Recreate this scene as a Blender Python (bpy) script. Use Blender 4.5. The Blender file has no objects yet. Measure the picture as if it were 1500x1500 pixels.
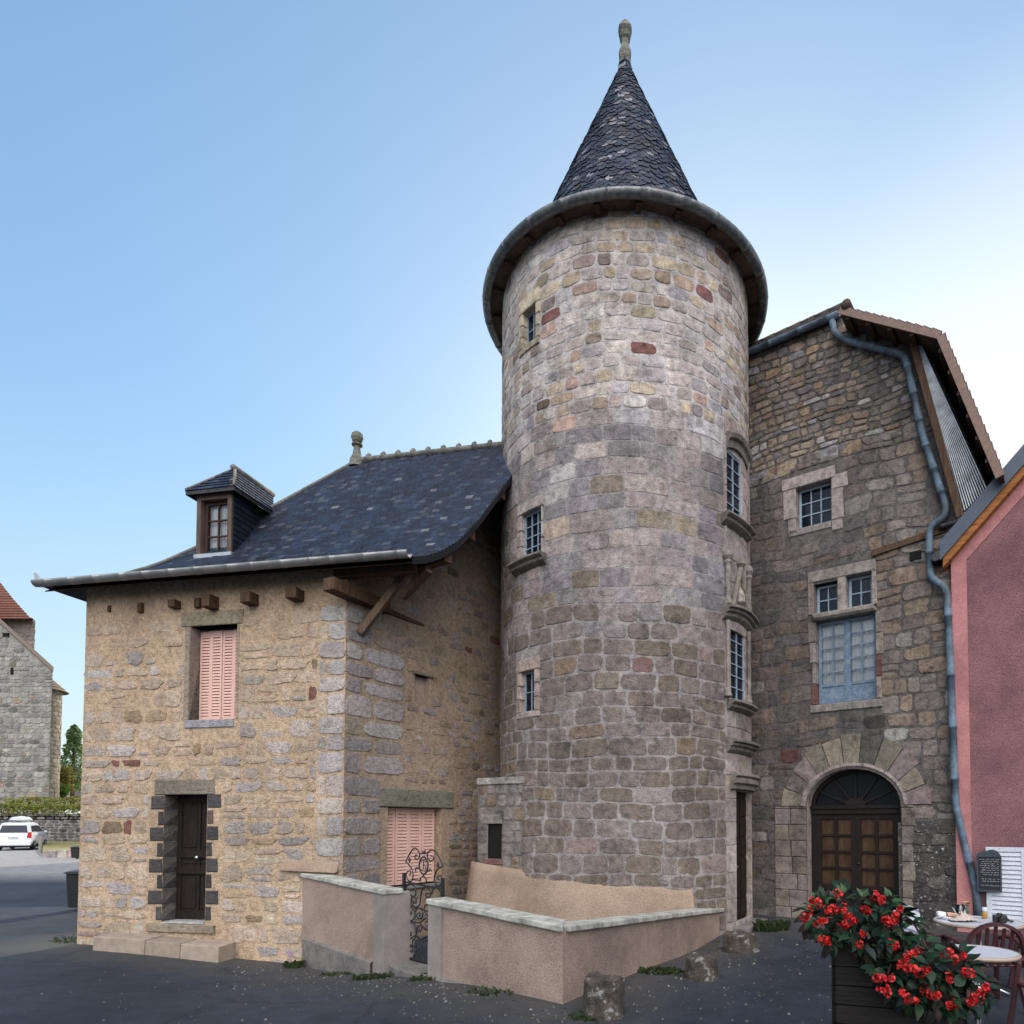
import bpy, bmesh, math, random
import numpy as np
from mathutils import Vector, Matrix
R = math.radians
rng = random.Random(7)
sc = bpy.context.scene
COL = sc.collection

# ------------------------------------------------------------------ camera
F, CX, CY, EYE, PITCH = 957.6, 909.4, 1171.5, 1.75, R(2)      # calibration in pixels of the 1500 px photograph
cam = bpy.data.cameras.new('camera'); camo = bpy.data.objects.new('camera', cam); COL.objects.link(camo)
camo.location = (0, 0, EYE); camo.rotation_euler = (R(90) + PITCH, 0, 0)
cam.sensor_width = 36; cam.lens = 36 * F / 1500
cam.shift_x = (750 - CX) / 1500; cam.shift_y = (CY - 750) / 1500
cam.clip_start = .05; cam.clip_end = 4000
sc.camera = camo

# ------------------------------------------------------------------ sky and sun
SUN_AZ, SUN_EL = R(10), R(25)                                  # to the right of the view direction, above the horizon
w = bpy.data.worlds.new('World'); sc.world = w; w.use_nodes = True
nt = w.node_tree; bg = nt.nodes['Background']
sky = nt.nodes.new('ShaderNodeTexSky'); sky.sky_type = 'NISHITA'; sky.sun_disc = False
sky.sun_elevation = SUN_EL; sky.sun_rotation = SUN_AZ; sky.air_density = 1.0; sky.dust_density = .65; sky.ozone_density = .9
# thin haze evens the sky out near the sun; a bright patch is added behind the camera to light the shaded walls
lum = nt.nodes.new('ShaderNodeRGBToBW'); nt.links.new(sky.outputs[0], lum.inputs[0])
mul = nt.nodes.new('ShaderNodeMath'); mul.operation = 'MULTIPLY_ADD'; mul.inputs[1].default_value = .105; mul.inputs[2].default_value = .73; nt.links.new(lum.outputs[0], mul.inputs[0])
dv = nt.nodes.new('ShaderNodeVectorMath'); dv.operation = 'DIVIDE'; nt.links.new(sky.outputs[0], dv.inputs[0]); nt.links.new(mul.outputs[0], dv.inputs[1])
tn = nt.nodes.new('ShaderNodeVectorMath'); tn.operation = 'MULTIPLY'; tn.inputs[1].default_value = (.885, 1.03, 1.03); nt.links.new(dv.outputs[0], tn.inputs[0])
wc = nt.nodes.new('ShaderNodeTexCoord'); dp = nt.nodes.new('ShaderNodeVectorMath'); dp.operation = 'DOT_PRODUCT'; nt.links.new(wc.outputs['Generated'], dp.inputs[0]); dp.inputs[1].default_value = (.08, -.76, .645)
mr = nt.nodes.new('ShaderNodeMapRange'); mr.interpolation_type = 'SMOOTHSTEP'; mr.inputs[1].default_value = .55; mr.inputs[2].default_value = .98; mr.inputs[3].default_value = 0; mr.inputs[4].default_value = 1; nt.links.new(dp.outputs['Value'], mr.inputs[0])
cl = nt.nodes.new('ShaderNodeMix'); cl.data_type = 'RGBA'; nt.links.new(mr.outputs[0], cl.inputs[0]); nt.links.new(tn.outputs[0], cl.inputs[6]); cl.inputs[7].default_value = (22.5, 22, 22.6, 1)
# whitish haze low in the sky to the right, round towards the sun
dq = nt.nodes.new('ShaderNodeVectorMath'); dq.operation = 'DOT_PRODUCT'; nt.links.new(wc.outputs['Generated'], dq.inputs[0]); dq.inputs[1].default_value = (.60, .745, .29)
mq = nt.nodes.new('ShaderNodeMapRange'); mq.interpolation_type = 'SMOOTHSTEP'; mq.inputs[1].default_value = .84; mq.inputs[2].default_value = 1.0; mq.inputs[3].default_value = 0; mq.inputs[4].default_value = .85; nt.links.new(dq.outputs['Value'], mq.inputs[0])
cq = nt.nodes.new('ShaderNodeMix'); cq.data_type = 'RGBA'; nt.links.new(mq.outputs[0], cq.inputs[0]); nt.links.new(cl.outputs[2], cq.inputs[6]); cq.inputs[7].default_value = (5.4, 5.5, 5.6, 1)
me_ = nt.nodes.new('ShaderNodeMapRange'); me_.interpolation_type = 'SMOOTHSTEP'; sz_ = nt.nodes.new('ShaderNodeSeparateXYZ'); nt.links.new(wc.outputs['Generated'], sz_.inputs[0])   # paler air towards the horizon
me_.inputs[1].default_value = .5; me_.inputs[2].default_value = 0; me_.inputs[3].default_value = 0; me_.inputs[4].default_value = .62; nt.links.new(sz_.outputs[2], me_.inputs[0])
ce = nt.nodes.new('ShaderNodeMix'); ce.data_type = 'RGBA'; nt.links.new(me_.outputs[0], ce.inputs[0]); nt.links.new(cq.outputs[2], ce.inputs[6]); ce.inputs[7].default_value = (3.7, 4.1, 4.5, 1)
nt.links.new(ce.outputs[2], bg.inputs[0]); bg.inputs[1].default_value = .13
sl = bpy.data.lights.new('sun', 'SUN'); sl.energy = 3.2; sl.angle = R(.5); sl.color = (1, .9, .76)
so = bpy.data.objects.new('sun', sl); COL.objects.link(so)
sd = Vector((math.sin(SUN_AZ) * math.cos(SUN_EL), math.cos(SUN_AZ) * math.cos(SUN_EL), math.sin(SUN_EL)))
so.rotation_euler = sd.to_track_quat('Z', 'Y').to_euler(); so.location = (20, 30, 30)
sc.view_settings.view_transform = 'Standard'; sc.view_settings.look = 'None'
sc.view_settings.exposure = .70; sc.view_settings.gamma = 1

# ------------------------------------------------------------------ measuring helpers: a ray through a point of the photo, met with real planes
def ray(px, py):
    xc, yc = (px - CX) / F, (CY - py) / F
    return np.array([xc, math.cos(PITCH) - yc * math.sin(PITCH), math.sin(PITCH) + yc * math.cos(PITCH)])
O0 = np.array([0, 0, EYE])
def at_y(px, py, Y):
    d = ray(px, py); return O0 + d * (Y / d[1])
def at_z(px, py, z):
    d = ray(px, py); return O0 + d * ((z - EYE) / d[2])
class Wall:                                                    # a vertical plane: origin, direction along, outward normal
    def __init__(s, O, U, N):
        s.O = np.array([O[0], O[1], 0.]); U = np.array([U[0], U[1], 0.]); s.U = U / np.linalg.norm(U)
        N = np.array([N[0], N[1], 0.]); s.N = N / np.linalg.norm(N)
    def hit(s, px, py, off=0):
        d = ray(px, py); P = s.O + s.N * off
        t = ((P - O0) @ s.N) / (d @ s.N); q = O0 + d * t
        return (q - s.O) @ s.U, q[2]
    def m(s, u, v, d):
        u, v, d = np.broadcast_arrays(np.asarray(u, float), np.asarray(v, float), np.asarray(d, float))
        return s.O + u[..., None] * s.U + d[..., None] * s.N + v[..., None] * np.array([0, 0, 1.])
    def rect(s, x0, y0, x1, y1, off=0):                        # pixel box -> u0,u1,v0,v1
        a = [s.hit(x, y, off) for x, y in ((x0, y0), (x1, y0), (x0, y1), (x1, y1))]
        return (a[0][0] + a[2][0]) / 2, (a[1][0] + a[3][0]) / 2, (a[2][1] + a[3][1]) / 2, (a[0][1] + a[1][1]) / 2
    def p(s, u, v, d=0): return s.m(u, v, d)

# ------------------------------------------------------------------ materials
def newmat(name):
    m = bpy.data.materials.new(name); m.use_nodes = True
    return m, m.node_tree, m.node_tree.nodes['Principled BSDF']
def nd(nt, t, **k):
    n = nt.nodes.new(t)
    for a, b in k.items():
        if a.startswith('i_'):
            n.inputs[int(a[2:])].default_value = b
        else: setattr(n, a, b)
    return n
def noise_tex(nt, scale, detail=4, rough=.6):
    tc = nd(nt, 'ShaderNodeTexCoord'); n = nd(nt, 'ShaderNodeTexNoise')
    n.inputs['Scale'].default_value = scale; n.inputs['Detail'].default_value = detail; n.inputs['Roughness'].default_value = rough
    nt.links.new(tc.outputs['Object'], n.inputs['Vector']); return n
def ramp(nt, src, stops):
    r = nd(nt, 'ShaderNodeValToRGB'); e = r.color_ramp.elements
    while len(e) < len(stops): e.new(.5)
    for k, (p, c) in enumerate(stops):
        e[k].position = p; e[k].color = c if len(c) == 4 else (*c, 1)
    nt.links.new(src, r.inputs[0]); return r
def mix(nt, typ, fac, a, b):
    m = nd(nt, 'ShaderNodeMix', data_type='RGBA', blend_type=typ)
    for i, x in ((0, fac), (6, a), (7, b)):
        if hasattr(x, 'is_linked'): nt.links.new(x, m.inputs[i])
        else: m.inputs[i].default_value = x if i == 0 or len(x) == 4 else (*x, 1)
    return m.outputs[2]
def bump(nt, bs, h, strength, dist=.02):
    b = nd(nt, 'ShaderNodeBump'); b.inputs['Strength'].default_value = strength; b.inputs['Distance'].default_value = dist
    nt.links.new(h, b.inputs['Height']); nt.links.new(b.outputs[0], bs.inputs['Normal'])
def g(v): return (v, v, v, 1)
def mat_attr(name, rough=.92, s1=9, s2=60, lo=.62, hi=1.35, bs=.6, lichen=None, spec=.25, dist=.02, weather=0):
    """stone, slate or wood whose own colour is carried per piece in the attribute col, broken up by noise"""
    m, nt, b = newmat(name)
    a = nd(nt, 'ShaderNodeAttribute', attribute_name='col')
    n1 = noise_tex(nt, s1, 6, .65); n2 = noise_tex(nt, s2, 5, .7)
    r1 = ramp(nt, n1.outputs[0], [(.28, g(lo)), (.5, g(1)), (.75, g(hi))])
    r2 = ramp(nt, n2.outputs[0], [(.25, g(lo)), (.55, g(1)), (.8, g(hi))])
    c = mix(nt, 'MULTIPLY', 1., a.outputs['Color'], r1.outputs[0]); c = mix(nt, 'MULTIPLY', 1., c, r2.outputs[0])
    if lichen:
        n3 = noise_tex(nt, lichen[0], 7, .75); r3 = ramp(nt, n3.outputs[0], [(lichen[1], g(0)), (lichen[1] + .05, g(1))])
        c = mix(nt, 'MIX', r3.outputs[0], c, lichen[2])
        n5 = noise_tex(nt, lichen[0] * .37, 8, .8); r5 = ramp(nt, n5.outputs[0], [(.36, g(.55)), (.47, g(1))])
        c = mix(nt, 'MULTIPLY', 1., c, r5.outputs[0])
    if weather:
        tc = nd(nt, 'ShaderNodeTexCoord'); mp = nd(nt, 'ShaderNodeMapping'); mp.inputs['Scale'].default_value = (2.6, 2.6, .42)
        n6 = nd(nt, 'ShaderNodeTexNoise'); n6.inputs['Scale'].default_value = 1; n6.inputs['Detail'].default_value = 7; n6.inputs['Roughness'].default_value = .68
        nt.links.new(tc.outputs['Object'], mp.inputs[0]); nt.links.new(mp.outputs[0], n6.inputs['Vector'])
        r6 = ramp(nt, n6.outputs[0], [(.33, g(1 - weather)), (.52, g(1)), (.72, g(1 + weather * .45))]); c = mix(nt, 'MULTIPLY', 1., c, r6.outputs[0])
        n7 = noise_tex(nt, .8, 5, .6); r7 = ramp(nt, n7.outputs[0], [(.35, (.8, .79, .78, 1)), (.6, (1.06, 1.06, 1.06, 1))]); c = mix(nt, 'MULTIPLY', 1., c, r7.outputs[0])
    nt.links.new(c, b.inputs['Base Color']); b.inputs['Roughness'].default_value = rough
    b.inputs['Specular IOR Level'].default_value = spec
    ad = nd(nt, 'ShaderNodeMath', operation='ADD'); nt.links.new(n1.outputs[0], ad.inputs[0]); nt.links.new(n2.outputs[0], ad.inputs[1])
    bump(nt, b, ad.outputs[0], bs, dist)
    return m
def mat_plain(name, col, rough=.6, s=20, var=.25, bs=.1, metal=0, spec=.4, dist=.01, col2=None, s2=None):
    m, nt, b = newmat(name)
    n = noise_tex(nt, s, 5, .65)
    r = ramp(nt, n.outputs[0], [(.3, g(1 - var)), (.7, g(1 + var))])
    base = (*col, 1)
    if col2:
        n2 = noise_tex(nt, s2 or s * .2, 6, .7); r2 = ramp(nt, n2.outputs[0], [(.42, g(0)), (.62, g(1))])
        base = mix(nt, 'MIX', r2.outputs[0], base, (*col2, 1))
    c = mix(nt, 'MULTIPLY', 1., base, r.outputs[0])
    nt.links.new(c, b.inputs['Base Color']); b.inputs['Roughness'].default_value = rough; b.inputs['Metallic'].default_value = metal
    b.inputs['Specular IOR Level'].default_value = spec
    if bs: bump(nt, b, n.outputs[0], bs, dist)
    return m
def mat_wood(name, col, rough=.75, bs=.5, stretch=(30, 30, 3)):
    m, nt, b = newmat(name); b.inputs['Specular IOR Level'].default_value = .15
    tc = nd(nt, 'ShaderNodeTexCoord'); mp = nd(nt, 'ShaderNodeMapping'); mp.inputs['Scale'].default_value = stretch
    n = nd(nt, 'ShaderNodeTexNoise'); n.inputs['Scale'].default_value = 1.; n.inputs['Detail'].default_value = 6; n.inputs['Roughness'].default_value = .7
    nt.links.new(tc.outputs['Object'], mp.inputs[0]); nt.links.new(mp.outputs[0], n.inputs['Vector'])
    r = ramp(nt, n.outputs[0], [(.3, (*[c * .45 for c in col], 1)), (.7, (*[c * 1.4 for c in col], 1))])
    nt.links.new(r.outputs[0], b.inputs['Base Color']); b.inputs['Roughness'].default_value = rough
    bump(nt, b, n.outputs[0], bs, .01)
    return m
def mat_glass(name, clear=False):
    m, nt, b = newmat(name)
    if clear:
        out = nt.nodes['Material Output']; tr = nd(nt, 'ShaderNodeBsdfTransparent'); gl = nd(nt, 'ShaderNodeBsdfGlossy')
        gl.inputs['Roughness'].default_value = .04; tr.inputs[0].default_value = (.9, .93, .95, 1)
        fr = nd(nt, 'ShaderNodeFresnel'); fr.inputs[0].default_value = 1.6
        ms = nd(nt, 'ShaderNodeMixShader')
        nt.links.new(fr.outputs[0], ms.inputs[0]); nt.links.new(tr.outputs[0], ms.inputs[1]); nt.links.new(gl.outputs[0], ms.inputs[2])
        nt.links.new(ms.outputs[0], out.inputs[0])
    else:
        b.inputs['Base Color'].default_value = (.006, .008, .014, 1); b.inputs['Roughness'].default_value = .07
        b.inputs['Specular IOR Level'].default_value = .3
        n = noise_tex(nt, 3, 2); bump(nt, b, n.outputs[0], .08, .02)
    return m
M = {}
M['tower_stone'] = mat_attr('tower_stone', s1=9, s2=50, lo=.52, hi=1.42, bs=.9, lichen=(5.5, .68, (.40, .39, .355, 1)), weather=.24)
M['rubble'] = mat_attr('rubble', s1=12, s2=60, lo=.5, hi=1.45, bs=1., lichen=(9, .66, (.38, .36, .33, 1)), weather=.28)
M['house_stone'] = mat_attr('house_stone', s1=14, s2=45, lo=.58, hi=1.3, bs=1., dist=.035, weather=.15)
M['old_wall'] = mat_attr('old_wall', s1=10, s2=45, lo=.5, hi=1.5, bs=1., lichen=(17, .585, (.42, .42, .41, 1)))
M['slate'] = mat_attr('slate', rough=.5, s1=5, s2=60, lo=.5, hi=1.5, bs=.5, spec=.3, dist=.008, weather=.35)
M['beam'] = mat_wood('beam', (.085, .05, .03))
M['brown_tile'] = mat_attr('brown_tile', s1=8, s2=60, lo=.6, hi=1.4, bs=.5)
M['render_beige'] = mat_plain('render_beige', (.335, .25, .185), .95, 60, .35, .9, spec=.1, col2=(.26, .19, .14), s2=1.6, dist=.02)
M['roughcast'] = mat_plain('roughcast', (.385, .29, .235), .95, 75, .45, 1., spec=.1, col2=(.25, .19, .155), s2=1.0, dist=.025)
M['pink_render'] = mat_plain('pink_render', (.265, .132, .136), .95, 60, .42, 1., spec=.1, col2=(.15, .08, .088), s2=.6, dist=.025)
M['pink_band'] = mat_plain('pink_band', (.43, .19, .185), .9, 30, .18, .35, spec=.1, col2=(.31, .14, .14), s2=1.5)
M['coping'] = mat_plain('coping', (.42, .41, .36), .9, 40, .3, .4, col2=(.2, .2, .17), s2=5)
M['plinth'] = mat_plain('plinth', (.17, .155, .14), .95, 45, .35, .7, col2=(.1, .095, .09), s2=4)
M['zinc'] = mat_plain('zinc', (.30, .30, .29), .5, 12, .2, .08, metal=.6, col2=(.2, .2, .2), s2=3)
M['zinc_dark'] = mat_plain('zinc_dark', (.12, .13, .14), .5, 12, .3, .1, metal=.5, col2=(.2, .2, .19), s2=3)
M['lead'] = mat_plain('lead', (.32, .35, .37), .55, 15, .2, .1, metal=.3)
M['downpipe'] = mat_plain('downpipe', (.10, .145, .19), .62, 10, .3, .1, spec=.25, col2=(.06, .075, .09), s2=3)
M['iron'] = mat_plain('iron', (.012, .012, .013), .5, 60, .3, .2, spec=.5)
M['dark_paint'] = mat_wood('dark_paint', (.014, .010, .008), .55, .35)
M['door_wood'] = mat_wood('door_wood', (.018, .013, .010), .6, .4)
M['brown_pane'] = mat_wood('brown_pane', (.055, .031, .017), .5, .2, (12, 12, 3))
M['blue_frame'] = mat_plain('blue_frame', (.24, .31, .375), .65, 25, .25, .2, spec=.2)
M['french_frame'] = mat_plain('french_frame', (.105, .155, .22), .65, 25, .3, .25, spec=.2, col2=(.17, .215, .26), s2=7)
M['dormer_frame'] = mat_wood('dormer_frame', (.10, .07, .055), .8, .5)
M['sash_brown'] = mat_wood('sash_brown', (.05, .025, .018), .6, .3)
M['pink_shutter'] = mat_plain('pink_shutter', (.62, .395, .325), .6, 15, .1, .05, spec=.2)
M['white_paint'] = mat_plain('white_paint', (.50, .53, .57), .6, 30, .18, .15, spec=.2)
M['curtain'] = mat_plain('curtain', (.62, .62, .6), .9, 6, .12, .05)
M['glass'] = mat_glass('glass'); M['glass_clear'] = mat_glass('glass_clear', True)
M['orange_wood'] = mat_wood('orange_wood', (.30, .115, .035), .6, .2, (3, 3, 30))
M['copper'] = mat_plain('copper', (.16, .10, .075), .5, 15, .25, .1, metal=.2)
M['roof_edge'] = mat_plain('roof_edge', (.045, .062, .09), .4, 18, .2, .08)
M['void'] = mat_plain('void', (.004, .004, .004), 1, 5, .1, 0)  # near-black colour standing in for unlit depth behind openings
M['lath'] = mat_plain('lath', (.5, .53, .55), .6, 5, .45, .05)
M['polycarb'] = M['lath']
M['old_iron'] = mat_plain('old_iron', (.08, .045, .03), .8, 40, .4, .3)
M['finial'] = mat_plain('finial', (.17, .165, .14), .95, 25, .3, .8, col2=(.11, .115, .09), s2=7, dist=.03)
M['leaf'] = mat_attr('leaf', rough=.5, s1=5, s2=30, lo=.75, hi=1.25, bs=.15, spec=.16)
M['foliage'] = mat_attr('foliage', rough=.7, s1=3, s2=8, lo=.8, hi=1.2, bs=.0, spec=.2)
def translucent(m, fac):                                        # leaves let light through
    nt = m.node_tree; b = nt.nodes['Principled BSDF']; out = nt.nodes['Material Output']; t = nd(nt, 'ShaderNodeBsdfTranslucent'); ms = nd(nt, 'ShaderNodeMixShader'); ms.inputs[0].default_value = fac
    src = b.inputs['Base Color'].links[0].from_socket; nt.links.new(src, t.inputs[0]); nt.links.new(b.outputs[0], ms.inputs[1]); nt.links.new(t.outputs[0], ms.inputs[2]); nt.links.new(ms.outputs[0], out.inputs[0])
translucent(M['foliage'], .5); translucent(M['leaf'], .12)
M['dark_glass'] = mat_plain('dark_glass', (.006, .007, .009), .2, 5, .1, .05, spec=.12)
M['car_glass'] = mat_plain('car_glass', (.012, .018, .028), .15, 5, .1, 0, spec=.2)
M['petal'] = mat_attr('petal', rough=.5, s1=20, s2=60, lo=.85, hi=1.1, bs=.05, spec=.3)
M['planter'] = mat_wood('planter', (.014, .012, .011), .7, .4, (3, 3, 40))
M['burgundy'] = mat_plain('burgundy', (.045, .012, .015), .42, 10, .15, .02, spec=.5)
M['table_top'] = mat_plain('table_top', (.44, .48, .53), .35, 14, .06, .02)
M['table_rim'] = mat_plain('table_rim', (.33, .26, .2), .5, 14, .1, .02)
M['chrome'] = mat_plain('chrome', (.45, .46, .48), .28, 10, .1, 0, metal=.9)
M['black_plastic'] = mat_plain('black_plastic', (.014, .014, .015), .4, 30, .2, .03)
M['skin'] = mat_plain('skin', (.50, .26, .19), .55, 25, .1, .08)
M['paper'] = mat_plain('paper', (.7, .7, .72), .8, 10, .03, 0)
M['cloth'] = mat_plain('cloth', (.42, .34, .3), .95, 40, .25, .2)
M['bark'] = mat_wood('bark', (.12, .09, .06), .9, .8, (12, 12, 3))
M['grey_wood'] = mat_wood('grey_wood', (.25, .22, .18), .9, .6)

# ------------------------------------------------------------------ mesh building
class MB:
    def __init__(s): s.v = []; s.f = []; s.c = []; s.n = 0
    def add(s, V, Fc, col=None):
        V = np.asarray(V, float).reshape(-1, 3); s.v.append(V)
        s.f += [tuple(i + s.n for i in f) for f in Fc]
        s.c.append(np.tile(np.asarray(col if col is not None else (.5, .5, .5), float)[:3], (len(V), 1)) if np.ndim(col) < 2 else np.asarray(col, float))
        s.n += len(V); return s
    def hexa(s, P, col=None):                                   # eight corners: bottom four, top four
        return s.add(P, [(0, 3, 2, 1), (4, 5, 6, 7), (0, 1, 5, 4), (1, 2, 6, 5), (2, 3, 7, 6), (3, 0, 4, 7)], col)
    def box(s, c, sz, rz=0, col=None, Mx=None):
        x, y, z = [k / 2 for k in sz]
        P = np.array([(-x, -y, -z), (x, -y, -z), (x, y, -z), (-x, y, -z), (-x, -y, z), (x, -y, z), (x, y, z), (-x, y, z)])
        if Mx is not None: P = P @ np.array(Mx).T
        if rz: P = P @ np.array([[math.cos(rz), math.sin(rz), 0], [-math.sin(rz), math.cos(rz), 0], [0, 0, 1]])
        return s.hexa(P + np.array(c), col)
    def beam(s, a, b, w_, h_, up=(0, 0, 1), col=None, taper=1):
        a, b = np.array(a, float), np.array(b, float); d = (b - a) / np.linalg.norm(b - a)
        sd = np.cross(d, up); sd /= np.linalg.norm(sd); u = np.cross(sd, d)
        P = []
        for q, k in ((a, 1), (b, taper)):
            P += [q - sd * w_ / 2 * k - u * h_ / 2 * k, q + sd * w_ / 2 * k - u * h_ / 2 * k, q + sd * w_ / 2 * k + u * h_ / 2 * k, q - sd * w_ / 2 * k + u * h_ / 2 * k]
        return s.hexa(P, col)
    def tube(s, pts, r, n=8, col=None, cap=True, closed=False):
        pts = [np.array(p, float) for p in pts]; k = len(pts); rr = r if np.ndim(r) else [r] * k
        V = []; up = None
        for i, p in enumerate(pts):
            a = pts[(i - 1) % k] if closed or i else pts[0]; b = pts[(i + 1) % k] if closed or i < k - 1 else pts[-1]
            d = b - a; d = d / (np.linalg.norm(d) + 1e-12)
            if up is None: up = np.cross(d, (0, 0, 1.)) if abs(d[2]) < .9 else np.cross(d, (0, 1., 0))
            x = up - d * (up @ d); x /= np.linalg.norm(x) + 1e-12; up = x; y = np.cross(d, x)
            for j in range(n):
                t = 2 * math.pi * j / n; V.append(p + (x * math.cos(t) + y * math.sin(t)) * rr[i])
        Fc = []
        for i in range(k if closed else k - 1):
            for j in range(n):
                a, b = i * n + j, i * n + (j + 1) % n; c, d = ((i + 1) % k) * n + (j + 1) % n, ((i + 1) % k) * n + j
                Fc.append((a, b, c, d))
        if cap and not closed: Fc += [tuple(range(n))[::-1], tuple(range((k - 1) * n, k * n))]
        return s.add(V, Fc, col)
    def lathe(s, prof, c, n=24, col=None, sq=0, cap=True):
        V = []; c = np.array(c, float)
        for r, z in prof:
            for j in range(n):
                t = 2 * math.pi * j / n; k = 1 + sq * (1 / max(abs(math.cos(t)), abs(math.sin(t))) - 1)
                V.append(c + (r * k * math.cos(t), r * k * math.sin(t), z))
        Fc = [(i * n + j, i * n + (j + 1) % n, (i + 1) * n + (j + 1) % n, (i + 1) * n + j) for i in range(len(prof) - 1) for j in range(n)]
        if cap: Fc += [tuple(range(n))[::-1], tuple(range((len(prof) - 1) * n, len(prof) * n))]
        return s.add(V, Fc, col)
    def prism(s, poly, ext, col=None):                          # planar polygon (3D) extruded by a vector
        P = np.array(poly, float); k = len(P); V = np.vstack([P, P + np.array(ext, float)])
        return s.add(V, [tuple(range(k))[::-1], tuple(range(k, 2 * k))] + [(i, (i + 1) % k, k + (i + 1) % k, k + i) for i in range(k)], col)
    def build(s, name, mat, parent=None, smooth=False, bevel=0, loc=None, fix=True):
        V = np.vstack(s.v); C = np.vstack(s.c)
        off = np.array(loc if loc is not None else (LOC[parent.name] if parent else (0, 0, 0)), float)
        me = bpy.data.meshes.new(name); me.from_pydata((V - off).tolist(), [], s.f); me.update()
        at = me.attributes.new('col', 'FLOAT_COLOR', 'POINT')
        at.data.foreach_set('color', np.hstack([C, np.ones((len(C), 1))]).astype(np.float32).ravel())
        if fix:
            bm = bmesh.new(); bm.from_mesh(me); bmesh.ops.recalc_face_normals(bm, faces=bm.faces); bm.to_mesh(me); bm.free()
        if smooth: me.polygons.foreach_set('use_smooth', [True] * len(me.polygons))
        me.materials.append((M.get(mat) or bpy.data.materials[mat]) if isinstance(mat, str) else mat)
        o = bpy.data.objects.new(name, me); COL.objects.link(o)
        if parent: o.parent = parent; LOC[o.name] = tuple(off)
        else: o.location = off; LOC[o.name] = tuple(off)
        if bevel:
            b = o.modifiers.new('bevel', 'BEVEL'); b.width = bevel; b.segments = 2; b.limit_method = 'ANGLE'
        return o
LOC = {}
def thing(name, label, cat, loc, group=None):
    o = bpy.data.objects.new(name, None); COL.objects.link(o); o.location = loc; o.empty_display_size = .3
    o['label'] = label; o['category'] = cat
    if group: o['group'] = group
    LOC[o.name] = tuple(float(x) for x in loc); return o
def tag(o, label, cat, group=None):
    o['label'] = label; o['category'] = cat
    if group: o['group'] = group
    return o
def kind(o, k='structure'): o['kind'] = k; return o

# masonry -----------------------------------------------------------
def pick(pal, r=rng):
    t = r.random() * sum(k for k, _ in pal)
    for k, c in pal:
        t -= k
        if t <= 0: break
    j = 1 + r.uniform(-.2, .2)
    return tuple(max(.01, x * j * (1 + r.uniform(-.022, .022))) for x in c)
def free(u0, u1, v0, v1, holes):
    iv = [(u0, u1)]
    for a, b, c, d in holes:
        if min(v1, d) - max(v0, c) > .25 * (v1 - v0):
            nx = []
            for p, q in iv:
                if b <= p or a >= q: nx.append((p, q)); continue
                if a - p > .05: nx.append((p, a))
                if q - b > .05: nx.append((b, q))
            iv = nx
    return iv
def courses(u0, u1, v0, v1, hh, ll, holes=(), r=rng, split=0):
    """cells of masonry in rows: each row its own height, each stone its own length"""
    cells = []; v = v0
    while v < v1:
        h = r.uniform(*(hh(v) if callable(hh) else hh)); a, b = (ll(v) if callable(ll) else ll)
        for p, q in free(u0, u1, v, v + h, holes):
            u = p
            while u < q - .02:
                l = r.uniform(a, b)
                if q - (u + l) < a * .6: l = q - u
                if l > 1.5 * b: l = l / 2
                if split and r.random() < split and l > .18 and h > .23:
                    k = r.uniform(.42, .58); cells += [(u, u + l, v, v + h * k), (u, u + l, v + h * k, v + h)]
                else: cells.append((u, u + l, v, v + h))
                u += l
        v += h
    return cells
def stones(mb, m, cells, pal, h=(.008, .02), gap=.012, ex=(3, 7), jit=.05, N=14, r=rng, keep=None, tilt=.0):
    """each stone its own raised, rounded, slightly tilted block standing out of the mortar"""
    T = np.arange(N) / N * 2 * np.pi + np.pi / N; ct, st = np.cos(T), np.sin(T)
    for u0, u1, v0, v1 in cells:
        uc, vc = (u0 + u1) / 2, (v0 + v1) / 2
        if keep and not keep(uc, vc, u0, u1, v0, v1): continue
        gp = gap(r) if callable(gap) else gap
        a, b = (u1 - u0) / 2 - gp, (v1 - v0) / 2 - gp
        if a < .02 or b < .015: continue
        e = r.uniform(*ex); k = (np.abs(ct) ** e + np.abs(st) ** e) ** (-1 / e)
        p1, p2, p3 = r.uniform(0, 6.28), r.uniform(0, 6.28), r.uniform(0, 6.28)
        k = k * (1 - jit * .6 + jit * (.55 * np.sin(2 * T + p1) + .5 * np.sin(3 * T + p2) + .35 * np.sin(5 * T + p3)) + np.array([r.uniform(-jit, jit) * .25 for _ in range(N)]))
        H = r.uniform(*h); tu, tv = r.uniform(-.04, .04), r.uniform(-.05, .05); sh = r.uniform(-tilt, tilt)
        V = []
        for ins, dep in ((0, -.012), (.004, H * .7), (min(.014, b * .3), H)):
            x = (a - ins) * k * ct; y = (b - ins) * k * st
            dd = dep + (tu * x + tv * y) * (dep > 0) * .35 + (np.array([r.uniform(-.003, .003) for _ in range(N)]) if dep > 0 else 0)
            V.append(m(uc + x, vc + y + sh * x, dd))
        V.append(m(np.array([uc]), np.array([vc]), np.array([H + .003])))
        Fc = [(q * N + j, q * N + (j + 1) % N, (q + 1) * N + (j + 1) % N, (q + 1) * N + j) for q in range(2) for j in range(N)]
        Fc += [(2 * N + j, 2 * N + (j + 1) % N, 3 * N) for j in range(N)]
        mb.add(np.vstack(V), Fc, pal(uc, vc, r) if callable(pal) else pick(pal, r))
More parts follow.
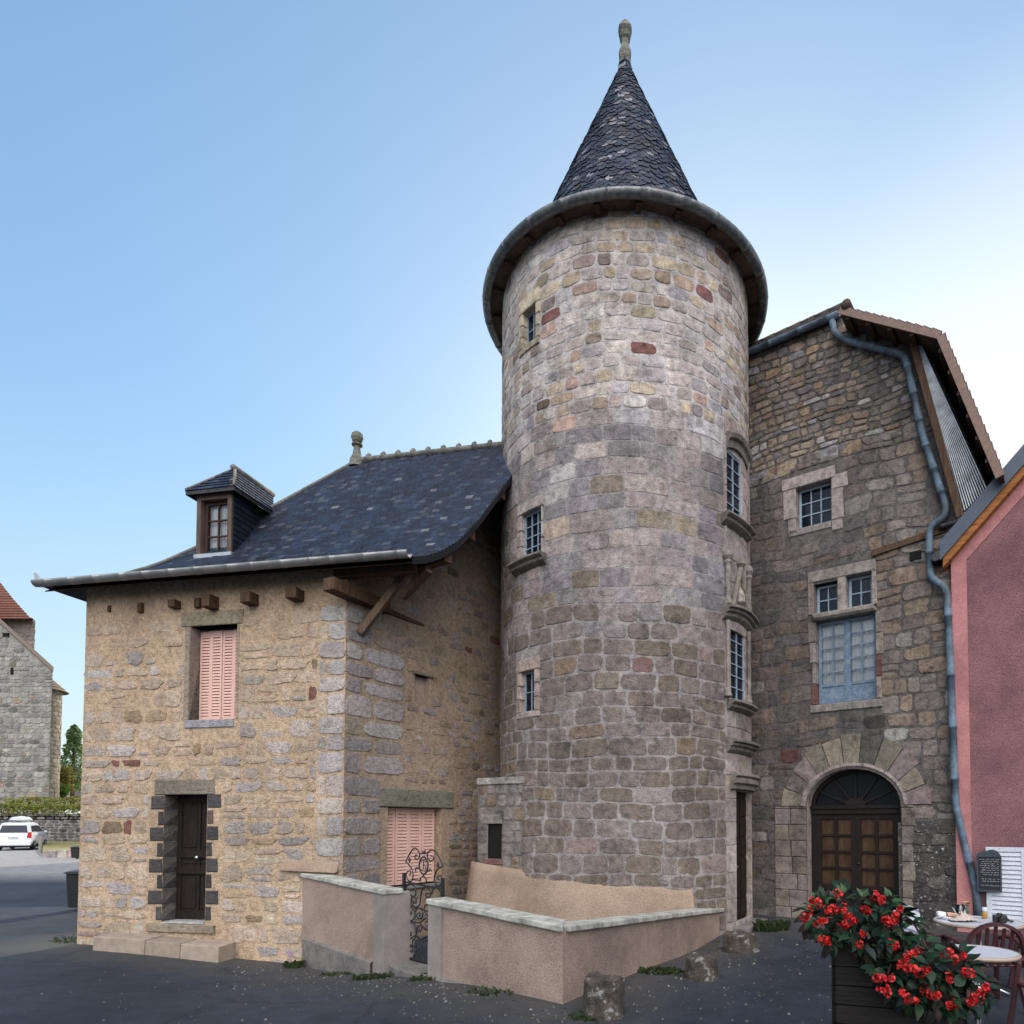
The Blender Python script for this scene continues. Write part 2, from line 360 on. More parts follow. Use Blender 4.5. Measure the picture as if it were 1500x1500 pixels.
def sheet(mb, m, u0, u1, v0, v1, holes=(), du=.25, dv=.5, vtop=None, col=(.4, .35, .3), d=0):
    """wall surface with its real openings left out"""
    U = sorted(set([u0, u1] + [x for q in holes for x in q[:2] if u0 < x < u1] + list(np.arange(u0, u1, du))))
    V = sorted(set([v0, v1] + [x for q in holes for x in q[2:] if v0 < x < v1] + list(np.arange(v0, v1, dv))))
    U = [x for i, x in enumerate(U) if i == 0 or x - U[i - 1] > 1e-5]; V = [x for i, x in enumerate(V) if i == 0 or x - V[i - 1] > 1e-5]
    uu, vv = np.meshgrid(U, V, indexing='ij')
    if vtop is not None: vv = np.minimum(vv, vtop(uu))
    P = m(uu, vv, np.full_like(uu, d)).reshape(-1, 3); nv = len(V); Fc = []
    for i in range(len(U) - 1):
        for j in range(nv - 1):
            x, y = (U[i] + U[i + 1]) / 2, (V[j] + V[j + 1]) / 2
            if any(a < x < b and c < y < e for a, b, c, e in holes): continue
            if vtop is not None and vv[i, j + 1] - vv[i, j] < 1e-4 and vv[i + 1, j + 1] - vv[i + 1, j] < 1e-4: continue
            Fc.append((i * nv + j, (i + 1) * nv + j, (i + 1) * nv + j + 1, i * nv + j + 1))
    mb.add(P, Fc, col)
def block(mb, m, u0, u1, v0, v1, d0, d1, col, nu=1, ch=.012, curve=None):
    """dressed stone: box in wall space with a chamfered front, bent along the wall when nu > 1; curve(u) adds to v"""
    U = np.linspace(u0, u1, nu + 1); cv = curve if curve else (lambda x: 0 * x)
    Ui = np.linspace(u0 + ch, u1 - ch, nu + 1)
    rows = [(U, v0, d0), (U, v0, d1 - ch), (Ui, v0 + ch, d1), (Ui, v1 - ch, d1), (U, v1, d1 - ch), (U, v1, d0)]
    P = np.vstack([m(a, cv(a) + b, np.full_like(a, c)) for a, b, c in rows]); n = nu + 1; k = len(rows); Fc = []
    for i in range(k):
        for j in range(nu):
            Fc.append((i * n + j, i * n + j + 1, ((i + 1) % k) * n + j + 1, ((i + 1) % k) * n + j))
    Fc += [tuple(i * n for i in range(k))[::-1], tuple(i * n + nu for i in range(k))]
    mb.add(P, Fc, col)
def flat_map(O, U, N):
    O, U, N = [np.array(x, float) for x in (O, U, N)]
    def m(u, v, d):
        u, v, d = np.broadcast_arrays(np.asarray(u, float), np.asarray(v, float), np.asarray(d, float))
        return O + u[..., None] * U + d[..., None] * N + v[..., None] * np.array([0, 0, 1.])
    return m
def bar(mb, m, u0, u1, v0, v1, d0, d1, col=None):
    P = [m(a, b, c) for c in (d0, d1) for a, b in ((u0, v0), (u1, v0), (u1, v1), (u0, v1))]
    mb.hexa(np.array(P).reshape(8, 3), col)
def window(parent, m, u0, u1, v0, v1, d, cols, rows_, mat, pane='glass', fr=.045, mt=.018, th=.045, leaf=1, kick=0, curtain=False, name='window'):
    b = MB(); lw = (u1 - u0) / leaf
    for q in range(leaf):
        a, e = u0 + q * lw, u0 + (q + 1) * lw
        bar(b, m, a, a + fr, v0, v1, d, d + th); bar(b, m, e - fr, e, v0, v1, d, d + th)
        bar(b, m, a + fr, e - fr, v1 - fr, v1, d, d + th - .002); bar(b, m, a + fr, e - fr, v0, v0 + fr * 1.2, d, d + th - .002)
        if kick: bar(b, m, a + fr, e - fr, v0 + fr * 1.2, v0 + kick, d + .004, d + th - .018); bar(b, m, a + fr, e - fr, v0 + kick, v0 + kick + fr * .8, d, d + th - .002)
        lo = v0 + (kick + fr * .8 if kick else fr * 1.2); hi = v1 - fr
        for i in range(1, cols):
            x = a + fr + (e - a - 2 * fr) * i / cols; bar(b, m, x - mt / 2, x + mt / 2, lo, hi, d + .006, d + th - .006)
        for j in range(1, rows_):
            y = lo + (hi - lo) * j / rows_; bar(b, m, a + fr, e - fr, y - mt / 2, y + mt / 2, d + .008, d + th - .009)
    if leaf == 2: x = (u0 + u1) / 2; bar(b, m, x - .018, x + .018, v0, v1, d + th, d + th + .015)
    o = b.build(name, mat, parent)
    p = MB(); nx = cols * leaf; lo = v0 + (kick or fr)
    for q in range(leaf):
        a, e = u0 + q * lw + fr * .5, u0 + (q + 1) * lw - fr * .5
        for i in range(cols):
            for j in range(rows_):                              # every pane sits at a slightly different angle, as old glass does
                xa, xb = a + (e - a) * i / cols, a + (e - a) * (i + 1) / cols; ya, yb = lo + (v1 - fr - lo) * j / rows_, lo + (v1 - fr - lo) * (j + 1) / rows_
                k1, k2 = rng.uniform(-.003, .003), rng.uniform(-.003, .003)
                p.add(np.array([m(xa, ya, d + .016 + k1), m(xb, ya, d + .016 + k2), m(xb, yb, d + .016 - k1), m(xa, yb, d + .016 - k2)]).reshape(4, 3), [(0, 1, 2, 3)])
    p.build('pane', pane, o, fix=False)
    if curtain:
        c = MB(); U = np.linspace(u0 + .02, u1 - .02, 90); dd = d - .05 + .014 * np.sin(U * 95 + 2 * np.sin(U * 13)) + .008 * np.sin(U * 41)
        P = np.vstack([m(U, np.full_like(U, lo - .02), dd), m(U, np.full_like(U, v1 - .02), dd)])
        c.add(P, [(i, i + 1, 90 + i + 1, 90 + i) for i in range(89)]); c.build('curtain', 'curtain', o, smooth=True)
    return o
def void_box(mb, m, u0, u1, v0, v1, d0, d1):
    """dark panel closing an opening, in place of the unlit room behind it"""
    P = np.array([m(a, b, c) for c in (d0, d1) for a, b in ((u0, v0), (u1, v0), (u1, v1), (u0, v1))]).reshape(8, 3)
    mb.add(P, [(0, 1, 2, 3), (0, 1, 5, 4), (1, 2, 6, 5), (2, 3, 7, 6), (3, 0, 4, 7)])
def shutter(parent, m, u0, u1, v0, v1, d, leaves=4, mat='pink_shutter', n=24):
    lw = (u1 - u0) / leaves
    for q in range(leaves):
        b = MB(); a, e = u0 + q * lw + .004, u0 + (q + 1) * lw - .004; st = lw * .15; dd = d + (.012 if q % 2 else 0)
        bar(b, m, a, a + st, v0, v1, dd, dd + .03); bar(b, m, e - st, e, v0, v1, dd, dd + .03)
        bar(b, m, a + st, e - st, v0, v1, dd - .012, dd - .004)
        hgt = (v1 - v0)
        tp, bt = .05 * hgt, .05 * hgt; step = (hgt - tp - bt) / n
        bar(b, m, a + st, e - st, v0, v0 + bt, dd, dd + .028); bar(b, m, a + st, e - st, v1 - tp, v1, dd, dd + .028)
        for j in range(n):
            y = v0 + bt + j * step
            P = [m(x, yy, z) for x in (a + st, e - st) for yy, z in ((y + step * .30, dd + .028), (y + step, dd + .020), (y + step, dd + .002), (y + step * .30, dd + .012))]
            P = np.array(P).reshape(8, 3); b.add(P, [(0, 1, 2, 3), (4, 5, 6, 7), (0, 1, 5, 4), (1, 2, 6, 5), (2, 3, 7, 6), (3, 0, 4, 7)])
        b.build('shutter', mat, parent)
def gutter(parent, pts, r, mat, name='gutter', up=(0, 0, 1), joints=10, outw=None):
    """half-round gutter along a line, thickened at its soldered joints"""
    b = MB(); P0 = [np.array(p, float) for p in pts]; n = 10; V = []
    cum = np.concatenate([[0], np.cumsum([np.linalg.norm(P0[i + 1] - P0[i]) for i in range(len(P0) - 1)])]); L = cum[-1]
    S = [(s_, r) for s_ in cum]
    for q in range(joints):
        s_ = (q + .5) / joints * L + rng.uniform(-.1, .1); S += [(s_ - .022, r), (s_ - .02, r + .006), (s_ + .02, r + .006), (s_ + .022, r)]
    S = sorted(x for x in S if 0 <= x[0] <= L)
    arr = np.array(P0); pts = [np.array([np.interp(s_, cum, arr[:, k]) for k in range(3)]) for s_, _ in S]
    for i, p in enumerate(pts):
        d = np.array([np.interp(min(S[i][0] + .15, L), cum, arr[:, k]) - np.interp(max(S[i][0] - .15, 0), cum, arr[:, k]) for k in range(3)]); d /= np.linalg.norm(d); s_ = np.cross(d, up); s_ /= np.linalg.norm(s_)
        for rr in (S[i][1], r - .006):
            for j in range(n + 1):
                t = math.pi + math.pi * j / n; V.append(p + s_ * math.cos(t) * rr + np.array(up) * math.sin(t) * rr)
    k = 2 * (n + 1); Fc = []
    for i in range(len(pts) - 1):
        for j in range(n):
            Fc += [(i * k + j, i * k + j + 1, (i + 1) * k + j + 1, (i + 1) * k + j), (i * k + n + 1 + j, i * k + n + 2 + j, (i + 1) * k + n + 2 + j, (i + 1) * k + n + 1 + j)]
        for j in (0, n): Fc.append((i * k + j, i * k + n + 1 + j, (i + 1) * k + n + 1 + j, (i + 1) * k + j))
    for q in (0, (len(pts) - 1) * k):
        for j in range(n): Fc.append((q + j, q + j + 1, q + n + 2 + j, q + n + 1 + j))
    b.add(V, Fc); return b.build(name, mat, parent, smooth=True)

# ================================================================== the ground
def gh(x, y):
    gz = lambda cx, cy, s, a: a * np.exp(-(((x - cx) ** 2 + (y - cy) ** 2) / (2 * s * s)))
    return gz(-4.6, 9.7, 1.9, -.36) + gz(-8.8, 10.4, 2.2, -.17) + gz(1.4, 9.6, 1.3, -.12) + gz(-14, 13, 4, -.1)
def road_material():
    m, nt, b = newmat('asphalt')
    n1 = noise_tex(nt, .35, 6, .6); n2 = noise_tex(nt, 120, 3, .7); n3 = noise_tex(nt, 3.5, 6, .7)
    r1 = ramp(nt, n1.outputs[0], [(.35, (.017, .024, .036, 1)), (.65, (.040, .048, .064, 1))])
    r2 = ramp(nt, n2.outputs[0], [(.3, g(.55)), (.5, g(1)), (.7, g(1.6))]); r3 = ramp(nt, n3.outputs[0], [(.3, g(.7)), (.7, g(1.3))])
    tc = nd(nt, 'ShaderNodeTexCoord')
    c = mix(nt, 'MULTIPLY', 1., r1.outputs[0], r2.outputs[0]); c = mix(nt, 'MULTIPLY', 1., c, r3.outputs[0])
    tc = nd(nt, 'ShaderNodeTexCoord'); vo = nd(nt, 'ShaderNodeTexVoronoi'); vo.inputs['Scale'].default_value = 26
    nt.links.new(tc.outputs['Object'], vo.inputs['Vector'])
    rv = ramp(nt, vo.outputs['Distance'], [(.10, g(1)), (.16, g(0))])
    sel = ramp(nt, vo.outputs['Color'], [(.80, g(0)), (.82, g(1))])
    k = mix(nt, 'MULTIPLY', 1., rv.outputs[0], sel.outputs[0])
    ga = nd(nt, 'ShaderNodeAttribute', attribute_name='col'); gs = nd(nt, 'ShaderNodeSeparateXYZ'); nt.links.new(ga.outputs['Vector'], gs.inputs[0])   # grit and dust gathered along the walls
    n8 = noise_tex(nt, 2.2, 7, .75); ad8 = nd(nt, 'ShaderNodeMath', operation='MULTIPLY_ADD'); nt.links.new(n8.outputs[0], ad8.inputs[0]); ad8.inputs[1].default_value = 1.6; ad8.inputs[2].default_value = -.95
    ad9 = nd(nt, 'ShaderNodeMath', operation='ADD', use_clamp=True); nt.links.new(ad8.outputs[0], ad9.inputs[0]); nt.links.new(gs.outputs[0], ad9.inputs[1])
    c = mix(nt, 'MIX', ad9.outputs[0], c, mix(nt, 'MULTIPLY', 1., (.075, .069, .063, 1), r2.outputs[0]))
    vc = nd(nt, 'ShaderNodeTexVoronoi', feature='DISTANCE_TO_EDGE'); vc.inputs['Scale'].default_value = .55; nw = noise_tex(nt, 1.7, 5, .7)
    vm = mix(nt, 'MIX', .35, tc.outputs['Object'], nw.outputs['Color']); nt.links.new(vm, vc.inputs['Vector'])
    rc = ramp(nt, vc.outputs['Distance'], [(0, g(.45)), (.012, g(1))]); c = mix(nt, 'MULTIPLY', .8, c, rc.outputs[0])                             # fine cracks
    sp = nd(nt, 'ShaderNodeSeparateXYZ'); nt.links.new(tc.outputs['Object'], sp.inputs[0])      # sunlit far street: its brightness is put into a paler colour
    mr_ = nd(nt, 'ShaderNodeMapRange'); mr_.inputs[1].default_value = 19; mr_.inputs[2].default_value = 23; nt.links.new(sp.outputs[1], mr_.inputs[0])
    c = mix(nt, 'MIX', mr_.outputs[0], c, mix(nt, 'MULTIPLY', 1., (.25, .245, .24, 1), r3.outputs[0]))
    c = mix(nt, 'MIX', k, c, (.12, .117, .113, 1))
    nt.links.new(c, b.inputs['Base Color']); b.inputs['Roughness'].default_value = .7; b.inputs['Specular IOR Level'].default_value = .22
    ad = nd(nt, 'ShaderNodeMath', operation='ADD'); nt.links.new(n2.outputs[0], ad.inputs[0]); nt.links.new(n3.outputs[0], ad.inputs[1])
    bump(nt, b, ad.outputs[0], .8, .02); M['asphalt'] = m
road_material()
def graded(a, b, st, far):
    x = list(np.arange(a, b, st)); k = st
    p = b
    while p < far: x.append(p); k *= 1.35; p += k
    x.append(far); k = st; p = a - st
    while p > -far: x.insert(0, p); k *= 1.35; p -= k
    x.insert(0, -far); return np.array(x)
gx, gy = graded(-13, 8, .25, 1500), graded(0, 17, .25, 1500)
GX, GY = np.meshgrid(gx, gy, indexing='ij'); GZ = gh(GX, GY)
def grit(x, y):                                                 # 1 at the foot of the walls, falling off over a metre
    segs = [((-9, 10.7), (-4.9, 10)), ((-4.9, 10), (-.6, 6.4)), ((-.6, 6.4), (1.7, 10.6)), ((2, 11.5), (5.4, 10.6))]; d = np.full(x.shape, 9.)
    for (x0, y0), (x1, y1) in segs:
        L = (x1 - x0) ** 2 + (y1 - y0) ** 2; t = np.clip(((x - x0) * (x1 - x0) + (y - y0) * (y1 - y0)) / L, 0, 1); d = np.minimum(d, np.hypot(x - x0 - t * (x1 - x0), y - y0 - t * (y1 - y0)))
    return np.clip(1.0 - d / 1.7, 0, 1)
gm = MB(); ny = len(gy)
gm.add(np.stack([GX, GY, GZ], -1).reshape(-1, 3), [(i * ny + j, (i + 1) * ny + j, (i + 1) * ny + j + 1, i * ny + j + 1) for i in range(len(gx) - 1) for j in range(ny - 1)], np.repeat(grit(GX, GY).reshape(-1, 1), 3, 1))
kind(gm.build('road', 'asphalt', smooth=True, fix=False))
def drop(x, y, e=0): return np.array([x, y, float(gh(x, y)) + e])

# ================================================================== the stone house on the left
A = np.array([(118 - CX) / F * 10.76, 10.76]); C = np.array([(503 - CX) / F * 9.9, 9.9])
FU = (C - A) / np.linalg.norm(C - A); FN = np.array([FU[1], -FU[0]]); WF = np.linalg.norm(C - A)
FW = Wall(A, FU, FN); SW = Wall(C, (.5, .866), (.866, -.5))
mat_wood('weathered_beam', (.14, .095, .065), .9, .7)
house = thing('stone_house', 'old stone house with beige pointing, pink shutters and slate roof with one dormer', 'house', (A[0], A[1], -.2))
LAV, GRY, BEI, TAN, RED, OLV, WHT = (.40, .36, .345), (.31, .29, .28), (.47, .385, .28), (.36, .25, .155), (.17, .075, .06), (.22, .185, .12), (.50, .47, .44)
LIL, DRK, ORG, PNK = (.30, .235, .225), (.16, .14, .125), (.36, .2, .09), (.44, .30, .25)
MORT = (.56, .41, .275)

# roof surface first: the walls stop under it
EZ = FW.hit(330, 838, .38)[1]                                   # eave height
uL, uR = FW.hit(60, 853, .38)[0], FW.hit(603, 817, .38)[0]
RP_ = np.array([[0, 0], [.25, .10], [.55, .29], [.9, .60], [1.3, 1.09], [2.76, 3.20]])
RS = 2.76
def f_roof(d): return EZ + np.interp(d, RP_[:, 0], RP_[:, 1])
E0 = np.array([*A, 0]) + FW.N * .38
def rp(u, d, lift=0):                                           # along the eave, set back from it
    u, d = np.broadcast_arrays(np.asarray(u, float), np.asarray(d, float))
    P = E0 + u[..., None] * FW.U - d[..., None] * FW.N; P = P.copy(); P[..., 2] = f_roof(np.clip(d, 0, RS)) + lift; return P
def roof_hit(px, py):
    d = ray(px, py)
    for k in np.arange(7, 16, .004):
        q = O0 + d * k; s_ = -(q - E0) @ FW.N
        if 0 <= s_ <= RS and q[2] < f_roof(s_): return (q - E0) @ FW.U, s_, q[2]
    return None
uRidge = roof_hit(516, 682)
HIPU = 3.36
vdir = (np.array([.5, .866]) @ FW.U[:2]) / -(np.array([.5, .866]) @ FW.N[:2])   # how far the right verge moves along per metre set back
def hip_u(d): return uL + (HIPU - uL) * d / RS
def verge_u(d): return uR + vdir * d
rf = MB(); dd_ = np.linspace(0, RS, 40); r2 = random.Random(3)
sl_len = np.concatenate([[0], np.cumsum(np.hypot(np.diff(dd_), np.diff(f_roof(dd_))))])
s = 0; row = 0
SLC = [(6, (.010, .017, .034)), (3, (.016, .026, .05)), (2, (.006, .010, .02)), (.9, (.04, .047, .06)), (.10, (.13, .135, .145))]
while s < sl_len[-1] - .02:                                     # rows of real slates, each lapping the one below
    d0, d1 = np.interp([s, min(s + .175, sl_len[-1])], sl_len, dd_)
    u = float(hip_u(d0)) - r2.uniform(0, .15)
    while u < verge_u(d0):
        wd = r2.uniform(.1, .15); a, b_ = max(u, float(hip_u(d0))), min(u + wd - .003, float(verge_u(d0)))
        if b_ - a > .02:
            l0 = r2.uniform(.016, .026); k = r2.uniform(-.006, .006); a2, b2 = max(a, float(hip_u(d1))), min(b_, float(verge_u(d1)) + .03)
            if b2 - a2 < .01: b2 = a2 + .01
            P = np.vstack([rp([a, b_], [d0, d0 + k * .3], l0 + k * .3), rp([b2, a2], [d1, d1], .004)])
            Q = np.vstack([P[:2], P[:2] - [0, 0, l0 - .001]])
            c = pick(SLC, r2); rf.add(P, [(0, 1, 2, 3)], c); rf.add(Q, [(0, 2, 3, 1)], c)
        u += wd
    s += .088; row += 1
for q in (0, 1):                                                # boarding below the slates, upper and under face
    D = np.linspace(0, RS, 24); P = np.vstack([rp(hip_u(D), D, -.012 - .07 * q), rp(verge_u(D), D, -.012 - .07 * q)])
    rf.add(P, [(i, i + 1, 24 + i + 1, 24 + i) for i in range(23)], (.03, .033, .04))
D = np.linspace(0, RS, 24)
P = np.vstack([rp(verge_u(D) + .01, D, .012), rp(verge_u(D) + .01, D, -.1)]); rf.add(P, [(i, i + 1, 25 + i, 24 + i) for i in range(23)], (.008, .008, .009))
# hipped left slope and rear slope
BACK = 2 * RS
def hipP(u, d, z): P = E0 + u * FW.U - d * FW.N; return [P[0], P[1], z]
zr = float(f_roof(RS)); n_ = 24
for j in range(n_):
    da, db = RS * j / n_, RS * (j + 1) / n_
    za, zb = float(f_roof(da)), float(f_roof(db))
    rf.add([hipP(hip_u(da), da, za), hipP(hip_u(db), db, zb), hipP(hip_u(db), BACK - db, zb), hipP(hip_u(da), BACK - da, za)], [(0, 1, 2, 3)], (.035, .038, .045))
    rf.add([hipP(hip_u(da), BACK - da, za), hipP(hip_u(db), BACK - db, zb), hipP(verge_u(RS), BACK - db, zb), hipP(verge_u(RS), BACK - da, za)], [(0, 1, 2, 3)], (.035, .038, .045))
roof = rf.build('roof', 'slate', house, fix=False)
rt = MB()                                                       # ridge tiles with raised collars, and the hip
pr = [rp(np.array([x]), np.array([RS]), .02)[0] for x in np.linspace(HIPU, float(verge_u(RS)), 40)]
rt.tube(pr, .06, 10)
for i in range(10):
    p = rp(np.array([HIPU + .28 + i * .31]), np.array([RS]), .03)[0]
    if HIPU + .28 + i * .31 < verge_u(RS): rt.tube([p - FW.U * .03, p + FW.U * .03], .085, 8); rt.lathe([(.035, .05), (.04, .09), (.015, .11)], p, 8)
rt.tube([rp(hip_u(np.array([d])), np.array([d]), .012)[0] for d in np.linspace(.05, RS, 22)], .035, 8)
rt.build('ridge', mat_plain('ridge_clay', (.16, .15, .135), .9, 25, .3, .5, col2=(.07, .075, .06), s2=6), house, smooth=True)
fb = rp(np.array([HIPU + .02]), np.array([RS]), 0)[0]           # stone finial standing on the ridge end
fn = MB(); fn.lathe([(.15, -.12), (.125, .05), (.085, .12), (.06, .27), (.065, .30), (.10, .32), (.105, .34), (.055, .36), (.09, .40), (.115, .47), (.105, .54), (.05, .59)], fb, 14)
fn.build('finial', 'finial', house, smooth=False)

# walls
def ztop_front(u): return np.full_like(np.asarray(u, float), EZ - .03)
def roof_z_at(P):
    s_ = -((P - E0) @ FW.N); return f_roof(np.clip(s_, 0, RS))
def ztop_side(u):
    P = SW.m(u, 0, 0); return roof_z_at(P) - .10
win_f = FW.rect(278, 916, 346.5, 1054); door_f = FW.rect(239, 1164, 302, 1351)
win_s = SW.rect(567, 1182, 647, 1296); nic_s = SW.rect(607, 990, 628, 1030)
# surrounds widen the "no loose stone" zone
def grow(r_, l, rr, b, t): return (r_[0] - l, r_[1] + rr, r_[2] - b, r_[3] + t)
hp = [(3, (.455, .40, .365)), (5, (.51, .405, .305)), (4, (.49, .415, .35)), (.8, (.39, .345, .32)), (.5, (.33, .25, .22)), (.2, (.27, .2, .13)), (.15, (.22, .11, .085)), (.5, (.38, .27, .17))]
def hpal(u, v, r):
    c = pick(hp, r)
    if v > 4.6: c = tuple(.35 * a + .65 * b for a, b in zip(c, MORT))
    elif r.random() < .25: c = tuple(.5 * a + .5 * b for a, b in zip(c, MORT))       # stones still half covered by the pointing
    return c
SR = random.Random(21); QR = courses(0, .5, -.5, EZ - .7, (.24, .36), (.4, .5), [], SR)
fw = MB()
sheet(fw, FW.m, 0, WF, -.7, EZ + .1, [win_f, door_f], .3, .4, None, MORT)
hf = [grow(win_f, .12, .06, .12, .2), grow(door_f, .28, .27, .1, .22)]
cells = courses(.0, WF - .46, -.55, EZ - .55, (.15, .32), (.16, .58), hf, random.Random(11), .22)
stones(fw, FW.m, cells, hpal, (.004, .017), lambda r: r.uniform(.006, .030), (3, 8), .16, 20, random.Random(12), keep=lambda uc, vc, *a: rng.random() < (.95 if vc < 4.4 else .55))
qc = [(WF - (.46, .30)[i % 2], WF + .012, q[2], q[3]) for i, q in enumerate(QR)]; stones(fw, FW.m, qc, [(3, (.44, .395, .375)), (2, (.46, .40, .345)), (1, (.41, .36, .33))], (.010, .018), lambda r: r.uniform(.004, .014), (4, 10), .06, 20, SR)
stones(fw, FW.m, [(WF - .46, WF - .30, q[2], q[3]) for i, q in enumerate(QR) if i % 2], hp, (.003, .01), .01, (3, 7), .12, 18, SR)
front = fw.build('front_wall', 'house_stone', house, smooth=False)
sw = MB(); SWL = 5.2
sheet(sw, SW.m, 0, SWL, -.7, 12, [win_s, nic_s], .2, .4, ztop_side, (.38, .285, .205))
hs = [grow(win_s, .12, .14, .08, .28), grow(nic_s, .05, .05, .05, .06)]
c1 = []
for i, q in enumerate(QR):
    for p_, q_ in free(-.012, 1.15, q[2], q[3], hs):
        k_ = p_ + (.34, .52)[i % 2] if p_ < .1 else None
        c1 += [(p_, k_, q[2], q[3]), (k_, q_, q[2], q[3])] if k_ and q_ - k_ > .2 else [(p_, q_, q[2], q[3])]
c2 = courses(1.15, SWL, -.5, 8.6, (.13, .22), (.16, .42), hs, SR, .25)
hs_pal = [(4, (.33, .29, .275)), (3, (.27, .235, .22)), (3, (.33, .255, .19)), (1, (.34, .25, .17)), (1, (.29, .23, .205)), (.2, (.2, .095, .075)), (.6, (.2, .165, .115))]
kp = lambda uc, vc, u0, u1, v0, v1: v1 < float(ztop_side(np.array([u0]))[0]) - .06
stones(sw, SW.m, c1, [(3, (.36, .32, .305)), (2, (.31, .275, .265)), (1, (.38, .315, .25))], (.008, .02), lambda r: r.uniform(.01, .026), (4, 9), .07, 18, SR, kp)
stones(sw, SW.m, c2, hs_pal, (.005, .014), lambda r: r.uniform(.012, .036), (2.6, 6), .14, 16, SR, lambda uc, vc, *a: kp(uc, vc, *a) and SR.random() < (.75 if vc < 4 else .5))
side = sw.build('side_wall', 'house_stone', house)
ow = MB()                                                       # unseen left and rear walls close the volume
b1 = FW.p(0, 0, -BACK + .76); a0 = FW.p(0, 0); cE = SW.p(SWL, 0)
for p, q in ((a0, b1), (b1, b1 + FW.U * 6.2)):
    ow.hexa([[*p[:2], -.7], [*q[:2], -.7], [*(q - FW.N * .02)[:2], -.7], [*p[:2], -.7], [*p[:2], EZ], [*q[:2], EZ], [*(q - FW.N * .02)[:2], EZ], [*p[:2], EZ]], MORT)
ow.build('rear_wall', 'house_stone', house)

def opening(parent, m, r_, d, mat='render_beige', name='reveal', col=(.4, .36, .33), sill=True, cv=None):
    b = MB(); u0, u1, v0, v1 = r_
    P = np.array([m(a, b_, c) for c in (.004, -d) for a, b_ in ((u0, v0), (u1, v0), (u1, v1), (u0, v1))]).reshape(8, 3)
    b.add(P, [(0, 1, 5, 4), (1, 2, 6, 5), (2, 3, 7, 6), (3, 0, 4, 7)], col); return b.build(name, mat, parent)
def stone_block(parent, name, m, specs, mat='house_stone', nu=1, **k):
    b = MB()
    for u0, u1, v0, v1, d0, d1, col in specs: block(b, m, u0, u1, v0, v1, d0, d1, col, nu, **k)
    return b.build(name, mat, parent)
# upper front window
u0, u1, v0, v1 = win_f
opening(house, FW.m, win_f, .35, 'house_stone', 'window_reveal', (.34, .29, .24))
lint = FW.rect(266, 895, 358, 917)
stone_block(house, 'lintel', FW.m, [(lint[0], lint[1], v1, lint[3], -.2, .018, (.34, .28, .2))])
stone_block(house, 'window_sill', FW.m, [(u0 - .07, u1 - .02, v0 - .13, v0, -.35, .022, (.36, .34, .36))])
for q_ in ((u0 - .10, u0, v0, v1, -.3, .012, (.36, .30, .24)), (u1, u1 + .05, v0, v1, -.3, .01, (.40, .33, .25))): stone_block(house, 'jamb', FW.m, [q_])
shutter(house, FW.m, u0 + .005, u1 - .005, v0 + .015, v1 - .03, -.22, 4, n=27)
# front door with its dark quoins
u0, u1, v0, v1 = door_f
opening(house, FW.m, door_f, .4, 'house_stone', 'door_reveal', (.20, .175, .15))
lint = FW.rect(227, 1142, 315, 1164)
stone_block(house, 'lintel', FW.m, [(lint[0], lint[1], v1, lint[3], -.2, .02, (.25, .215, .17))])
qs = []; nq = 8; qh = (v1 - v0) / nq
for i in range(nq):
    lw = (.25, .12)[(i + 1) % 2] * rng.uniform(.9, 1.1); rw = (.25, .12)[(i + 1) % 2] * rng.uniform(.85, 1.1)
    z0, z1 = v0 + i * qh + .014, v0 + (i + 1) * qh - .012
    ck = lambda: tuple(np.array((.082, .075, .074)) * rng.uniform(.75, 1.3))
    qs += [(u0 - lw, u0 + .002, z0, z1, -.36, .016, ck()), (u1 - .002, u1 + rw, z0 + .02, z1 + .02, -.36, .014, ck() if i != 6 else (.17, .11, .1))]
for q_ in qs: stone_block(house, 'quoin', FW.m, [q_], ch=.02)
stone_block(house, 'door_sill', FW.m, [(u0 - .25, u1 + .2, v0 - .16, v0 - .03, -.3, .05, (.30, .25, .18)), (u0 + .04, u1 - .01, v0 - .03, v0 + .005, -.4, .02, (.42, .41, .4))])
dm = MB(); d = -.27
bar(dm, FW.m, u0 + .01, u1 - .01, v0 + .01, v1, d - .04, d); hgt = v1 - v0; mid = (u0 + u1) / 2 + .02
for a, b_ in ((u0 + .01, u0 + .09), (u1 - .09, u1 - .01), (mid - .03, mid + .03)): bar(dm, FW.m, a, b_, v0 + .01, v1, d, d + .022)
for z0, z1, dz in ((.0, .07, .026), (.36, .43, .045), (.49, .56, .03), (.94, 1, .026)): bar(dm, FW.m, u0 + .012, u1 - .012, v0 + z0 * hgt + .012, v0 + z1 * hgt, d, d + dz)
for z0, z1 in ((.09, .34), (.45, .475), (.58, .92)):
    for a, b_ in ((u0 + .11, mid - .05), (mid + .05, u1 - .11)): bar(dm, FW.m, a, b_, v0 + z0 * hgt, v0 + z1 * hgt, d, d + .012)
door = dm.build('door', 'door_wood', house, bevel=.004)
kn = MB(); kp_ = FW.p(mid, v0 + .5 * hgt, d + .05); kn.lathe([(.012, 0), (.03, .01), (.036, .03), (.03, .05), (.01, .06)], kp_ - [0, 0, .03], 12); kn.build('door_knob', 'chrome', door, smooth=True)
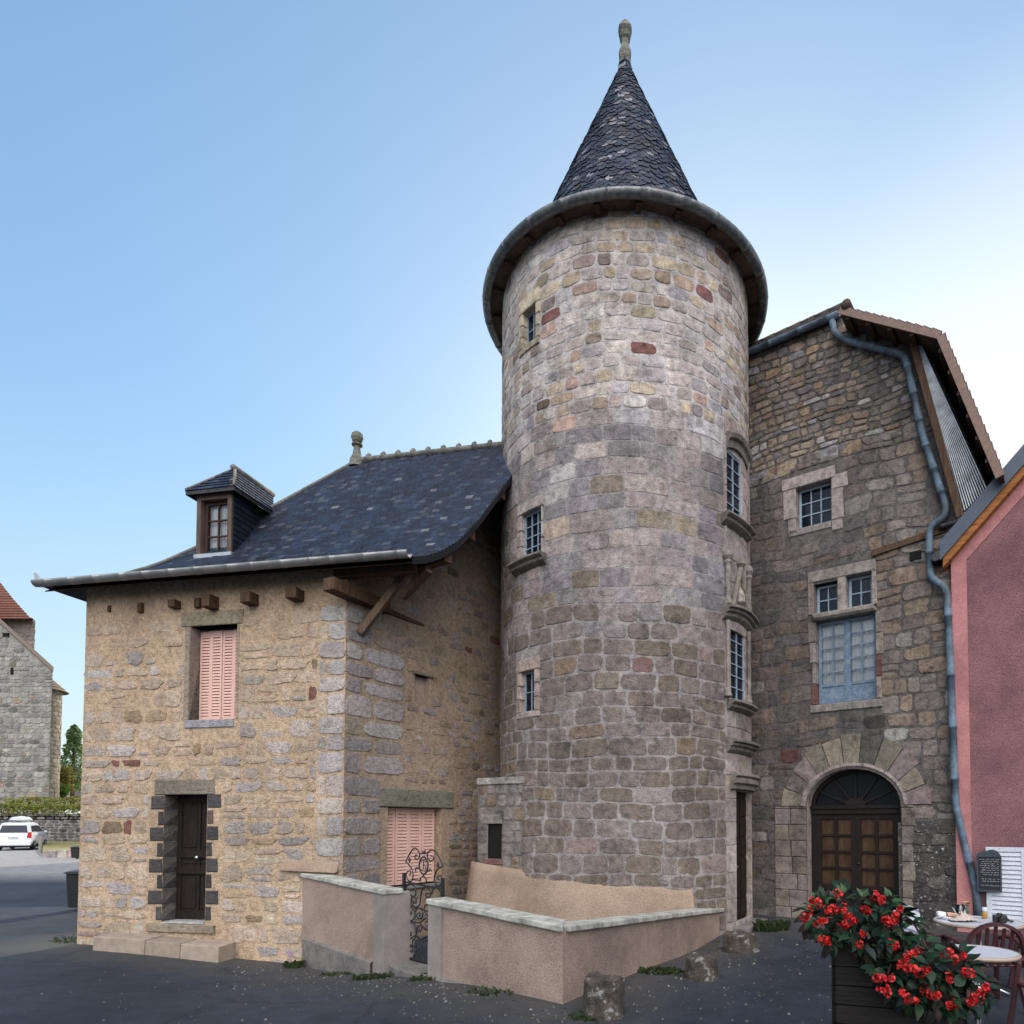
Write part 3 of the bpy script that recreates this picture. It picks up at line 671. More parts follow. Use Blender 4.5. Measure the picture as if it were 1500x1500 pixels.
# beam ends under the eave
for px, py, w_, h_, pr_ in ((208, 891, 10, 17, .06), (260, 887, 15, 14, .13), (292, 884, 12, 17, .06), (315, 885, 17, 22, .2), (372, 880, 20, 19, .2), (438, 874, 21, 18, .2), (161, 892, 7, 12, .03)):
    uu, vv = FW.hit(px, py); sx = w_ * 8.8 / F; sz = h_ * 8.8 / F
    b = MB(); block(b, FW.m, uu - sx / 2, uu + sx / 2, vv - sz / 2, vv + sz / 2, -.15, pr_, (.1, .06, .03)); b.build('beam_end', 'beam', house, bevel=.008)
# overhanging roof corner: wall plate, tie, brace and rafters on the side wall
b = MB(); b.beam(SW.p(-.42, SW.hit(508, 872)[1] + .02, .14), SW.p(.72, SW.hit(508, 872)[1] - .0, .02), .22, .19); b.build('tie_beam', 'beam', house, bevel=.012)
b = MB(); b.beam(SW.p(.7, SW.hit(508, 872)[1] - .03, .03), SW.p(1.55, SW.hit(508, 872)[1] - .06, .0), .07, .09, taper=.5); b.build('lintel_sliver', 'beam', house, bevel=.006)
foot = SW.p(SW.hit(527, 928, .03)[0], SW.hit(527, 928, .03)[1], .03)
head = at_y(596, 838, foot[1] + .02)
b = MB(); b.beam(foot, head, .12, .11); b.build('brace', 'weathered_beam', house, bevel=.012)
b = MB(); b.beam(rp(WF - .15, .33, -.17), rp(uR - .1, .33, -.17), .16, .15); b.build('eave_plate', 'beam', house, bevel=.01)
for dset in (.75, 1.25, 1.95):
    q = rp(float(verge_u(dset)) - .06, dset, -.17); t = ((q - SW.O) @ SW.N)
    b = MB(); b.beam(q, q - SW.N * (t + .2), .15, .17); b.build('purlin_end', 'beam', house, bevel=.01)
q = rp(float(verge_u(.42)) - .1, .42, -.2); b = MB(); b.beam(q - [0, 0, .02], q - SW.N * .55 - [0, 0, .36], .13, .12, taper=.8); b.build('stub_brace', 'beam', house, bevel=.012)
# side window
u0, u1, v0, v1 = win_s
opening(house, SW.m, win_s, .35, 'house_stone', 'window_reveal', (.40, .29, .2))
lint = SW.rect(554, 1157, 663, 1183)
stone_block(house, 'lintel', SW.m, [(lint[0], lint[1], v1 - .01, lint[3], -.2, .035, (.21, .20, .15))])
stone_block(house, 'window_sill', SW.m, [(u0 - .02, u1 + .02, v0 - .06, v0, -.3, .05, (.25, .24, .22))])
shutter(house, SW.m, u0 + .01, u1 - .02, v0 + .01, v1 - .02, -.2, 4, n=21)
b = MB(); bar(b, SW.m, nic_s[0], nic_s[1], nic_s[2], nic_s[3], -.2, -.1); b.build('blocked_opening', 'roughcast', house); opening(house, SW.m, nic_s, .12, 'render_beige', 'niche_reveal')
li = SW.rect(604, 985, 634, 991); stone_block(house, 'lintel', SW.m, [(li[0], li[1], nic_s[3], nic_s[3] + .06, -.1, .04, (.25, .2, .15))])
# sloping mortar ledge beside the garden wall
led = FW.rect(413, 1256, 497, 1276); b = MB()
b.hexa([FW.p(led[0], led[2], 0), FW.p(led[1], led[2] - .02, 0), FW.p(led[1], led[2] - .02, .09), FW.p(led[0], led[2], .07), FW.p(led[0], led[3], -.01), FW.p(led[1], led[3] - .02, -.01), FW.p(led[1], led[3] - .1, .03), FW.p(led[0], led[3] - .06, .03)])
b.build('ledge', 'render_beige', house, bevel=.03)
# eave gutter with a little upturned end
gp = [FW.p(x, EZ + .045, .47) for x in np.linspace(uL + .02, uR + .01, 30)]
gt = gutter(house, gp, .085, 'zinc', joints=14)
b = MB(); e = FW.p(uL, EZ + .05, .47); b.hexa([e + [0, 0, -.09], e + FW.U * .2 + [0, 0, -.09], e + FW.U * .2 - FW.N * .1 + [0, 0, -.06], e - FW.N * .1 + [0, 0, -.06], e + [0, 0, .16] - FW.U * .03, e + FW.U * .03 + [0, 0, .1], e + FW.U * .03 - FW.N * .04 + [0, 0, .1], e - FW.N * .04 + [0, 0, .16]]); b.build('gutter_end', 'lead', house)
sf = MB(); sf.hexa([rp(uL + .05, .03, -.09), rp(uR - .02, .03, -.09), rp(uR + .1, .42, -.02), rp(uL + .15, .42, -.02), rp(uL + .05, .03, -.07), rp(uR - .02, .03, -.07), rp(uR + .1, .42, 0), rp(uL + .15, .42, 0)]); sf.build('soffit', 'beam', house)
# dormer
ds = roof_hit(313, 814); du0, dd0 = roof_hit(287, 817)[:2]; du1 = roof_hit(341, 810)[0]; dz0 = ds[2]; dset = (dd0 + roof_hit(341, 810)[1]) / 2
DM = flat_map(E0 - FW.N * dset, FW.U, FW.N); DW = Wall((E0 - FW.N * dset)[:2], FU, FN)
dzt = DW.hit(315, 722)[1]; dza = DW.hit(333, 688, -.42)[1]; dm_ = (du0 + du1) / 2; ov = .13
def dback(z): return float(np.interp(z, f_roof(dd_), dd_)) - dset   # how far back the roof meets height z
dk = MB()
for uu, o_ in ((du0, -1), (du1, 1)):                            # slate-hung cheeks, real rows of slates
    zz = dz0 - .05; k = 0
    while zz < dzt:
        z1 = min(zz + .1, dzt); bk = dback(zz) + .12; x = 0
        while x < bk:
            wv = r2.uniform(.16, .24); e_ = min(x + wv - .004, bk); c = pick(SLC[:3], r2); a_, b_ = uu + o_ * .022, uu + o_ * .008
            dk.hexa([DM(a_, zz, -x), DM(a_, zz, -e_), DM(uu, zz, -e_), DM(uu, zz, -x), DM(b_, z1 + .02, -x), DM(b_, z1 + .02, -e_), DM(uu, z1 + .02, -e_), DM(uu, z1 + .02, -x)], c); x += wv
        zz += .1; k += 1
    dk.add([DM(uu, dz0 - .1, 0), DM(uu, dzt, 0), DM(uu, dzt, -dback(dzt) - .1), DM(uu, dz0 - .1, -.05)], [(0, 1, 2, 3)], (.02, .022, .03))
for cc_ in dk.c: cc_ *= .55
dorm = dk.build('dormer', 'slate', house)
b = MB(); bar(b, DM, du0 + .012, du1 - .012, dz0 - .3, dzt - .01, -dback(dzt) - .2, -.19); b.build('dormer_core', 'door_wood', dorm)  # solid filler added inside the dormer to stop sun leaking in
b = MB(); fw_ = .085
bar(b, DM, du0, du0 + fw_, dz0 - .05, dzt, -.1, .03); bar(b, DM, du1 - fw_, du1, dz0 - .05, dzt, -.1, .03); bar(b, DM, du0, du1, dzt - .13, dzt, -.1, .034); b.build('dormer_frame', 'dormer_frame', dorm, bevel=.008)
b = MB(); bar(b, DM, du0 - .02, du1 + .02, dz0 - .14, dz0 + .03, -.1, .05); b.build('dormer_sill', 'lead', dorm)
b = MB(); void_box(b, DM, du0 + fw_, du1 - fw_, dz0 + .03, dzt - .13, -.17, -.8); b.build('dormer_inside', 'door_wood', dorm)
window(dorm, DM, du0 + fw_ + .02, du1 - fw_, dz0 + .04, dzt - .14, -.10, 2, 3, 'sash_brown', 'glass_clear', .04, .025, curtain=True, name='dormer_window')
# dormer roof: two slopes and a small hip to the front
dr = MB(); hb = .42; yb = dback(dza) + .15
def dslope(p0, p1, p2, p3, n):                                   # p0,p1 low edge; p3,p2 high edge
    p0, p1, p2, p3 = [np.array(x, float) for x in (p0, p1, p2, p3)]
    nrm = np.cross(p1 - p0, p3 - p0); nrm /= np.linalg.norm(nrm); nrm *= np.sign(nrm[2])
    for j in range(n):
        t0, t1 = j / n, min(1, (j + 1.5) / n); q = max(2, int(np.linalg.norm(p1 - p0) / .15)); o_ = r2.uniform(0, .5)
        for i in range(-1, q):
            s0, s1 = max(0, (i + o_) / q), min(1, (i + 1 + o_) / q - .01)
            if s1 <= s0: continue
            A_ = lambda s_, t: (p0 * (1 - s_) + p1 * s_) * (1 - t) + (p3 * (1 - s_) + p2 * s_) * t
            V = [A_(s0, t0) + nrm * .022, A_(s1, t0) + nrm * .022, A_(s1, t1) + nrm * .004, A_(s0, t1) + nrm * .004]; c = pick(SLC, r2)
            dr.add(V, [(0, 1, 2, 3)], c); dr.add([V[0], V[1], V[1] - nrm * .02, V[0] - nrm * .02], [(0, 1, 2, 3)], c)
    dr.add([p0, p1, p2, p3], [(0, 1, 2, 3)], (.025, .028, .034)); dr.add([p0 - [0, 0, .06], p1 - [0, 0, .06], p2 - [0, 0, .06], p3 - [0, 0, .06]], [(0, 1, 2, 3)], (.03, .03, .03))
    dr.add([p0, p1, p1 - [0, 0, .06], p0 - [0, 0, .06]], [(0, 1, 2, 3)], (.03, .03, .032))
dze = dzt + .0; bke = dback(dze)
dslope(DM(du1 + ov, dze, ov), DM(du1 + ov, dze, -bke), DM(dm_, dza, -yb), DM(dm_, dza, -hb), 7)
dslope(DM(du0 - ov, dze, -bke), DM(du0 - ov, dze, ov), DM(dm_, dza, -hb), DM(dm_, dza, -yb), 7)
dslope(DM(du0 - ov, dze, ov), DM(du1 + ov, dze, ov), DM(dm_ + .01, dza, -hb), DM(dm_ - .01, dza, -hb), 7)
dr.build('dormer_roof', 'slate', dorm, fix=False)
b = MB(); b.tube([DM(dm_, dza + .01, -hb + .06), DM(dm_, dza + .01, -yb)], .05, 8); b.tube([DM(dm_, dza, -hb), DM(du1 + ov, dze + .03, ov)], .025, 6); b.tube([DM(dm_, dza, -hb), DM(du0 - ov, dze + .03, ov)], .025, 6); b.build('dormer_ridge', M['ridge_clay'] if 'ridge_clay' in M else bpy.data.materials['ridge_clay'], dorm, smooth=True)

# doorstep of two long blocks
s0, s1 = FW.hit(166, 1376)[0], FW.hit(345, 1395)[0]; stz = at_y(256, 1373, 10.05)[2]
b = MB(); ms = (s0 + s1) / 2
for a, e in ((s0, s0 + (s1 - s0) * .42), (s0 + (s1 - s0) * .425, s0 + (s1 - s0) * .7), (s0 + (s1 - s0) * .705, s1)):
    za = stz - .03 - .09 * (a - s0) / (s1 - s0)
    b.hexa([FW.p(a, -.7, .0), FW.p(e, -.7, .0), FW.p(e, -.7, .36), FW.p(a, -.7, .36), FW.p(a, za + .02, .0), FW.p(e, za, .0), FW.p(e, za - .02, .34), FW.p(a, za, .34)], tuple(np.array((.29, .235, .185)) * rng.uniform(.88, 1.1)))
ds_ = b.build('doorstep', mat_attr('step_stone', s1=6, s2=60, lo=.75, hi=1.2, bs=.5), loc=FW.p((s0 + s1) / 2, -.25, .2), bevel=.015)
tag(ds_, 'long low stone step of pale blocks below the dark front door of the stone house', 'step')

# unseen block added behind the house so that its shadow covers the road
BO = np.array([-22., 30.]); b = MB()
b.hexa([[-22, 29.5, -.6], [-2, 31, -.6], [-2.6, 38, -.6], [-22.6, 36.5, -.6], [-22, 29.5, 6.6], [-2, 31, 6.6], [-2.6, 38, 6.6], [-22.6, 36.5, 6.6]], (.36, .3, .24))
b.build('road_shade_block', 'house_stone', house)
b = MB(); b.add([[-22.3, 29, 6.5], [-1.7, 30.5, 6.5], [-2.3, 38.5, 6.5], [-22.9, 37, 6.5], [-20.5, 33, 9.2], [-3.5, 34.5, 9.2]], [(0, 1, 5, 4), (1, 2, 5), (2, 3, 4, 5), (3, 0, 4)], (.03, .034, .042)); b.build('road_shade_roof', 'slate', house)

# ================================================================== the round stair tower
TX, TY, TR = .084, 12.5, 2.36
TAX = np.array([TX, TY, 0])
class Cyl:
    def __init__(s, r): s.r = r
    def hit(s, px, py, dr=0):
        d = ray(px, py); r_ = s.r + dr; o = O0 - TAX
        a = d[0] ** 2 + d[1] ** 2; b = o[0] * d[0] + o[1] * d[1]; c = o[0] ** 2 + o[1] ** 2 - r_ * r_
        D_ = b * b - a * c; t = (-b - math.sqrt(max(D_, 0))) / a; q = O0 + d * t
        return math.atan2(q[0] - TX, TY - q[1]) * s.r, q[2]
    def m(s, u, v, d):
        u, v, d = np.broadcast_arrays(np.asarray(u, float), np.asarray(v, float), np.asarray(d, float)); t = u / s.r
        return np.stack([TX + (s.r + d) * np.sin(t), TY - (s.r + d) * np.cos(t), v], -1)
    def rect(s, x0, y0, x1, y1):
        a = [s.hit(x, y) for x, y in ((x0, y0), (x1, y0), (x0, y1), (x1, y1))]
        return (a[0][0] + a[2][0]) / 2, (a[1][0] + a[3][0]) / 2, (a[2][1] + a[3][1]) / 2, (a[0][1] + a[1][1]) / 2
    def tangent(s, u, d=0):                                     # flat frame standing across the wall at u
        t = u / s.r; return flat_map(s.m(u, 0, d), (math.cos(t), math.sin(t), 0), (math.sin(t), -math.cos(t), 0))
TC = Cyl(TR)
GUT = at_y(912, 273, TY - 2.733); GZ_ = GUT[2]; WT = TC.hit(912, 315)[1]
APX = at_y(909, 90, TY)
tower = thing('round_tower', 'tall round stone stair tower with a steep conical slate roof and stone finial', 'tower', (TX, TY, -.1))
# openings
W1 = TC.rect(767, 452, 785, 503); W2 = TC.rect(765, 748, 793, 817); W3 = TC.rect(764, 983, 783, 1043)
W4 = TC.rect(1064, 668, 1084, 762); W5 = TC.rect(1069.5, 922, 1089, 1028); DR = TC.rect(1078, 1160, 1098.5, 1352)
W4 = (W4[0], W4[0] + .52, W4[2], W4[3]); W5 = (W5[0], W5[0] + .56, W5[2], W5[3]); DR = (DR[0], DR[0] + .86, DR[2], DR[3])
BAY0, BAY1 = DR[0] - .30, DR[1] + .30
tops = [(5, (0.436, 0.381, 0.354)), (4, (0.468, 0.406, 0.354)), (2, (0.468, 0.376, 0.279)), (1.3, (0.363, 0.274, 0.209)), (1.6, (0.373, 0.335, 0.334)), (.8, (0.249, 0.193, 0.174)), (.45, (0.212, 0.096, 0.085)), (.7, (0.468, 0.325, 0.265)), (.6, (0.311, 0.254, 0.189)), (.7, (0.519, 0.472, 0.439))]
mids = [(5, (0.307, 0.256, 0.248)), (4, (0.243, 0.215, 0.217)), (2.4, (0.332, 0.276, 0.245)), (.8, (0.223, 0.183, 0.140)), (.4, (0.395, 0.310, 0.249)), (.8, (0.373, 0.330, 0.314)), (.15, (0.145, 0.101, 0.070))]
lows = [(4, (0.197, 0.162, 0.143)), (3.4, (0.172, 0.134, 0.102)), (2, (0.223, 0.185, 0.172)), (1.5, (0.145, 0.115, 0.083)), (.5, (0.249, 0.173, 0.109)), (.6, (0.291, 0.254, 0.234)), (.12, (0.177, 0.081, 0.075)), (.5, (0.311, 0.223, 0.194))]  # dirtier low courses; dimming of light towards the foot is put in too
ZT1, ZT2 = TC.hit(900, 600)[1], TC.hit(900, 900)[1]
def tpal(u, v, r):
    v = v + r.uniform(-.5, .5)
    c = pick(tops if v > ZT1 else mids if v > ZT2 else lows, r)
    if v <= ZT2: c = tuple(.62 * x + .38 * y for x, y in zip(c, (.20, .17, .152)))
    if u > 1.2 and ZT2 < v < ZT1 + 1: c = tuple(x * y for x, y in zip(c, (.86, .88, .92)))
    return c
tm = MB(); TRG = random.Random(5)
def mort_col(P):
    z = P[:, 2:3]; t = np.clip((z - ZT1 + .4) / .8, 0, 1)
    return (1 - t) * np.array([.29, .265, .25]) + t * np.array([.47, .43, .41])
holes = [W1, W2, W3, W4, W5, DR]
ub = math.pi * TR
sheet(tm, TC.m, -ub, ub, -.6, WT + .35, holes, .12, .3)
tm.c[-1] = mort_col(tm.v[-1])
hz = [grow(W1, .12, .10, .1, .22), grow(W2, .14, .05, .12, .22), grow(W3, .13, .12, .08, .22), (BAY0, BAY1, -.6, TC.hit(1063, 618)[1])]
def hh(z): return (.18, .235) if z > ZT1 else (.25, .33) if z > ZT2 - .5 else (.2, .30)
def ll(z): return (.2, .46) if z > ZT1 else (.34, .72) if z > ZT2 else (.24, .62)
wv = lambda u, v, d: TC.m(u, v + .026 * np.sin(np.asarray(u) * 1.7 + np.asarray(v) * 2.1) + .012 * np.sin(np.asarray(u) * 4.1 + np.asarray(v)), d)
cells = courses(-2.1 * TR * .9, 2.1 * TR * .95, -.3, WT, hh, ll, hz, TRG)
up = [c for c in cells if c[2] > ZT1]; lo = [c for c in cells if c[2] <= ZT1]
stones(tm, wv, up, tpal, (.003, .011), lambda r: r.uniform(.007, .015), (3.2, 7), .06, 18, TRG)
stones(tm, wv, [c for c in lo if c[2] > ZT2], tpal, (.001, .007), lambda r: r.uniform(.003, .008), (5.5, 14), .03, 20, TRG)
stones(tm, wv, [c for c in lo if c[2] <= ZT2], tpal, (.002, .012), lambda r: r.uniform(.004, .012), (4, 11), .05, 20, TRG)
# the finer dressed bay that holds the door and the two larger windows
bp = [(4, (.36, .30, .285)), (3, (.37, .315, .275)), (2, (.31, .27, .26)), (1.4, (.35, .27, .25)), (1, (.40, .355, .33))]
bh = [grow(W4, .0, .0, .0, .0), grow(W5, 0, 0, 0, 0), grow(DR, 0, 0, 0, 0)]
bc = courses(BAY0, BAY1, -.3, TC.hit(1063, 618)[1], (.36, .46), (.28, .5), bh, TRG)
for a, b_, c, d in bc:
    for q in ([(c, d)]):
        block(tm, TC.m, a + .003, b_ - .003, q[0] + .003, q[1] - .003, -.05, .018, pick(bp, TRG), 4, .008)
tw = tm.build('wall', 'tower_stone', tower)
def reveal(m, r_, d, col, name='window_reveal', n=1):
    b = MB(); u0, u1, v0, v1 = r_
    for a, e, c_, f in ((u0 - .05, u0, v0, v1), (u1, u1 + .05, v0, v1), (u0 - .05, u1 + .05, v1, v1 + .05), (u0 - .05, u1 + .05, v0 - .05, v0)):
        block(b, m, a, e, c_, f, -d, .004, col, 2, .004)
    return b.build(name, 'tower_stone', tower)
def surround(m, r_, cols, lw, rw, lt, sl, d=.3, pr_=.022, name='window_surround', nj=3, rr=TRG, archy=0):
    u0, u1, v0, v1 = r_; b = MB(); h_ = (v1 - v0) / nj
    cv = (lambda x: archy * (1 - ((x - (u0 + u1) / 2) / ((u1 - u0) / 2 + lw)) ** 2)) if archy else None
    for i in range(nj):
        k = rr.uniform(.75, 1.2)
        block(b, m, u0 - lw * k, u0, v0 + i * h_ + .004, v0 + (i + 1) * h_ - .004, -d, pr_, pick(cols, rr), 3)
        k = rr.uniform(.75, 1.2)
        block(b, m, u1, u1 + rw * k, v0 + i * h_ + .004, v0 + (i + 1) * h_ - .004, -d, pr_, pick(cols, rr), 3)
    block(b, m, u0 - lw, u1 + rw, v1, v1 + lt, -d, pr_ + .006, pick(cols, rr), 6, .012, cv)
    block(b, m, u0 - lw * .9, u1 + rw * .9, v0 - sl, v0, -d, pr_ + .004, pick(cols, rr), 6)
    return b.build(name, 'tower_stone', tower)
yel = [(1, (.47, .40, .29)), (1, (.44, .37, .28))]; pnk = [(1, (.34, .26, .235)), (1, (.36, .285, .25))]; gry = [(1, (.34, .29, .27)), (1, (.37, .32, .29))]
surround(TC.m, W1, yel, .13, .11, .24, .12); surround(TC.m, W2, gry, .13, .06, .18, .1, .32); surround(TC.m, W3, pnk, .14, .14, .20, .1)
def twin(W, cols, rows_, d=.12, fr=.035, mt=.014):
    uc = (W[0] + W[1]) / 2; m = TC.tangent(uc); hw = (W[1] - W[0]) / 2
    o = window(tower, m, -hw - .02, hw + .02, W[2] - .01, W[3] + .01, -d, cols, rows_, 'blue_frame', 'glass', fr, mt)
    b = MB(); void_box(b, m, -hw - .05, hw + .05, W[2] - .05, W[3] + .05, -d + .01, -d - .3); b.build('window_back', 'void', tower)
    return o
twin(W1, 2, 2, .13); twin(W2, 3, 4, .12); twin(W3, 2, 2, .12); twin(W4, 2, 5, .06); twin(W5, 2, 6, .06)
for W in (W4, W5): reveal(TC.m, W, .3, (.34, .28, .26))
reveal(TC.m, DR, .35, (.30, .255, .2), 'door_reveal')
# moulded sills, hoods and string courses swept round the wall
def mould(u0, u1, z, prof, name, col=(.27, .245, .2), n=14, sag=0):
    b = MB(); U = np.linspace(u0, u1, n); V = []
    for d, dz in prof:
        V.append(TC.m(U, z + dz + sag * (1 - ((U - (u0 + u1) / 2) / ((u1 - u0) / 2)) ** 2), np.full_like(U, d)))
    k = len(prof); Fc = [(i * n + j, i * n + j + 1, ((i + 1) % k) * n + j + 1, ((i + 1) % k) * n + j) for i in range(k) for j in range(n - 1)]
    Fc += [tuple(i * n for i in range(k)), tuple(i * n + n - 1 for i in range(k))]
    b.add(np.vstack(V), Fc, col); return b.build(name, 'tower_stone', tower)
sill_p = [(-.02, 0), (.17, -.01), (.185, -.05), (.15, -.075), (.12, -.085), (.11, -.13), (.06, -.16), (-.02, -.2)]
cor_p = [(-.02, .02), (.12, 0), (.2, -.03), (.205, -.075), (.15, -.09), (.15, -.13), (.1, -.15), (.09, -.2), (.04, -.24), (-.02, -.26)]
mould(W2[0] - .2, W2[1] + .12, W2[2] - .02, sill_p, 'sill_moulding', (0.164, 0.144, 0.124))
mould(W4[0] - .16, W4[1] + .3, W4[2] - .01, sill_p, 'sill_moulding', (0.179, 0.158, 0.136))
mould(W4[0] - .02, W4[1] + .3, W4[3] + .26, [(-.02, .04), (.10, .02), (.13, -.03), (.11, -.1), (.06, -.13), (.05, -.25), (-.02, -.25)], 'hood_moulding', (0.176, 0.154, 0.133), sag=.10)
mould(W5[0] - .24, W5[1] + .3, W5[3] + .30, cor_p, 'hood_moulding', (0.183, 0.161, 0.139), sag=.05)
mould(W5[0] - .13, W5[1] + .3, W5[2] - .01, sill_p, 'sill_moulding', (0.179, 0.158, 0.136))
zc = TC.hit(1062, 1080)[1]; mould(W5[0] - .15, W5[1] + .34, zc, cor_p, 'string_moulding', (0.191, 0.168, 0.145))
mould(DR[0] - .22, DR[1] + .3, DR[3] + .30, [(-.02, .02), (.16, .0), (.18, -.05), (.13, -.08), (.15, -.12), (.15, -.17), (.09, -.2), (.08, -.27), (-.02, -.3)], 'door_moulding', (0.211, 0.185, 0.160))
# colonnettes and little gable over the middle window
for uu in (W5[0] - .13, W5[1] + .12):
    zb, zt = W5[2] + .02, W5[3] + .05
    b = MB(); b.tube([TC.m(uu, z, .05) for z in (zb, zb + .12, zt - .1, zt)], [.055, .032, .032, .045], 10, (.28, .245, .22)); b.lathe([(.07, 0), (.07, .05), (.05, .08), (.06, .12), (.04, .15)], TC.m(uu, zb, .045), 10, (.28, .245, .22)); b.build('colonnette', 'tower_stone', tower, smooth=True)
zb = W5[3] + .33; zt = TC.hit(1066, 812)[1]
for uu in (W5[0] - .12, W5[1] + .16):
    b = MB(); b.lathe([(.075, 0), (.06, .06), (.045, .1), (.045, (zt - zb) * .75), (.07, (zt - zb) * .8), (.055, (zt - zb) * .85), (.09, (zt - zb) * .92), (.075, zt - zb), (.03, zt - zb + .05)], TC.m(uu, zb, .05), 10, (.25, .225, .2)); b.build('pinnacle', 'tower_stone', tower)
b = MB(); uc = (W5[0] + W5[1]) / 2 + .02; hw = .3; gh_ = (zt - zb) * .85
for sgn in (-1, 1):
    U = np.linspace(0, 1, 6); p0 = [TC.m(uc + sgn * hw * (1 - t), zb + gh_ * t, .05) for t in U]
    b.tube(p0, .045, 8, (.23, .21, .17))
P = [TC.m(uc - hw, zb, .03), TC.m(uc + hw, zb, .03), TC.m(uc, zb + gh_, .03)]; b.add(P, [(0, 1, 2)], (.34, .29, .25))
b.lathe([(.05, 0), (.09, .05), (.07, .12), (.03, .16)], TC.m(uc, zb + gh_, .05), 8, (.22, .2, .17)); b.lathe([(.02, 0), (.1, .08), (.09, .2), (.05, .3), (.02, .34)], TC.m(uc, zb + .05, .03), 10, (.36, .31, .27)); b.build('small_gable', 'tower_stone', tower)
# door
uc = (DR[0] + DR[1]) / 2; m = TC.tangent(uc); hw = (DR[1] - DR[0]) / 2; b = MB(); z0, z1 = DR[2], DR[3]; d = -.12
bar(b, m, -hw - .02, hw + .02, z0, z1, d - .05, d)
for i in range(6):
    for j in (-1, 1):
        c0 = z0 + .12 + i * (z1 - z0 - .2) / 6; bar(b, m, (j - 1) * hw / 2 + .05, (j + 1) * hw / 2 - .05, c0, c0 + (z1 - z0) / 6 - .09, d, d + .02)
td = b.build('door', 'door_wood', tower, bevel=.006)
b = MB(); b.lathe([(.01, 0), (.025, .01), (.028, .03), (.01, .045)], m(-hw + .18, z0 + .95, d + .04), 10); b.build('door_knob', 'chrome', td)
b = MB(); bar(b, m, -hw - .15, hw + .2, z0 - .35, z0, -.35, .22); b.build('door_threshold', 'plinth', tower, bevel=.02)
# eaves: gutter ring, boarded soffit, rafter feet, cone of fish-scale slates
ring = [TAX + [2.65 * math.sin(t), -2.65 * math.cos(t), GZ_ + .0] for t in np.linspace(-math.pi, math.pi, 97)]
gutter(tower, ring, .092, 'zinc_dark', joints=26)
sf = MB(); n = 96; T = np.linspace(-math.pi, math.pi, n + 1)
prof = [(TR - .02, WT + .07), (TR + .02, WT + .07), (2.60, GZ_ - .02)]
V = np.array([[TX + r_ * math.sin(t), TY - r_ * math.cos(t), z] for r_, z in prof for t in T])
sf.add(V, [(i * (n + 1) + j, i * (n + 1) + j + 1, (i + 1) * (n + 1) + j + 1, (i + 1) * (n + 1) + j) for i in range(2) for j in range(n)])
sf.build('soffit', mat_wood('soffit_wood', (.13, .088, .06), .85, .6, (5, 5, 5)), tower, smooth=True)
for i in range(24):
    t = -math.pi + (i + .3) * 2 * math.pi / 24
    a, e = [TAX + np.array([r_ * math.sin(t), -r_ * math.cos(t), z]) for r_, z in ((TR + .03, WT + .03), (2.56, GZ_ - .06))]
    b = MB(); b.beam(a, e, .085, .07); b.build('rafter_foot', 'beam', tower)
RB = 2.66; ZB = GZ_ + .02; ZA = APX[2]
def cone_r(z):
    t = (z - ZB) / (ZA - ZB); return np.interp(t, [0, .07, .16, .95, 1], [RB, RB * .83, RB * .70, .13, .095])
cm = MB(); CR = random.Random(9); zz = np.linspace(ZB, ZA, 300); rr_ = cone_r(zz); Ls = np.concatenate([[0], np.cumsum(np.hypot(np.diff(zz), np.diff(rr_)))])
CSL = [(6, (.011, .017, .033)), (3, (.018, .026, .046)), (2, (.007, .010, .019)), (1.1, (.06, .064, .075)), (.7, (.19, .19, .2)), (.5, (.05, .045, .04))]
s = 0; row = 0
while s < Ls[-1] - .05:
    z0, r0 = np.interp([s], Ls, zz)[0], np.interp([s], Ls, rr_)[0]; s1 = min(s + .19, Ls[-1]); z1, r1 = np.interp([s1], Ls, zz)[0], np.interp([s1], Ls, rr_)[0]
    nn = max(6, round(2 * math.pi * r0 / .145)); st = 2 * math.pi / nn; o_ = (row % 2) * st / 2
    for i in range(nn):
        t = o_ + i * st + CR.uniform(-.1, .1) * st; hw = st * .485; lf = CR.uniform(.014, .034); k = CR.uniform(-.012, .012); V = []
        for x, y in ((-1, .35), (-.82, .12), (-.4, 0), (.4, 0), (.82, .12), (1, .35)):
            z = z0 + (z1 - z0) * y + k; r_ = r0 + (r1 - r0) * y + lf; V.append([TX + r_ * math.sin(t + x * hw), TY - r_ * math.cos(t + x * hw), z])
        for x in (1, -1): V.append([TX + (r1 + .006) * math.sin(t + x * hw), TY - (r1 + .006) * math.cos(t + x * hw), z1])
        V += [[v[0] - lf * .8 * math.sin(t), v[1] + lf * .8 * math.cos(t), v[2] - .004] for v in V[:6]]
        cm.add(V, [(0, 1, 2, 3, 4, 5, 6, 7)] + [(j, 8 + j, 9 + j, j + 1) for j in range(5)], pick(CSL, CR))
    s += .09; row += 1
cm.lathe(list(zip(rr_[::12], zz[::12])), (TX, TY, 0), 48, (.02, .022, .028), cap=False)
cm.build('conical_roof', 'slate', tower, fix=False)
ft = at_y(909, 30, TY)[2] - (ZA - .12)
fn = MB(); fn.lathe([(.085, -.1), (.105, .0), (.11, .06 * ft), (.095, .1 * ft), (.115, .16 * ft), (.125, .26 * ft), (.10, .33 * ft), (.08, .42 * ft), (.065, .46 * ft), (.07, .56 * ft), (.10, .60 * ft), (.11, .64 * ft), (.085, .67 * ft), (.10, .71 * ft), (.135, .77 * ft), (.13, .79 * ft), (.015, 1.02 * ft)], (TX, TY, ZA - .12), 16, sq=.55)
fn.build('finial', 'finial', tower)
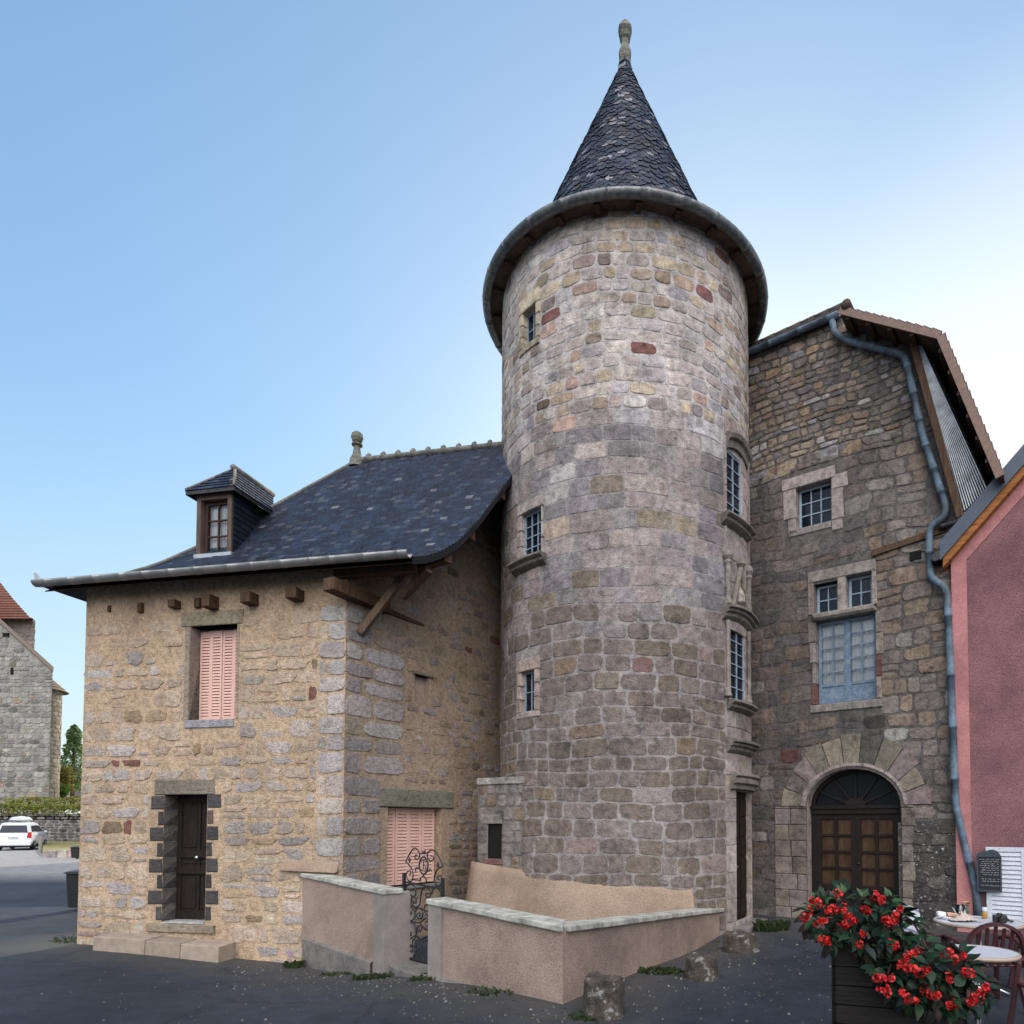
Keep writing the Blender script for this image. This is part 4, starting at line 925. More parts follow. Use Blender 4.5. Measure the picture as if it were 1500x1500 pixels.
# low lean-to block at the foot with its slit window, and the sloped render skirt
bt = TC.hit(700, 1137, .3); bb0 = TC.hit(700, 1275, .3)
ul = -1.36 * TR; ur = TC.hit(747, 1200)[0]
P0 = at_y(700, 1200, 11.35); X0 = P0[0]; P1 = at_y(772, 1200, 10.85); 
BK = Wall((X0, 11.35), (P1[0] - X0, 10.85 - 11.35), (10.85 - 11.35, -(P1[0] - X0)))
kw = np.hypot(P1[0] - X0, .5); kt = BK.hit(720, 1142)[1]; sl_ = BK.rect(715, 1207, 735, 1258)
b = MB(); sheet(b, BK.m, 0, kw, -.5, kt, [sl_], .2, .3, None, (.2, .18, .16))
cells = courses(0, kw, .3, kt, (.16, .26), (.15, .3), [grow(sl_, .0, .0, 0, .12)], TRG)
stones(b, BK.m, cells, [(3, (.2, .18, .165)), (2, (.26, .23, .21)), (1, (.24, .18, .13))], (.006, .016), .01, (3, 6), .05, 14, TRG, lambda uc, vc, u0, u1, v0, v1: v1 < kt + .02)
block(b, BK.m, sl_[0] - .14, sl_[1] + .02, sl_[3], sl_[3] + .16, -.25, .03, (.25, .23, .2))
block(b, BK.m, sl_[0] - .12, sl_[1] + .05, sl_[2] - .1, sl_[2], -.25, .02, (.2, .11, .1))
a0, a1 = BK.p(0, 0), BK.p(kw, 0); dp = -BK.N * 1.2
for z0, z1, q, w_ in ((-.5, kt, a0, -BK.U * .002),): b.add([[*a0[:2], z0], [*(a0 + dp)[:2], z0], [*(a0 + dp)[:2], z1], [*a0[:2], z1]], [(0, 1, 2, 3)], (.22, .2, .18))
b.add([[*a0[:2], kt], [*a1[:2], kt], [*(a1 + dp)[:2], kt + .12], [*(a0 + dp)[:2], kt + .12]], [(0, 1, 2, 3)], (.33, .32, .3))
block(b, BK.m, -.01, kw, kt - .09, kt + .03, -.3, .035, (.33, .31, .285), 3); b.build('foot_block', 'tower_stone', tower)
b = MB(); void_box(b, BK.m, sl_[0], sl_[1], sl_[2], sl_[3], -.02, -.4); b.build('slit_window', 'void', tower)
b = MB(); b.tube([BK.p((sl_[0] + sl_[1]) / 2 - .01, sl_[2], -.12), BK.p((sl_[0] + sl_[1]) / 2 - .01, sl_[3], -.12)], .012, 6); b.build('window_bar', 'iron', tower)
sk = MB(); n = 120; ua, ub_ = -1.25 * TR, TC.hit(1014, 1300)[0]; U = np.linspace(ua, ub_, n); V = []
ztl, ztr = TC.hit(745, 1272)[1], TC.hit(1010, 1303)[1]; t_ = np.linspace(0, 1, n)
zt = ztl + (ztr - ztl) * t_ + .012 * np.sin(U * 5) + .006 * np.sin(U * 13 + 1) + np.array([TRG.uniform(-.005, .005) for _ in range(n)])
for dz, dd in ((0, .002), (-.03, .02), (-.12, .05), (-.45, .13), (-1.6, .3)): V.append(TC.m(U, zt + dz, np.full(n, dd)))
Fc = [(i * n + j, i * n + j + 1, (i + 1) * n + j + 1, (i + 1) * n + j) for i in range(4) for j in range(n - 1)] + [tuple(i * n + n - 1 for i in range(5))]
sk.add(np.vstack(V), Fc); n = 8; U = np.linspace(-.12, kw + .05, n); zt = BK.hit(700, 1262)[1] + (BK.hit(772, 1276)[1] - BK.hit(700, 1262)[1]) * np.linspace(0, 1, n); V = [BK.m(U, zt + dz, np.full(n, dd)) for dz, dd in ((0, .0), (0, .03), (-.12, .05), (-.45, .12), (-1.5, .28))]; sk.add(np.vstack(V), [(i * n + j, i * n + j + 1, (i + 1) * n + j + 1, (i + 1) * n + j) for i in range(4) for j in range(n - 1)] + [tuple(i * n for i in range(5))]); sk.build('render_skirt', 'render_beige', tower, smooth=True)

# ================================================================== the gabled wing on the right
WO = np.array([(1105 - CX) / F * 12.6, 12.6]); WW = Wall(WO, (.829, -.559), (-.559, -.829))
wing = thing('gabled_wing', 'tall dark rubble stone building with blue-grey windows and an arched double door', 'house', (WO[0] + 1.5, WO[1] - 1, 0))
EP = [WW.hit(1100, 535), WW.hit(1225, 476)]; GA = WW.hit(1234, 462); GB = WW.hit(1338, 502); GC = WW.hit(1404, 755)
uE = WW.hit(1397, 1000)[0]
ze = (EP[0][1] + EP[1][1]) / 2 + .05
U_ = [-1.6, GA[0] - .02, GA[0], GB[0], GC[0], GC[0] + .3]; Z_ = [ze + .16, ze + .16, GA[1], GB[1], GC[1], GC[1]]
def ztop_w(u): return np.interp(u, U_, Z_)
arch = WW.rect(1183, 1178, 1321, 1342); AX = (arch[0] + arch[1]) / 2; AR = (arch[1] - arch[0]) / 2; zS = WW.hit(1250, 1180)[1]; zA = WW.hit(1252, 1126)[1]; AB = zA - zS; z0a = -.15
fren = WW.rect(1196, 903, 1283, 1028); tlA = WW.rect(1193, 853, 1227, 896); tlB = WW.rect(1240, 840, 1277, 888); upw = WW.rect(1167, 708, 1218, 769)
ah = (arch[0], arch[1], z0a, zA)
fr_h = (fren[0], fren[1], fren[2], fren[3]); WHO = [ah, fr_h, tlA, tlB, upw]
wm = MB(); sheet(wm, WW.m, -1.6, uE + .15, -.6, 12, WHO, .1, .35, ztop_w, (.125, .112, .105))
# the steep right edge of the gable needs its own fine strip, which the clipped sheet above gives; the arch corners follow
n = 24; T = np.linspace(0, math.pi, n + 1); aU = AX - AR * np.cos(T); aZ = zS + AB * np.sin(T)
V = np.vstack([WW.m(aU, aZ, 0), WW.m(aU, np.full_like(aU, zA + .003), 0)]); wm.add(V, [(i, i + 1, n + 1 + i + 1, n + 1 + i) for i in range(n)], (.16, .145, .13))
V = np.vstack([WW.m(aU, aZ, 0.02), WW.m(aU, aZ, -.4)]); wm.add(V, [(i, i + 1, n + 1 + i + 1, n + 1 + i) for i in range(n)], (.33, .28, .25))
for uu in (arch[0], arch[1]): wm.add([WW.p(uu, z0a, 0.02), WW.p(uu, zS, 0.02), WW.p(uu, zS, -.4), WW.p(uu, z0a, -.4)], [(0, 1, 2, 3)], (.31, .27, .24))
ROUT = AR + .46
def in_arch(u, v): return ((u - AX) / ROUT) ** 2 + ((v - zS) / (AB + .58)) ** 2 < 1 and v > zS - .1
WR = random.Random(31); stain = WW.hit(1268, 1075)
wtop = [(4, (.22, .188, .165)), (3, (.28, .222, .165)), (2, (.175, .155, .15)), (.8, (.29, .21, .14)), (.9, (.25, .235, .24)), (.5, (.22, .15, .11)), (.5, (.4, .37, .35)), (1, (.2, .165, .12))]
wlow = [(4, (.145, .122, .113)), (3, (.115, .102, .10)), (2, (.165, .128, .10)), (1.2, (.17, .135, .128)), (.4, (.24, .215, .20)), (.25, (.15, .07, .06)), (1, (.16, .14, .12))]  # dirty low stones, with the shade of the nook also in their colour
wrgt = [(3, (.21, .178, .155)), (2, (.235, .18, .135)), (1.5, (.18, .155, .14)), (.4, (.3, .275, .25)), (.5, (.22, .17, .13))]
dark = [(3, (.062, .057, .053)), (2, (.085, .077, .07)), (.5, (.14, .128, .115))]
zmid = WW.hit(1150, 690)[1]; ur_ = WW.hit(1320, 1200)[0]; zdk = WW.hit(1360, 1210)[1]
def wpal(u, v, r):
    if u > ur_ and v < zdk: return pick(dark, r)
    if abs(u - stain[0]) < .16 + .1 * r.random() and abs(v - stain[1]) < .38: return pick([(1, (.06, .055, .05)), (1, (.09, .08, .07))], r)
    return pick(wtop if v > zmid else (wrgt if u > AX + .25 else wlow), r)
hw_ = [grow(ah, .0, .0, 0, .0), grow(fr_h, .08, .05, .14, .0), (tlA[0] - .1, tlB[1] + .06, fren[3], tlB[3] + .2), grow(upw, .22, .22, .12, .26)]
hw2 = hw_[1:] + [(arch[0] - .3, arch[1] + .1, z0a, zS)]
kpw = lambda uc, vc, u0, u1, v0, v1: v1 < float(min(ztop_w(u0), ztop_w(u1))) - .02 and not in_arch(uc, vc)
wvm = lambda u, v, d: WW.m(u, v + .03 * np.sin(np.asarray(u) * 2.3 + np.asarray(v) * 1.3) + .012 * np.sin(np.asarray(u) * 5 + np.asarray(v) * 2), d)
cc = courses(-1.2, uE + .1, zmid - .1, ze + 1.2, (.10, .19), (.13, .36), hw2, WR, .15)
stones(wm, wvm, cc, wpal, (.006, .022), lambda r: r.uniform(.003, .012), (3.2, 8), .13, 18, WR, kpw, .08)
cc = courses(-1.2, uE + .1, -.2, zmid - .1, (.2, .33), (.2, .5), hw2, WR, .12); dk_ = [q for q in cc if (q[0] + q[1]) / 2 > ur_ and (q[2] + q[3]) / 2 < zdk]; cc = [q for q in cc if q not in dk_]
stones(wm, wvm, cc, wpal, (.003, .014), lambda r: r.uniform(.003, .011), (4, 10), .09, 20, WR, kpw)
wall_w = wm.build('wall', 'rubble', wing)
b = MB(); sheet(b, WW.m, ur_ - .05, uE + .02, -.5, zdk + .06, [], .2, .3, None, (.075, .068, .062), .003); stones(b, wvm, dk_, dark, (.006, .03), lambda r: r.uniform(.0, .012), (2.6, 6), .14, 18, WR); b.build('old_masonry', 'old_wall', wing)
PO = [(-1.6, -.6), (uE, -.6), (uE, GC[1]), (GB[0] + .02, GB[1] - .05), (GA[0], GA[1] - .08), (GA[0] - .05, ze), (-1.6, ze)]
b = MB(); b.prism([WW.p(u_, z_, -1.0) for u_, z_ in PO], -WW.N * 5); b.build('rear_wall', 'rubble', wing)
# voussoirs round the arch, with an inner moulded ring
b = MB(); nv = 11; vp = [(2, (.22, .172, .162)), (2, (.225, .195, .15)), (1, (.26, .22, .205)), (1, (.18, .148, .142))]
for i in range(nv):
    t0, t1 = math.pi * i / nv + .008, math.pi * (i + 1) / nv - .008; c = pick(vp, WR); k = WR.uniform(-.05, .06); V = []
    tt = np.linspace(t0, t1, 5)
    for ra, rb, dd in ((.11, .11, -.1), (.11, .11, .028), (.46 + k, .58 + k, .028), (.46 + k, .58 + k, -.1)):
        V.append(WW.m(AX - (AR + ra) * np.cos(tt), zS + (AB + rb) * np.sin(tt), dd))
    wq = [(a * 5 + j, a * 5 + j + 1, ((a + 1) % 4) * 5 + j + 1, ((a + 1) % 4) * 5 + j) for a in range(4) for j in range(4)] + [(0, 5, 10, 15), (4, 19, 14, 9)]
    if abs(i - 6) < 1: c = (.10, .09, .08)
    b.add(np.vstack(V), wq, c)
for i in range(7):
    tt = np.linspace(math.pi * i / 7 + .006, math.pi * (i + 1) / 7 - .006, 6); V = []
    for ra, dd in ((.0, -.3), (.0, -.03), (.055, .034), (.108, .034), (.108, -.1)): V.append(WW.m(AX - (AR + ra) * np.cos(tt), zS + (AB + ra) * np.sin(tt), dd))
    b.add(np.vstack(V), [(a * 6 + j, a * 6 + j + 1, ((a + 1) % 5) * 6 + j + 1, ((a + 1) % 5) * 6 + j) for a in range(5) for j in range(5)] + [(0, 6, 12, 18, 24), (5, 29, 23, 17, 11)], (.33, .28, .255))
for (ua, ub2), pal_ in (((arch[0] - .62, arch[0]), 0), ((arch[1], arch[1] + .24), 1)):
    zc_ = z0a
    while zc_ < zS - .02:
        h_ = min(WR.uniform(.28, .36), zS - zc_); x = ua if not pal_ else ub2
        ks = [ua, ua + (ub2 - ua) * WR.uniform(.4, .7), ub2] if not pal_ else [ua, ua + (ub2 - ua) * WR.uniform(.7, 1)]
        for p, q in zip(ks[:-1], ks[1:]): block(b, WW.m, p + .004, q - .004, zc_ + .004, zc_ + h_ - .004, -.38, .026, pick([(2, (.205, .175, .14)), (1, (.19, .162, .15)), (1, (.225, .185, .16))], WR))
        zc_ += h_
b.build('arch_surround', 'tower_stone', wing)
# arched double door: frame, fanlight, two glazed leaves
dd = -.3; b = MB(); th = .07
tt = np.linspace(0, math.pi, 25); V = []
for ra, d in ((0.02, dd), (0.02, dd + th), (-.075, dd + th), (-.075, dd)): V.append(WW.m(AX - (AR + ra) * np.cos(tt), zS + (AB + ra) * np.sin(tt), d))
b.add(np.vstack(V), [(a * 25 + j, a * 25 + j + 1, ((a + 1) % 4) * 25 + j + 1, ((a + 1) % 4) * 25 + j) for a in range(4) for j in range(24)])
bar(b, WW.m, arch[0], arch[1], zS - .14, zS + .01, dd, dd + .1); bar(b, WW.m, arch[0], arch[1], zS - .05, zS + .0, dd, dd + .13)
bar(b, WW.m, arch[0] - .02, arch[0] + .1, z0a, zS - .14, dd, dd + th); bar(b, WW.m, arch[1] - .1, arch[1] + .02, z0a, zS - .14, dd, dd + th)
for a in (28, 59, 90, 121, 152):
    t = R(a); p0 = WW.p(AX - .17 * math.cos(t), zS + .12 * math.sin(t), dd + .03); p1 = WW.p(AX - (AR - .04) * math.cos(t), zS + (AB - .04) * math.sin(t), dd + .03); b.beam(p0, p1, .035, .045, up=WW.N)
fan = b.build('door_frame', 'dark_paint', wing)
tt = np.linspace(0, math.pi, 25); b = MB(); b.add(np.vstack([WW.m(AX - AR * np.cos(tt), zS + AB * np.sin(tt), dd + .012), WW.m(AX, zS, dd + .012)[None]]), [(i, i + 1, 25) for i in range(24)]); b.build('fanlight', 'dark_glass', fan)
b = MB(); tt = np.linspace(0, math.pi, 13); V = np.vstack([WW.m(AX - .18 * np.cos(tt), zS + .01 + .14 * np.sin(tt), dd + .08), WW.m(AX - .18 * np.cos(tt), zS + .01 + .14 * np.sin(tt), dd + .01)]); b.add(V, [tuple(range(13))] + [(i, i + 1, 14 + i, 13 + i) for i in range(12)]); b.build('fan_boss', 'planter', fan)
for q in (0, 1):
    a = arch[0] + .1 + q * (AR - .1); e = a + AR - .1; z1 = zS - .14; zk = .62
    b = MB(); st = .085; d = dd + .005
    bar(b, WW.m, a, a + st, z0a, z1, d, d + .055); bar(b, WW.m, e - st, e, z0a, z1, d, d + .055); bar(b, WW.m, a + st, e - st, z1 - .09, z1, d, d + .053); bar(b, WW.m, a + st, e - st, zk - .1, zk, d, d + .053)
    bar(b, WW.m, a + st, e - st, z0a, zk - .1, d, d + .02); bar(b, WW.m, a + st + .06, e - st - .06, z0a + .15, zk - .17, d + .02, d + .035)
    mx = (a + e) / 2; bar(b, WW.m, mx - .025, mx + .025, zk, z1 - .09, d + .004, d + .05)
    for j in range(1, 4): y = zk + (z1 - .09 - zk) * j / 4; bar(b, WW.m, a + st, e - st, y - .022, y + .022, d + .006, d + .048)
    o = b.build('door_leaf', 'dark_paint', wing)
    c = MB()
    for xx in (a + st, mx):
        for j in range(4):
            y0 = zk + (z1 - .09 - zk) * j / 4; y1 = y0 + (z1 - .09 - zk) / 4; xe = xx + (e - a) / 2 - st; k = WR.uniform(-.004, .004)
            c.add(np.array([WW.p(xx, y0, d + .012 + k), WW.p(xe, y0, d + .012 - k), WW.p(xe, y1, d + .012), WW.p(xx, y1, d + .012)]), [(0, 1, 2, 3)])
    c.build('pane', 'brown_pane', o)
    if q: h = MB(); h.lathe([(.01, 0), (.03, .01), (.03, .03), (.012, .04)], WW.p(a + .04, z0a + 1.15, d + .06), 10); h.build('door_knob', 'iron', o)
# french window under a mullioned pair of lights
dres = [(2, (.30, .25, .22)), (1, (.27, .235, .215)), (1, (.33, .275, .235))]
b = MB(); mm = WW.m
TRZ = fren[3]; TRT = tlB[2] - .01
block(b, mm, tlA[0] - .12, tlB[1] + .08, tlB[3], tlB[3] + .2, -.3, .024, (.28, .245, .215))
block(b, mm, tlA[1], tlB[0], TRT, tlB[3], -.3, .02, (.33, .28, .25))
for zz_ in ((TRT, tlB[3]),):
    block(b, mm, tlA[0] - .12, tlA[0], zz_[0], zz_[1], -.3, .022, pick(dres, WR)); block(b, mm, tlB[1], tlB[1] + .09, zz_[0], zz_[1], -.3, .022, pick(dres, WR))
nj = 4; h_ = (fren[3] - fren[2]) / nj
for i in range(nj):
    k = WR.uniform(.8, 1.5); block(b, mm, fren[0] - .1 * k, fren[0], fren[2] + i * h_ + .004, fren[2] + (i + 1) * h_ - .004, -.3, .022, pick(dres, WR) if i != 0 else (.17, .08, .075))
    k = WR.uniform(.8, 1.6); block(b, mm, fren[1], fren[1] + .1 * k, fren[2] + i * h_ + .004, fren[2] + (i + 1) * h_ - .004, -.3, .022, pick(dres, WR) if i != 1 else (.16, .075, .07))
block(b, mm, fren[0] - .13, fren[1] + .1, fren[2] - .15, fren[2] - .01, -.35, .03, (.26, .235, .21))
b.build('window_surround', 'tower_stone', wing)
b = MB(); block(b, mm, fren[0] - .06, fren[1] + .03, TRZ, TRT, -.3, .10, (.26, .235, .205), 1, .04); b.build('transom', 'tower_stone', wing)
window(wing, mm, fren[0] + .005, fren[1] - .005, fren[2], fren[3] - .01, -.17, 2, 5, 'french_frame', 'glass_clear', .055, .022, leaf=2, kick=.33, curtain=True, name='french_window')
window(wing, mm, tlA[0] + .005, tlA[1] - .005, TRT, tlA[3] - .01, -.19, 2, 2, 'blue_frame', 'glass', .045, .02)
window(wing, mm, tlB[0] + .005, tlB[1] - .005, TRT, tlB[3] - .01, -.19, 2, 2, 'blue_frame', 'glass', .045, .02)
o = window(wing, mm, upw[0] + .005, upw[1] - .005, upw[2], upw[3] - .005, -.18, 3, 3, 'blue_frame', 'glass', .04, .02)
b = MB()
for r_ in (fr_h, tlA, tlB, upw): void_box(b, mm, r_[0] - .02, r_[1] + .02, r_[2] - .02, r_[3] + .02, -.3, -.9)
b.build('dark_backing', 'void', wing)
lnt = WW.rect(1143, 690, 1228, 706); b = MB()
block(b, mm, upw[0] - .28, upw[1] + .08, upw[3], upw[3] + .22, -.28, .03, (.36, .31, .29))
block(b, mm, upw[0] - .26, upw[0], upw[2] + .22, upw[3], -.28, .022, (.34, .29, .265)); block(b, mm, upw[0] - .17, upw[0], upw[2] - .08, upw[2] + .215, -.28, .02, (.31, .265, .24))
block(b, mm, upw[1], upw[1] + .3, upw[3] - .22, upw[3] + .04, -.28, .02, (.37, .32, .29)); block(b, mm, upw[1], upw[1] + .22, upw[2] - .0, upw[3] - .225, -.28, .022, (.36, .31, .285)); block(b, mm, upw[1], upw[1] + .2, upw[2] - .2, upw[2] - .005, -.28, .018, (.33, .285, .26))
block(b, mm, upw[0] - .16, upw[1] - .004, upw[2] - .13, upw[2], -.28, .02, (.24, .215, .2)); b.build('window_surround', 'tower_stone', wing)
# eave gutter, roof, verge and the lath-covered gap under it
gl = [WW.p(u, ze + .10, .13) for u in np.linspace(-1.4, GA[0] - .03, 16)]; gutter(wing, gl, .075, 'downpipe', joints=6)
rt0 = WW.hit(1238, 449, -.35); zr_ = rt0[1]
b = MB(); b.hexa([WW.p(-1.6, ze + .08, .1), WW.p(GA[0], ze + .08, .1), WW.p(GA[0], zr_ - .1, -.35), WW.p(-1.6, zr_ - .14, -.35), WW.p(-1.6, ze + .2, .1), WW.p(GA[0], ze + .2, .1), WW.p(GA[0], zr_ + .04, -.35), WW.p(-1.6, zr_ + .0, -.35)], (.035, .03, .028)); b.build('eave_roof', 'brown_tile', wing)
OF = .5
R0, R1, R2 = WW.hit(1229, 457, OF), WW.hit(1376, 494, OF), WW.hit(1463, 700, OF)
def roofslab(p, q, name):
    dx, dz = q[0] - p[0], q[1] - p[1]; L = math.hypot(dx, dz); nx, nz = -dz / L * .07, dx / L * .07
    if nz < 0: nx, nz = -nx, -nz
    b = MB(); nb = 9
    P = [WW.p(p[0], p[1], OF), WW.p(q[0], q[1], OF), WW.p(q[0], q[1], -6), WW.p(p[0], p[1], -6)]; T_ = [WW.p(x[0] + nx, x[1] + nz, d) for x, d in ((p, OF), (q, OF), (q, -6), (p, -6))]
    b.hexa(np.array(P + T_), (.075, .05, .04))
    for i in range(int(L / .16)):                                # tiles: each row a little step along the slope
        a, e = i * .16 / L, min(1, (i + 1) * .16 / L); P = []
        for t, k in ((a, 1.22), (e, .95)): P.append((p[0] + dx * t + nx * k, p[1] + dz * t + nz * k)); P.append((p[0] + dx * t + nx * (k + .2), p[1] + dz * t + nz * (k + .2)))
        Q = [WW.p(x, z, d) for d in (OF + .03, -6) for x, z in (P[0], P[2], P[3], P[1])]
        b.hexa(np.array(Q), tuple(x * WR.uniform(.75, 1.3) for x in (.15, .085, .065)))
    o = b.build(name, 'brown_tile', wing)
    f = MB(); k = .55
    f.hexa(np.array([WW.p(x[0] - nx * k, x[1] - nz * k, d) for d in (OF + .002, OF + .03) for x in (p, q)] + [WW.p(x[0] + nx * 1.2, x[1] + nz * 1.2, d) for d in (OF + .002, OF + .03) for x in (p, q)])[[0, 1, 3, 2, 4, 5, 7, 6]]); f.build('bargeboard', 'copper', o)
    f = MB()
    for i in range(int(L / .42)):
        t = (i + .5) * .42 / L; x, z = p[0] + dx * t - nx * .6, p[1] + dz * t - nz * .6; f.beam(WW.p(x, z, OF - .01), WW.p(x, z, -3), .07, .06)
    f.build('batten', 'beam', o); return o
roofslab(R0, R1, 'roof'); roofslab(R1, R2, 'roof')
b = MB(); BT = (.075, .055, .045)
for i in range(9): b.tube([WW.p(rt0[0] - .02 - i * .27, rt0[1] - i * .004, -.35), WW.p(rt0[0] - .29 - i * .27, rt0[1] - i * .004, -.35)], [.09, .078], 10, BT)
rt1 = WW.hit(1239, 445, OF + .05); b.tube([WW.p(rt1[0], rt1[1], OF + .05), WW.p(rt1[0], rt1[1] + .1, -.5)], .085, 10, BT); b.build('ridge_tile', 'brown_tile', wing, smooth=True)
LP = [WW.hit(1345, 506, .12), WW.hit(1409, 752, .12), WW.hit(1447, 716, .12)]; b = MB(); ns = 12
for i in range(ns):
    t = (i + .5) / ns; e = [LP[1][0] * (1 - t) + LP[2][0] * t, LP[1][1] * (1 - t) + LP[2][1] * t]; s0 = [LP[0][0] + .05 * t, LP[0][1] - .02 * t]
    p, q = WW.p(s0[0], s0[1], .12), WW.p(e[0], e[1], .12); b.beam(p, q, .008, .012, up=WW.N, taper=2.1)
lp = b.build('lath_panel', 'lath', wing)
b = MB(); b.prism([WW.p(LP[0][0] - .02, LP[0][1], .09), WW.p(LP[1][0], LP[1][1], .09), WW.p(LP[2][0] + .02, LP[2][1], .09), WW.p(LP[0][0] + .1, LP[0][1], .09)], -WW.N * .02); b.build('lath_backing', 'void', lp)
b = MB(); P0, P1 = WW.hit(1338, 503, .16), WW.hit(1407, 757, .16); b.beam(WW.p(P0[0], P0[1], .16), WW.p(P1[0], P1[1], .16), .11, .08, up=WW.N); b.build('edge_board', 'beam', wing)
# long crooked downpipe
def pipe(parent, pix, r, name, off=.11, mat='downpipe', coll=()):
    P = [WW.p(*WW.hit(x, y, o_[0] if o_ else off), o_[0] if o_ else off) for x, y, *o_ in pix]; S = []
    for i in range(len(P)):
        if i in (0, len(P) - 1): S.append(P[i]); continue
        a, b_ = P[i - 1] - P[i], P[i + 1] - P[i]; la, lb = np.linalg.norm(a), np.linalg.norm(b_); k = min(.14, la * .45, lb * .45)
        p, q = P[i] + a / la * k, P[i] + b_ / lb * k
        for t in np.linspace(0, 1, 6): S.append((1 - t) ** 2 * p + 2 * t * (1 - t) * P[i] + t * t * q)
    S = np.array(S); cum = np.concatenate([[0], np.cumsum(np.linalg.norm(np.diff(S, axis=0), axis=1))]); K = [(s_, r) for s_ in cum]
    for i in range(len(P) - 1):
        L = np.linalg.norm(P[i + 1] - P[i])
        for t in ([.5] if L > .5 else []) + ([.17, .83] if L > 1.3 else []):
            q = P[i] * (1 - t) + P[i + 1] * t; s_ = cum[np.argmin(np.linalg.norm(S - P[i], axis=1))] + L * t - .03
            K += [(s_ - .03, r), (s_ - .027, r * 1.13), (s_ + .027, r * 1.13), (s_ + .03, r)]
    K = sorted(x for x in K if 0 <= x[0] <= cum[-1]); K = [x for i, x in enumerate(K) if i == 0 or x[0] - K[i - 1][0] > 1e-4]
    b = MB(); b.tube([[np.interp(x, cum, S[:, k]) for k in range(3)] for x, _ in K], [y for _, y in K], 12); return b.build(name, mat, parent, smooth=True)
pipe(wing, [(1219, 470), (1222, 489), (1240, 499), (1326, 521), (1352, 640), (1386, 742), (1383, 758), (1361, 772), (1362, 846), (1387, 862), (1391, 950), (1400, 1180), (1409, 1220), (1430, 1305), (1434, 1345)], .058, 'downpipe')
pipe(wing, [(1407, 750), (1405, 764), (1385, 770, .1), (1376, 772, .1)], .05, 'gutter_outlet', .14, 'iron')
b = MB(); P0, P1 = WW.hit(1278, 812), WW.hit(1385, 776); b.beam(WW.p(P0[0], P0[1], .02), WW.p(P1[0], P1[1], .02), .1, .07, up=WW.N); b.build('old_beam', 'beam', wing)
bk = WW.rect(1333, 808, 1350, 820); b = MB(); bar(b, WW.m, bk[0], bk[1], bk[2], bk[3], 0.005, .03); b.build('putlog_hole', 'void', wing)

# ================================================================== the pink house at the right edge
PW = Wall(WW.p(uE, 0, .06)[:2], (.829, -.559), (-.559, -.829))
pink = thing('pink_house', 'pink rendered house with slate roof edge and orange bargeboard at the right edge', 'house', (*PW.p(1.5, 0)[:2], 0))
E0p, E1p = PW.hit(1396, 822), PW.hit(1500, 704); slp = (E1p[1] - E0p[1]) / (E1p[0] - E0p[0]); UR = 2.6
b = MB(); uw = [0, UR, 2 * UR]; zw = [E0p[1], E0p[1] + slp * UR, E0p[1]]
sheet(b, PW.m, 0, 2 * UR, -.5, 14, [], .2, .5, lambda u: np.interp(u, uw, zw)); b.build('wall', 'pink_render', pink)
b = MB(); e = PW.p(0, 0); q = PW.p(0, 0, -6); b.add([[*e[:2], -.5], [*q[:2], -.5], [*q[:2], E0p[1]], [*e[:2], E0p[1]]], [(0, 1, 2, 3)]); e = PW.p(2 * UR, 0); q = PW.p(2 * UR, 0, -6); b.add([[*e[:2], -.5], [*q[:2], -.5], [*q[:2], E0p[1]], [*e[:2], E0p[1]]], [(0, 1, 2, 3)]); b.build('side_wall', 'pink_render', pink)
bw = PW.hit(1419, 1000)[0]; b = MB(); bar(b, PW.m, 0, bw, -.3, E0p[1] - .02, -.05, .02)
for a, e in ((0, UR),): b.hexa(np.array([PW.p(a, E0p[1] + slp * a - .26, d) for a, d in ((0.02, -.02), (UR, -.02), (UR, .016), (0.02, .016))] + [PW.p(a, E0p[1] + slp * a, d) for a, d in ((0.02, -.02), (UR, -.02), (UR, .016), (0.02, .016))]))
b.build('wall_band', 'pink_band', pink)
def slope_bar(name, mat, off0, off1, d0, d1, ua=-.12, parent=pink, **k):
    b = MB(); P = [PW.p(u, E0p[1] + slp * u + o_, d) for o_ in (off0, off1) for u, d in ((ua, d0), (UR, d0), (UR, d1), (ua, d1))]
    b.hexa(np.array(P)); P = [PW.p(2 * UR - u, E0p[1] + slp * u + o_, d) for o_ in (off0, off1) for u, d in ((ua, d0), (UR, d0), (UR, d1), (ua, d1))]; b.hexa(np.array(P)); return b.build(name, mat, parent, **k)
slope_bar('bargeboard', 'orange_wood', -.02, .14, -.1, .16, -.1)
b = MB(); L = .27; u = -.14; k = 0
while u < UR:                                                   # verge slates, lapped one over the other
    e = min(u + .36, UR + .02); P = [PW.p(x, E0p[1] + slp * x + o_, d) for o_ in (.13, .42) for x, d in ((u, .17 - .002 * (k % 2)), (e, .18), (e, .2), (u, .205 - .002 * (k % 2)))]; b.hexa(np.array(P)); u += .33; k += 1
vs = b.build('verge_slate', 'roof_edge', pink)
slope_bar('roof', 'roof_edge', .36, .44, -6, .19, -.16)
b = MB(); P0 = PW.p(-.2, E0p[1] + .06, .2); b.tube([P0, PW.p(-.2, E0p[1] + .06, -5)], .07, 10); b.build('gutter', 'iron', pink)
b = MB(); fl = [PW.hit(1399, 765, .02), PW.hit(1399, 812, .02), PW.hit(1448, 740, .02)]; b.prism([PW.p(*fl[0], .0), PW.p(*fl[1], .0), PW.p(fl[2][0], fl[2][1] - .05, .0), PW.p(fl[2][0] - .12, fl[2][1] + .12, .0)], PW.N * .03); b.build('flashing', 'roof_edge', pink)

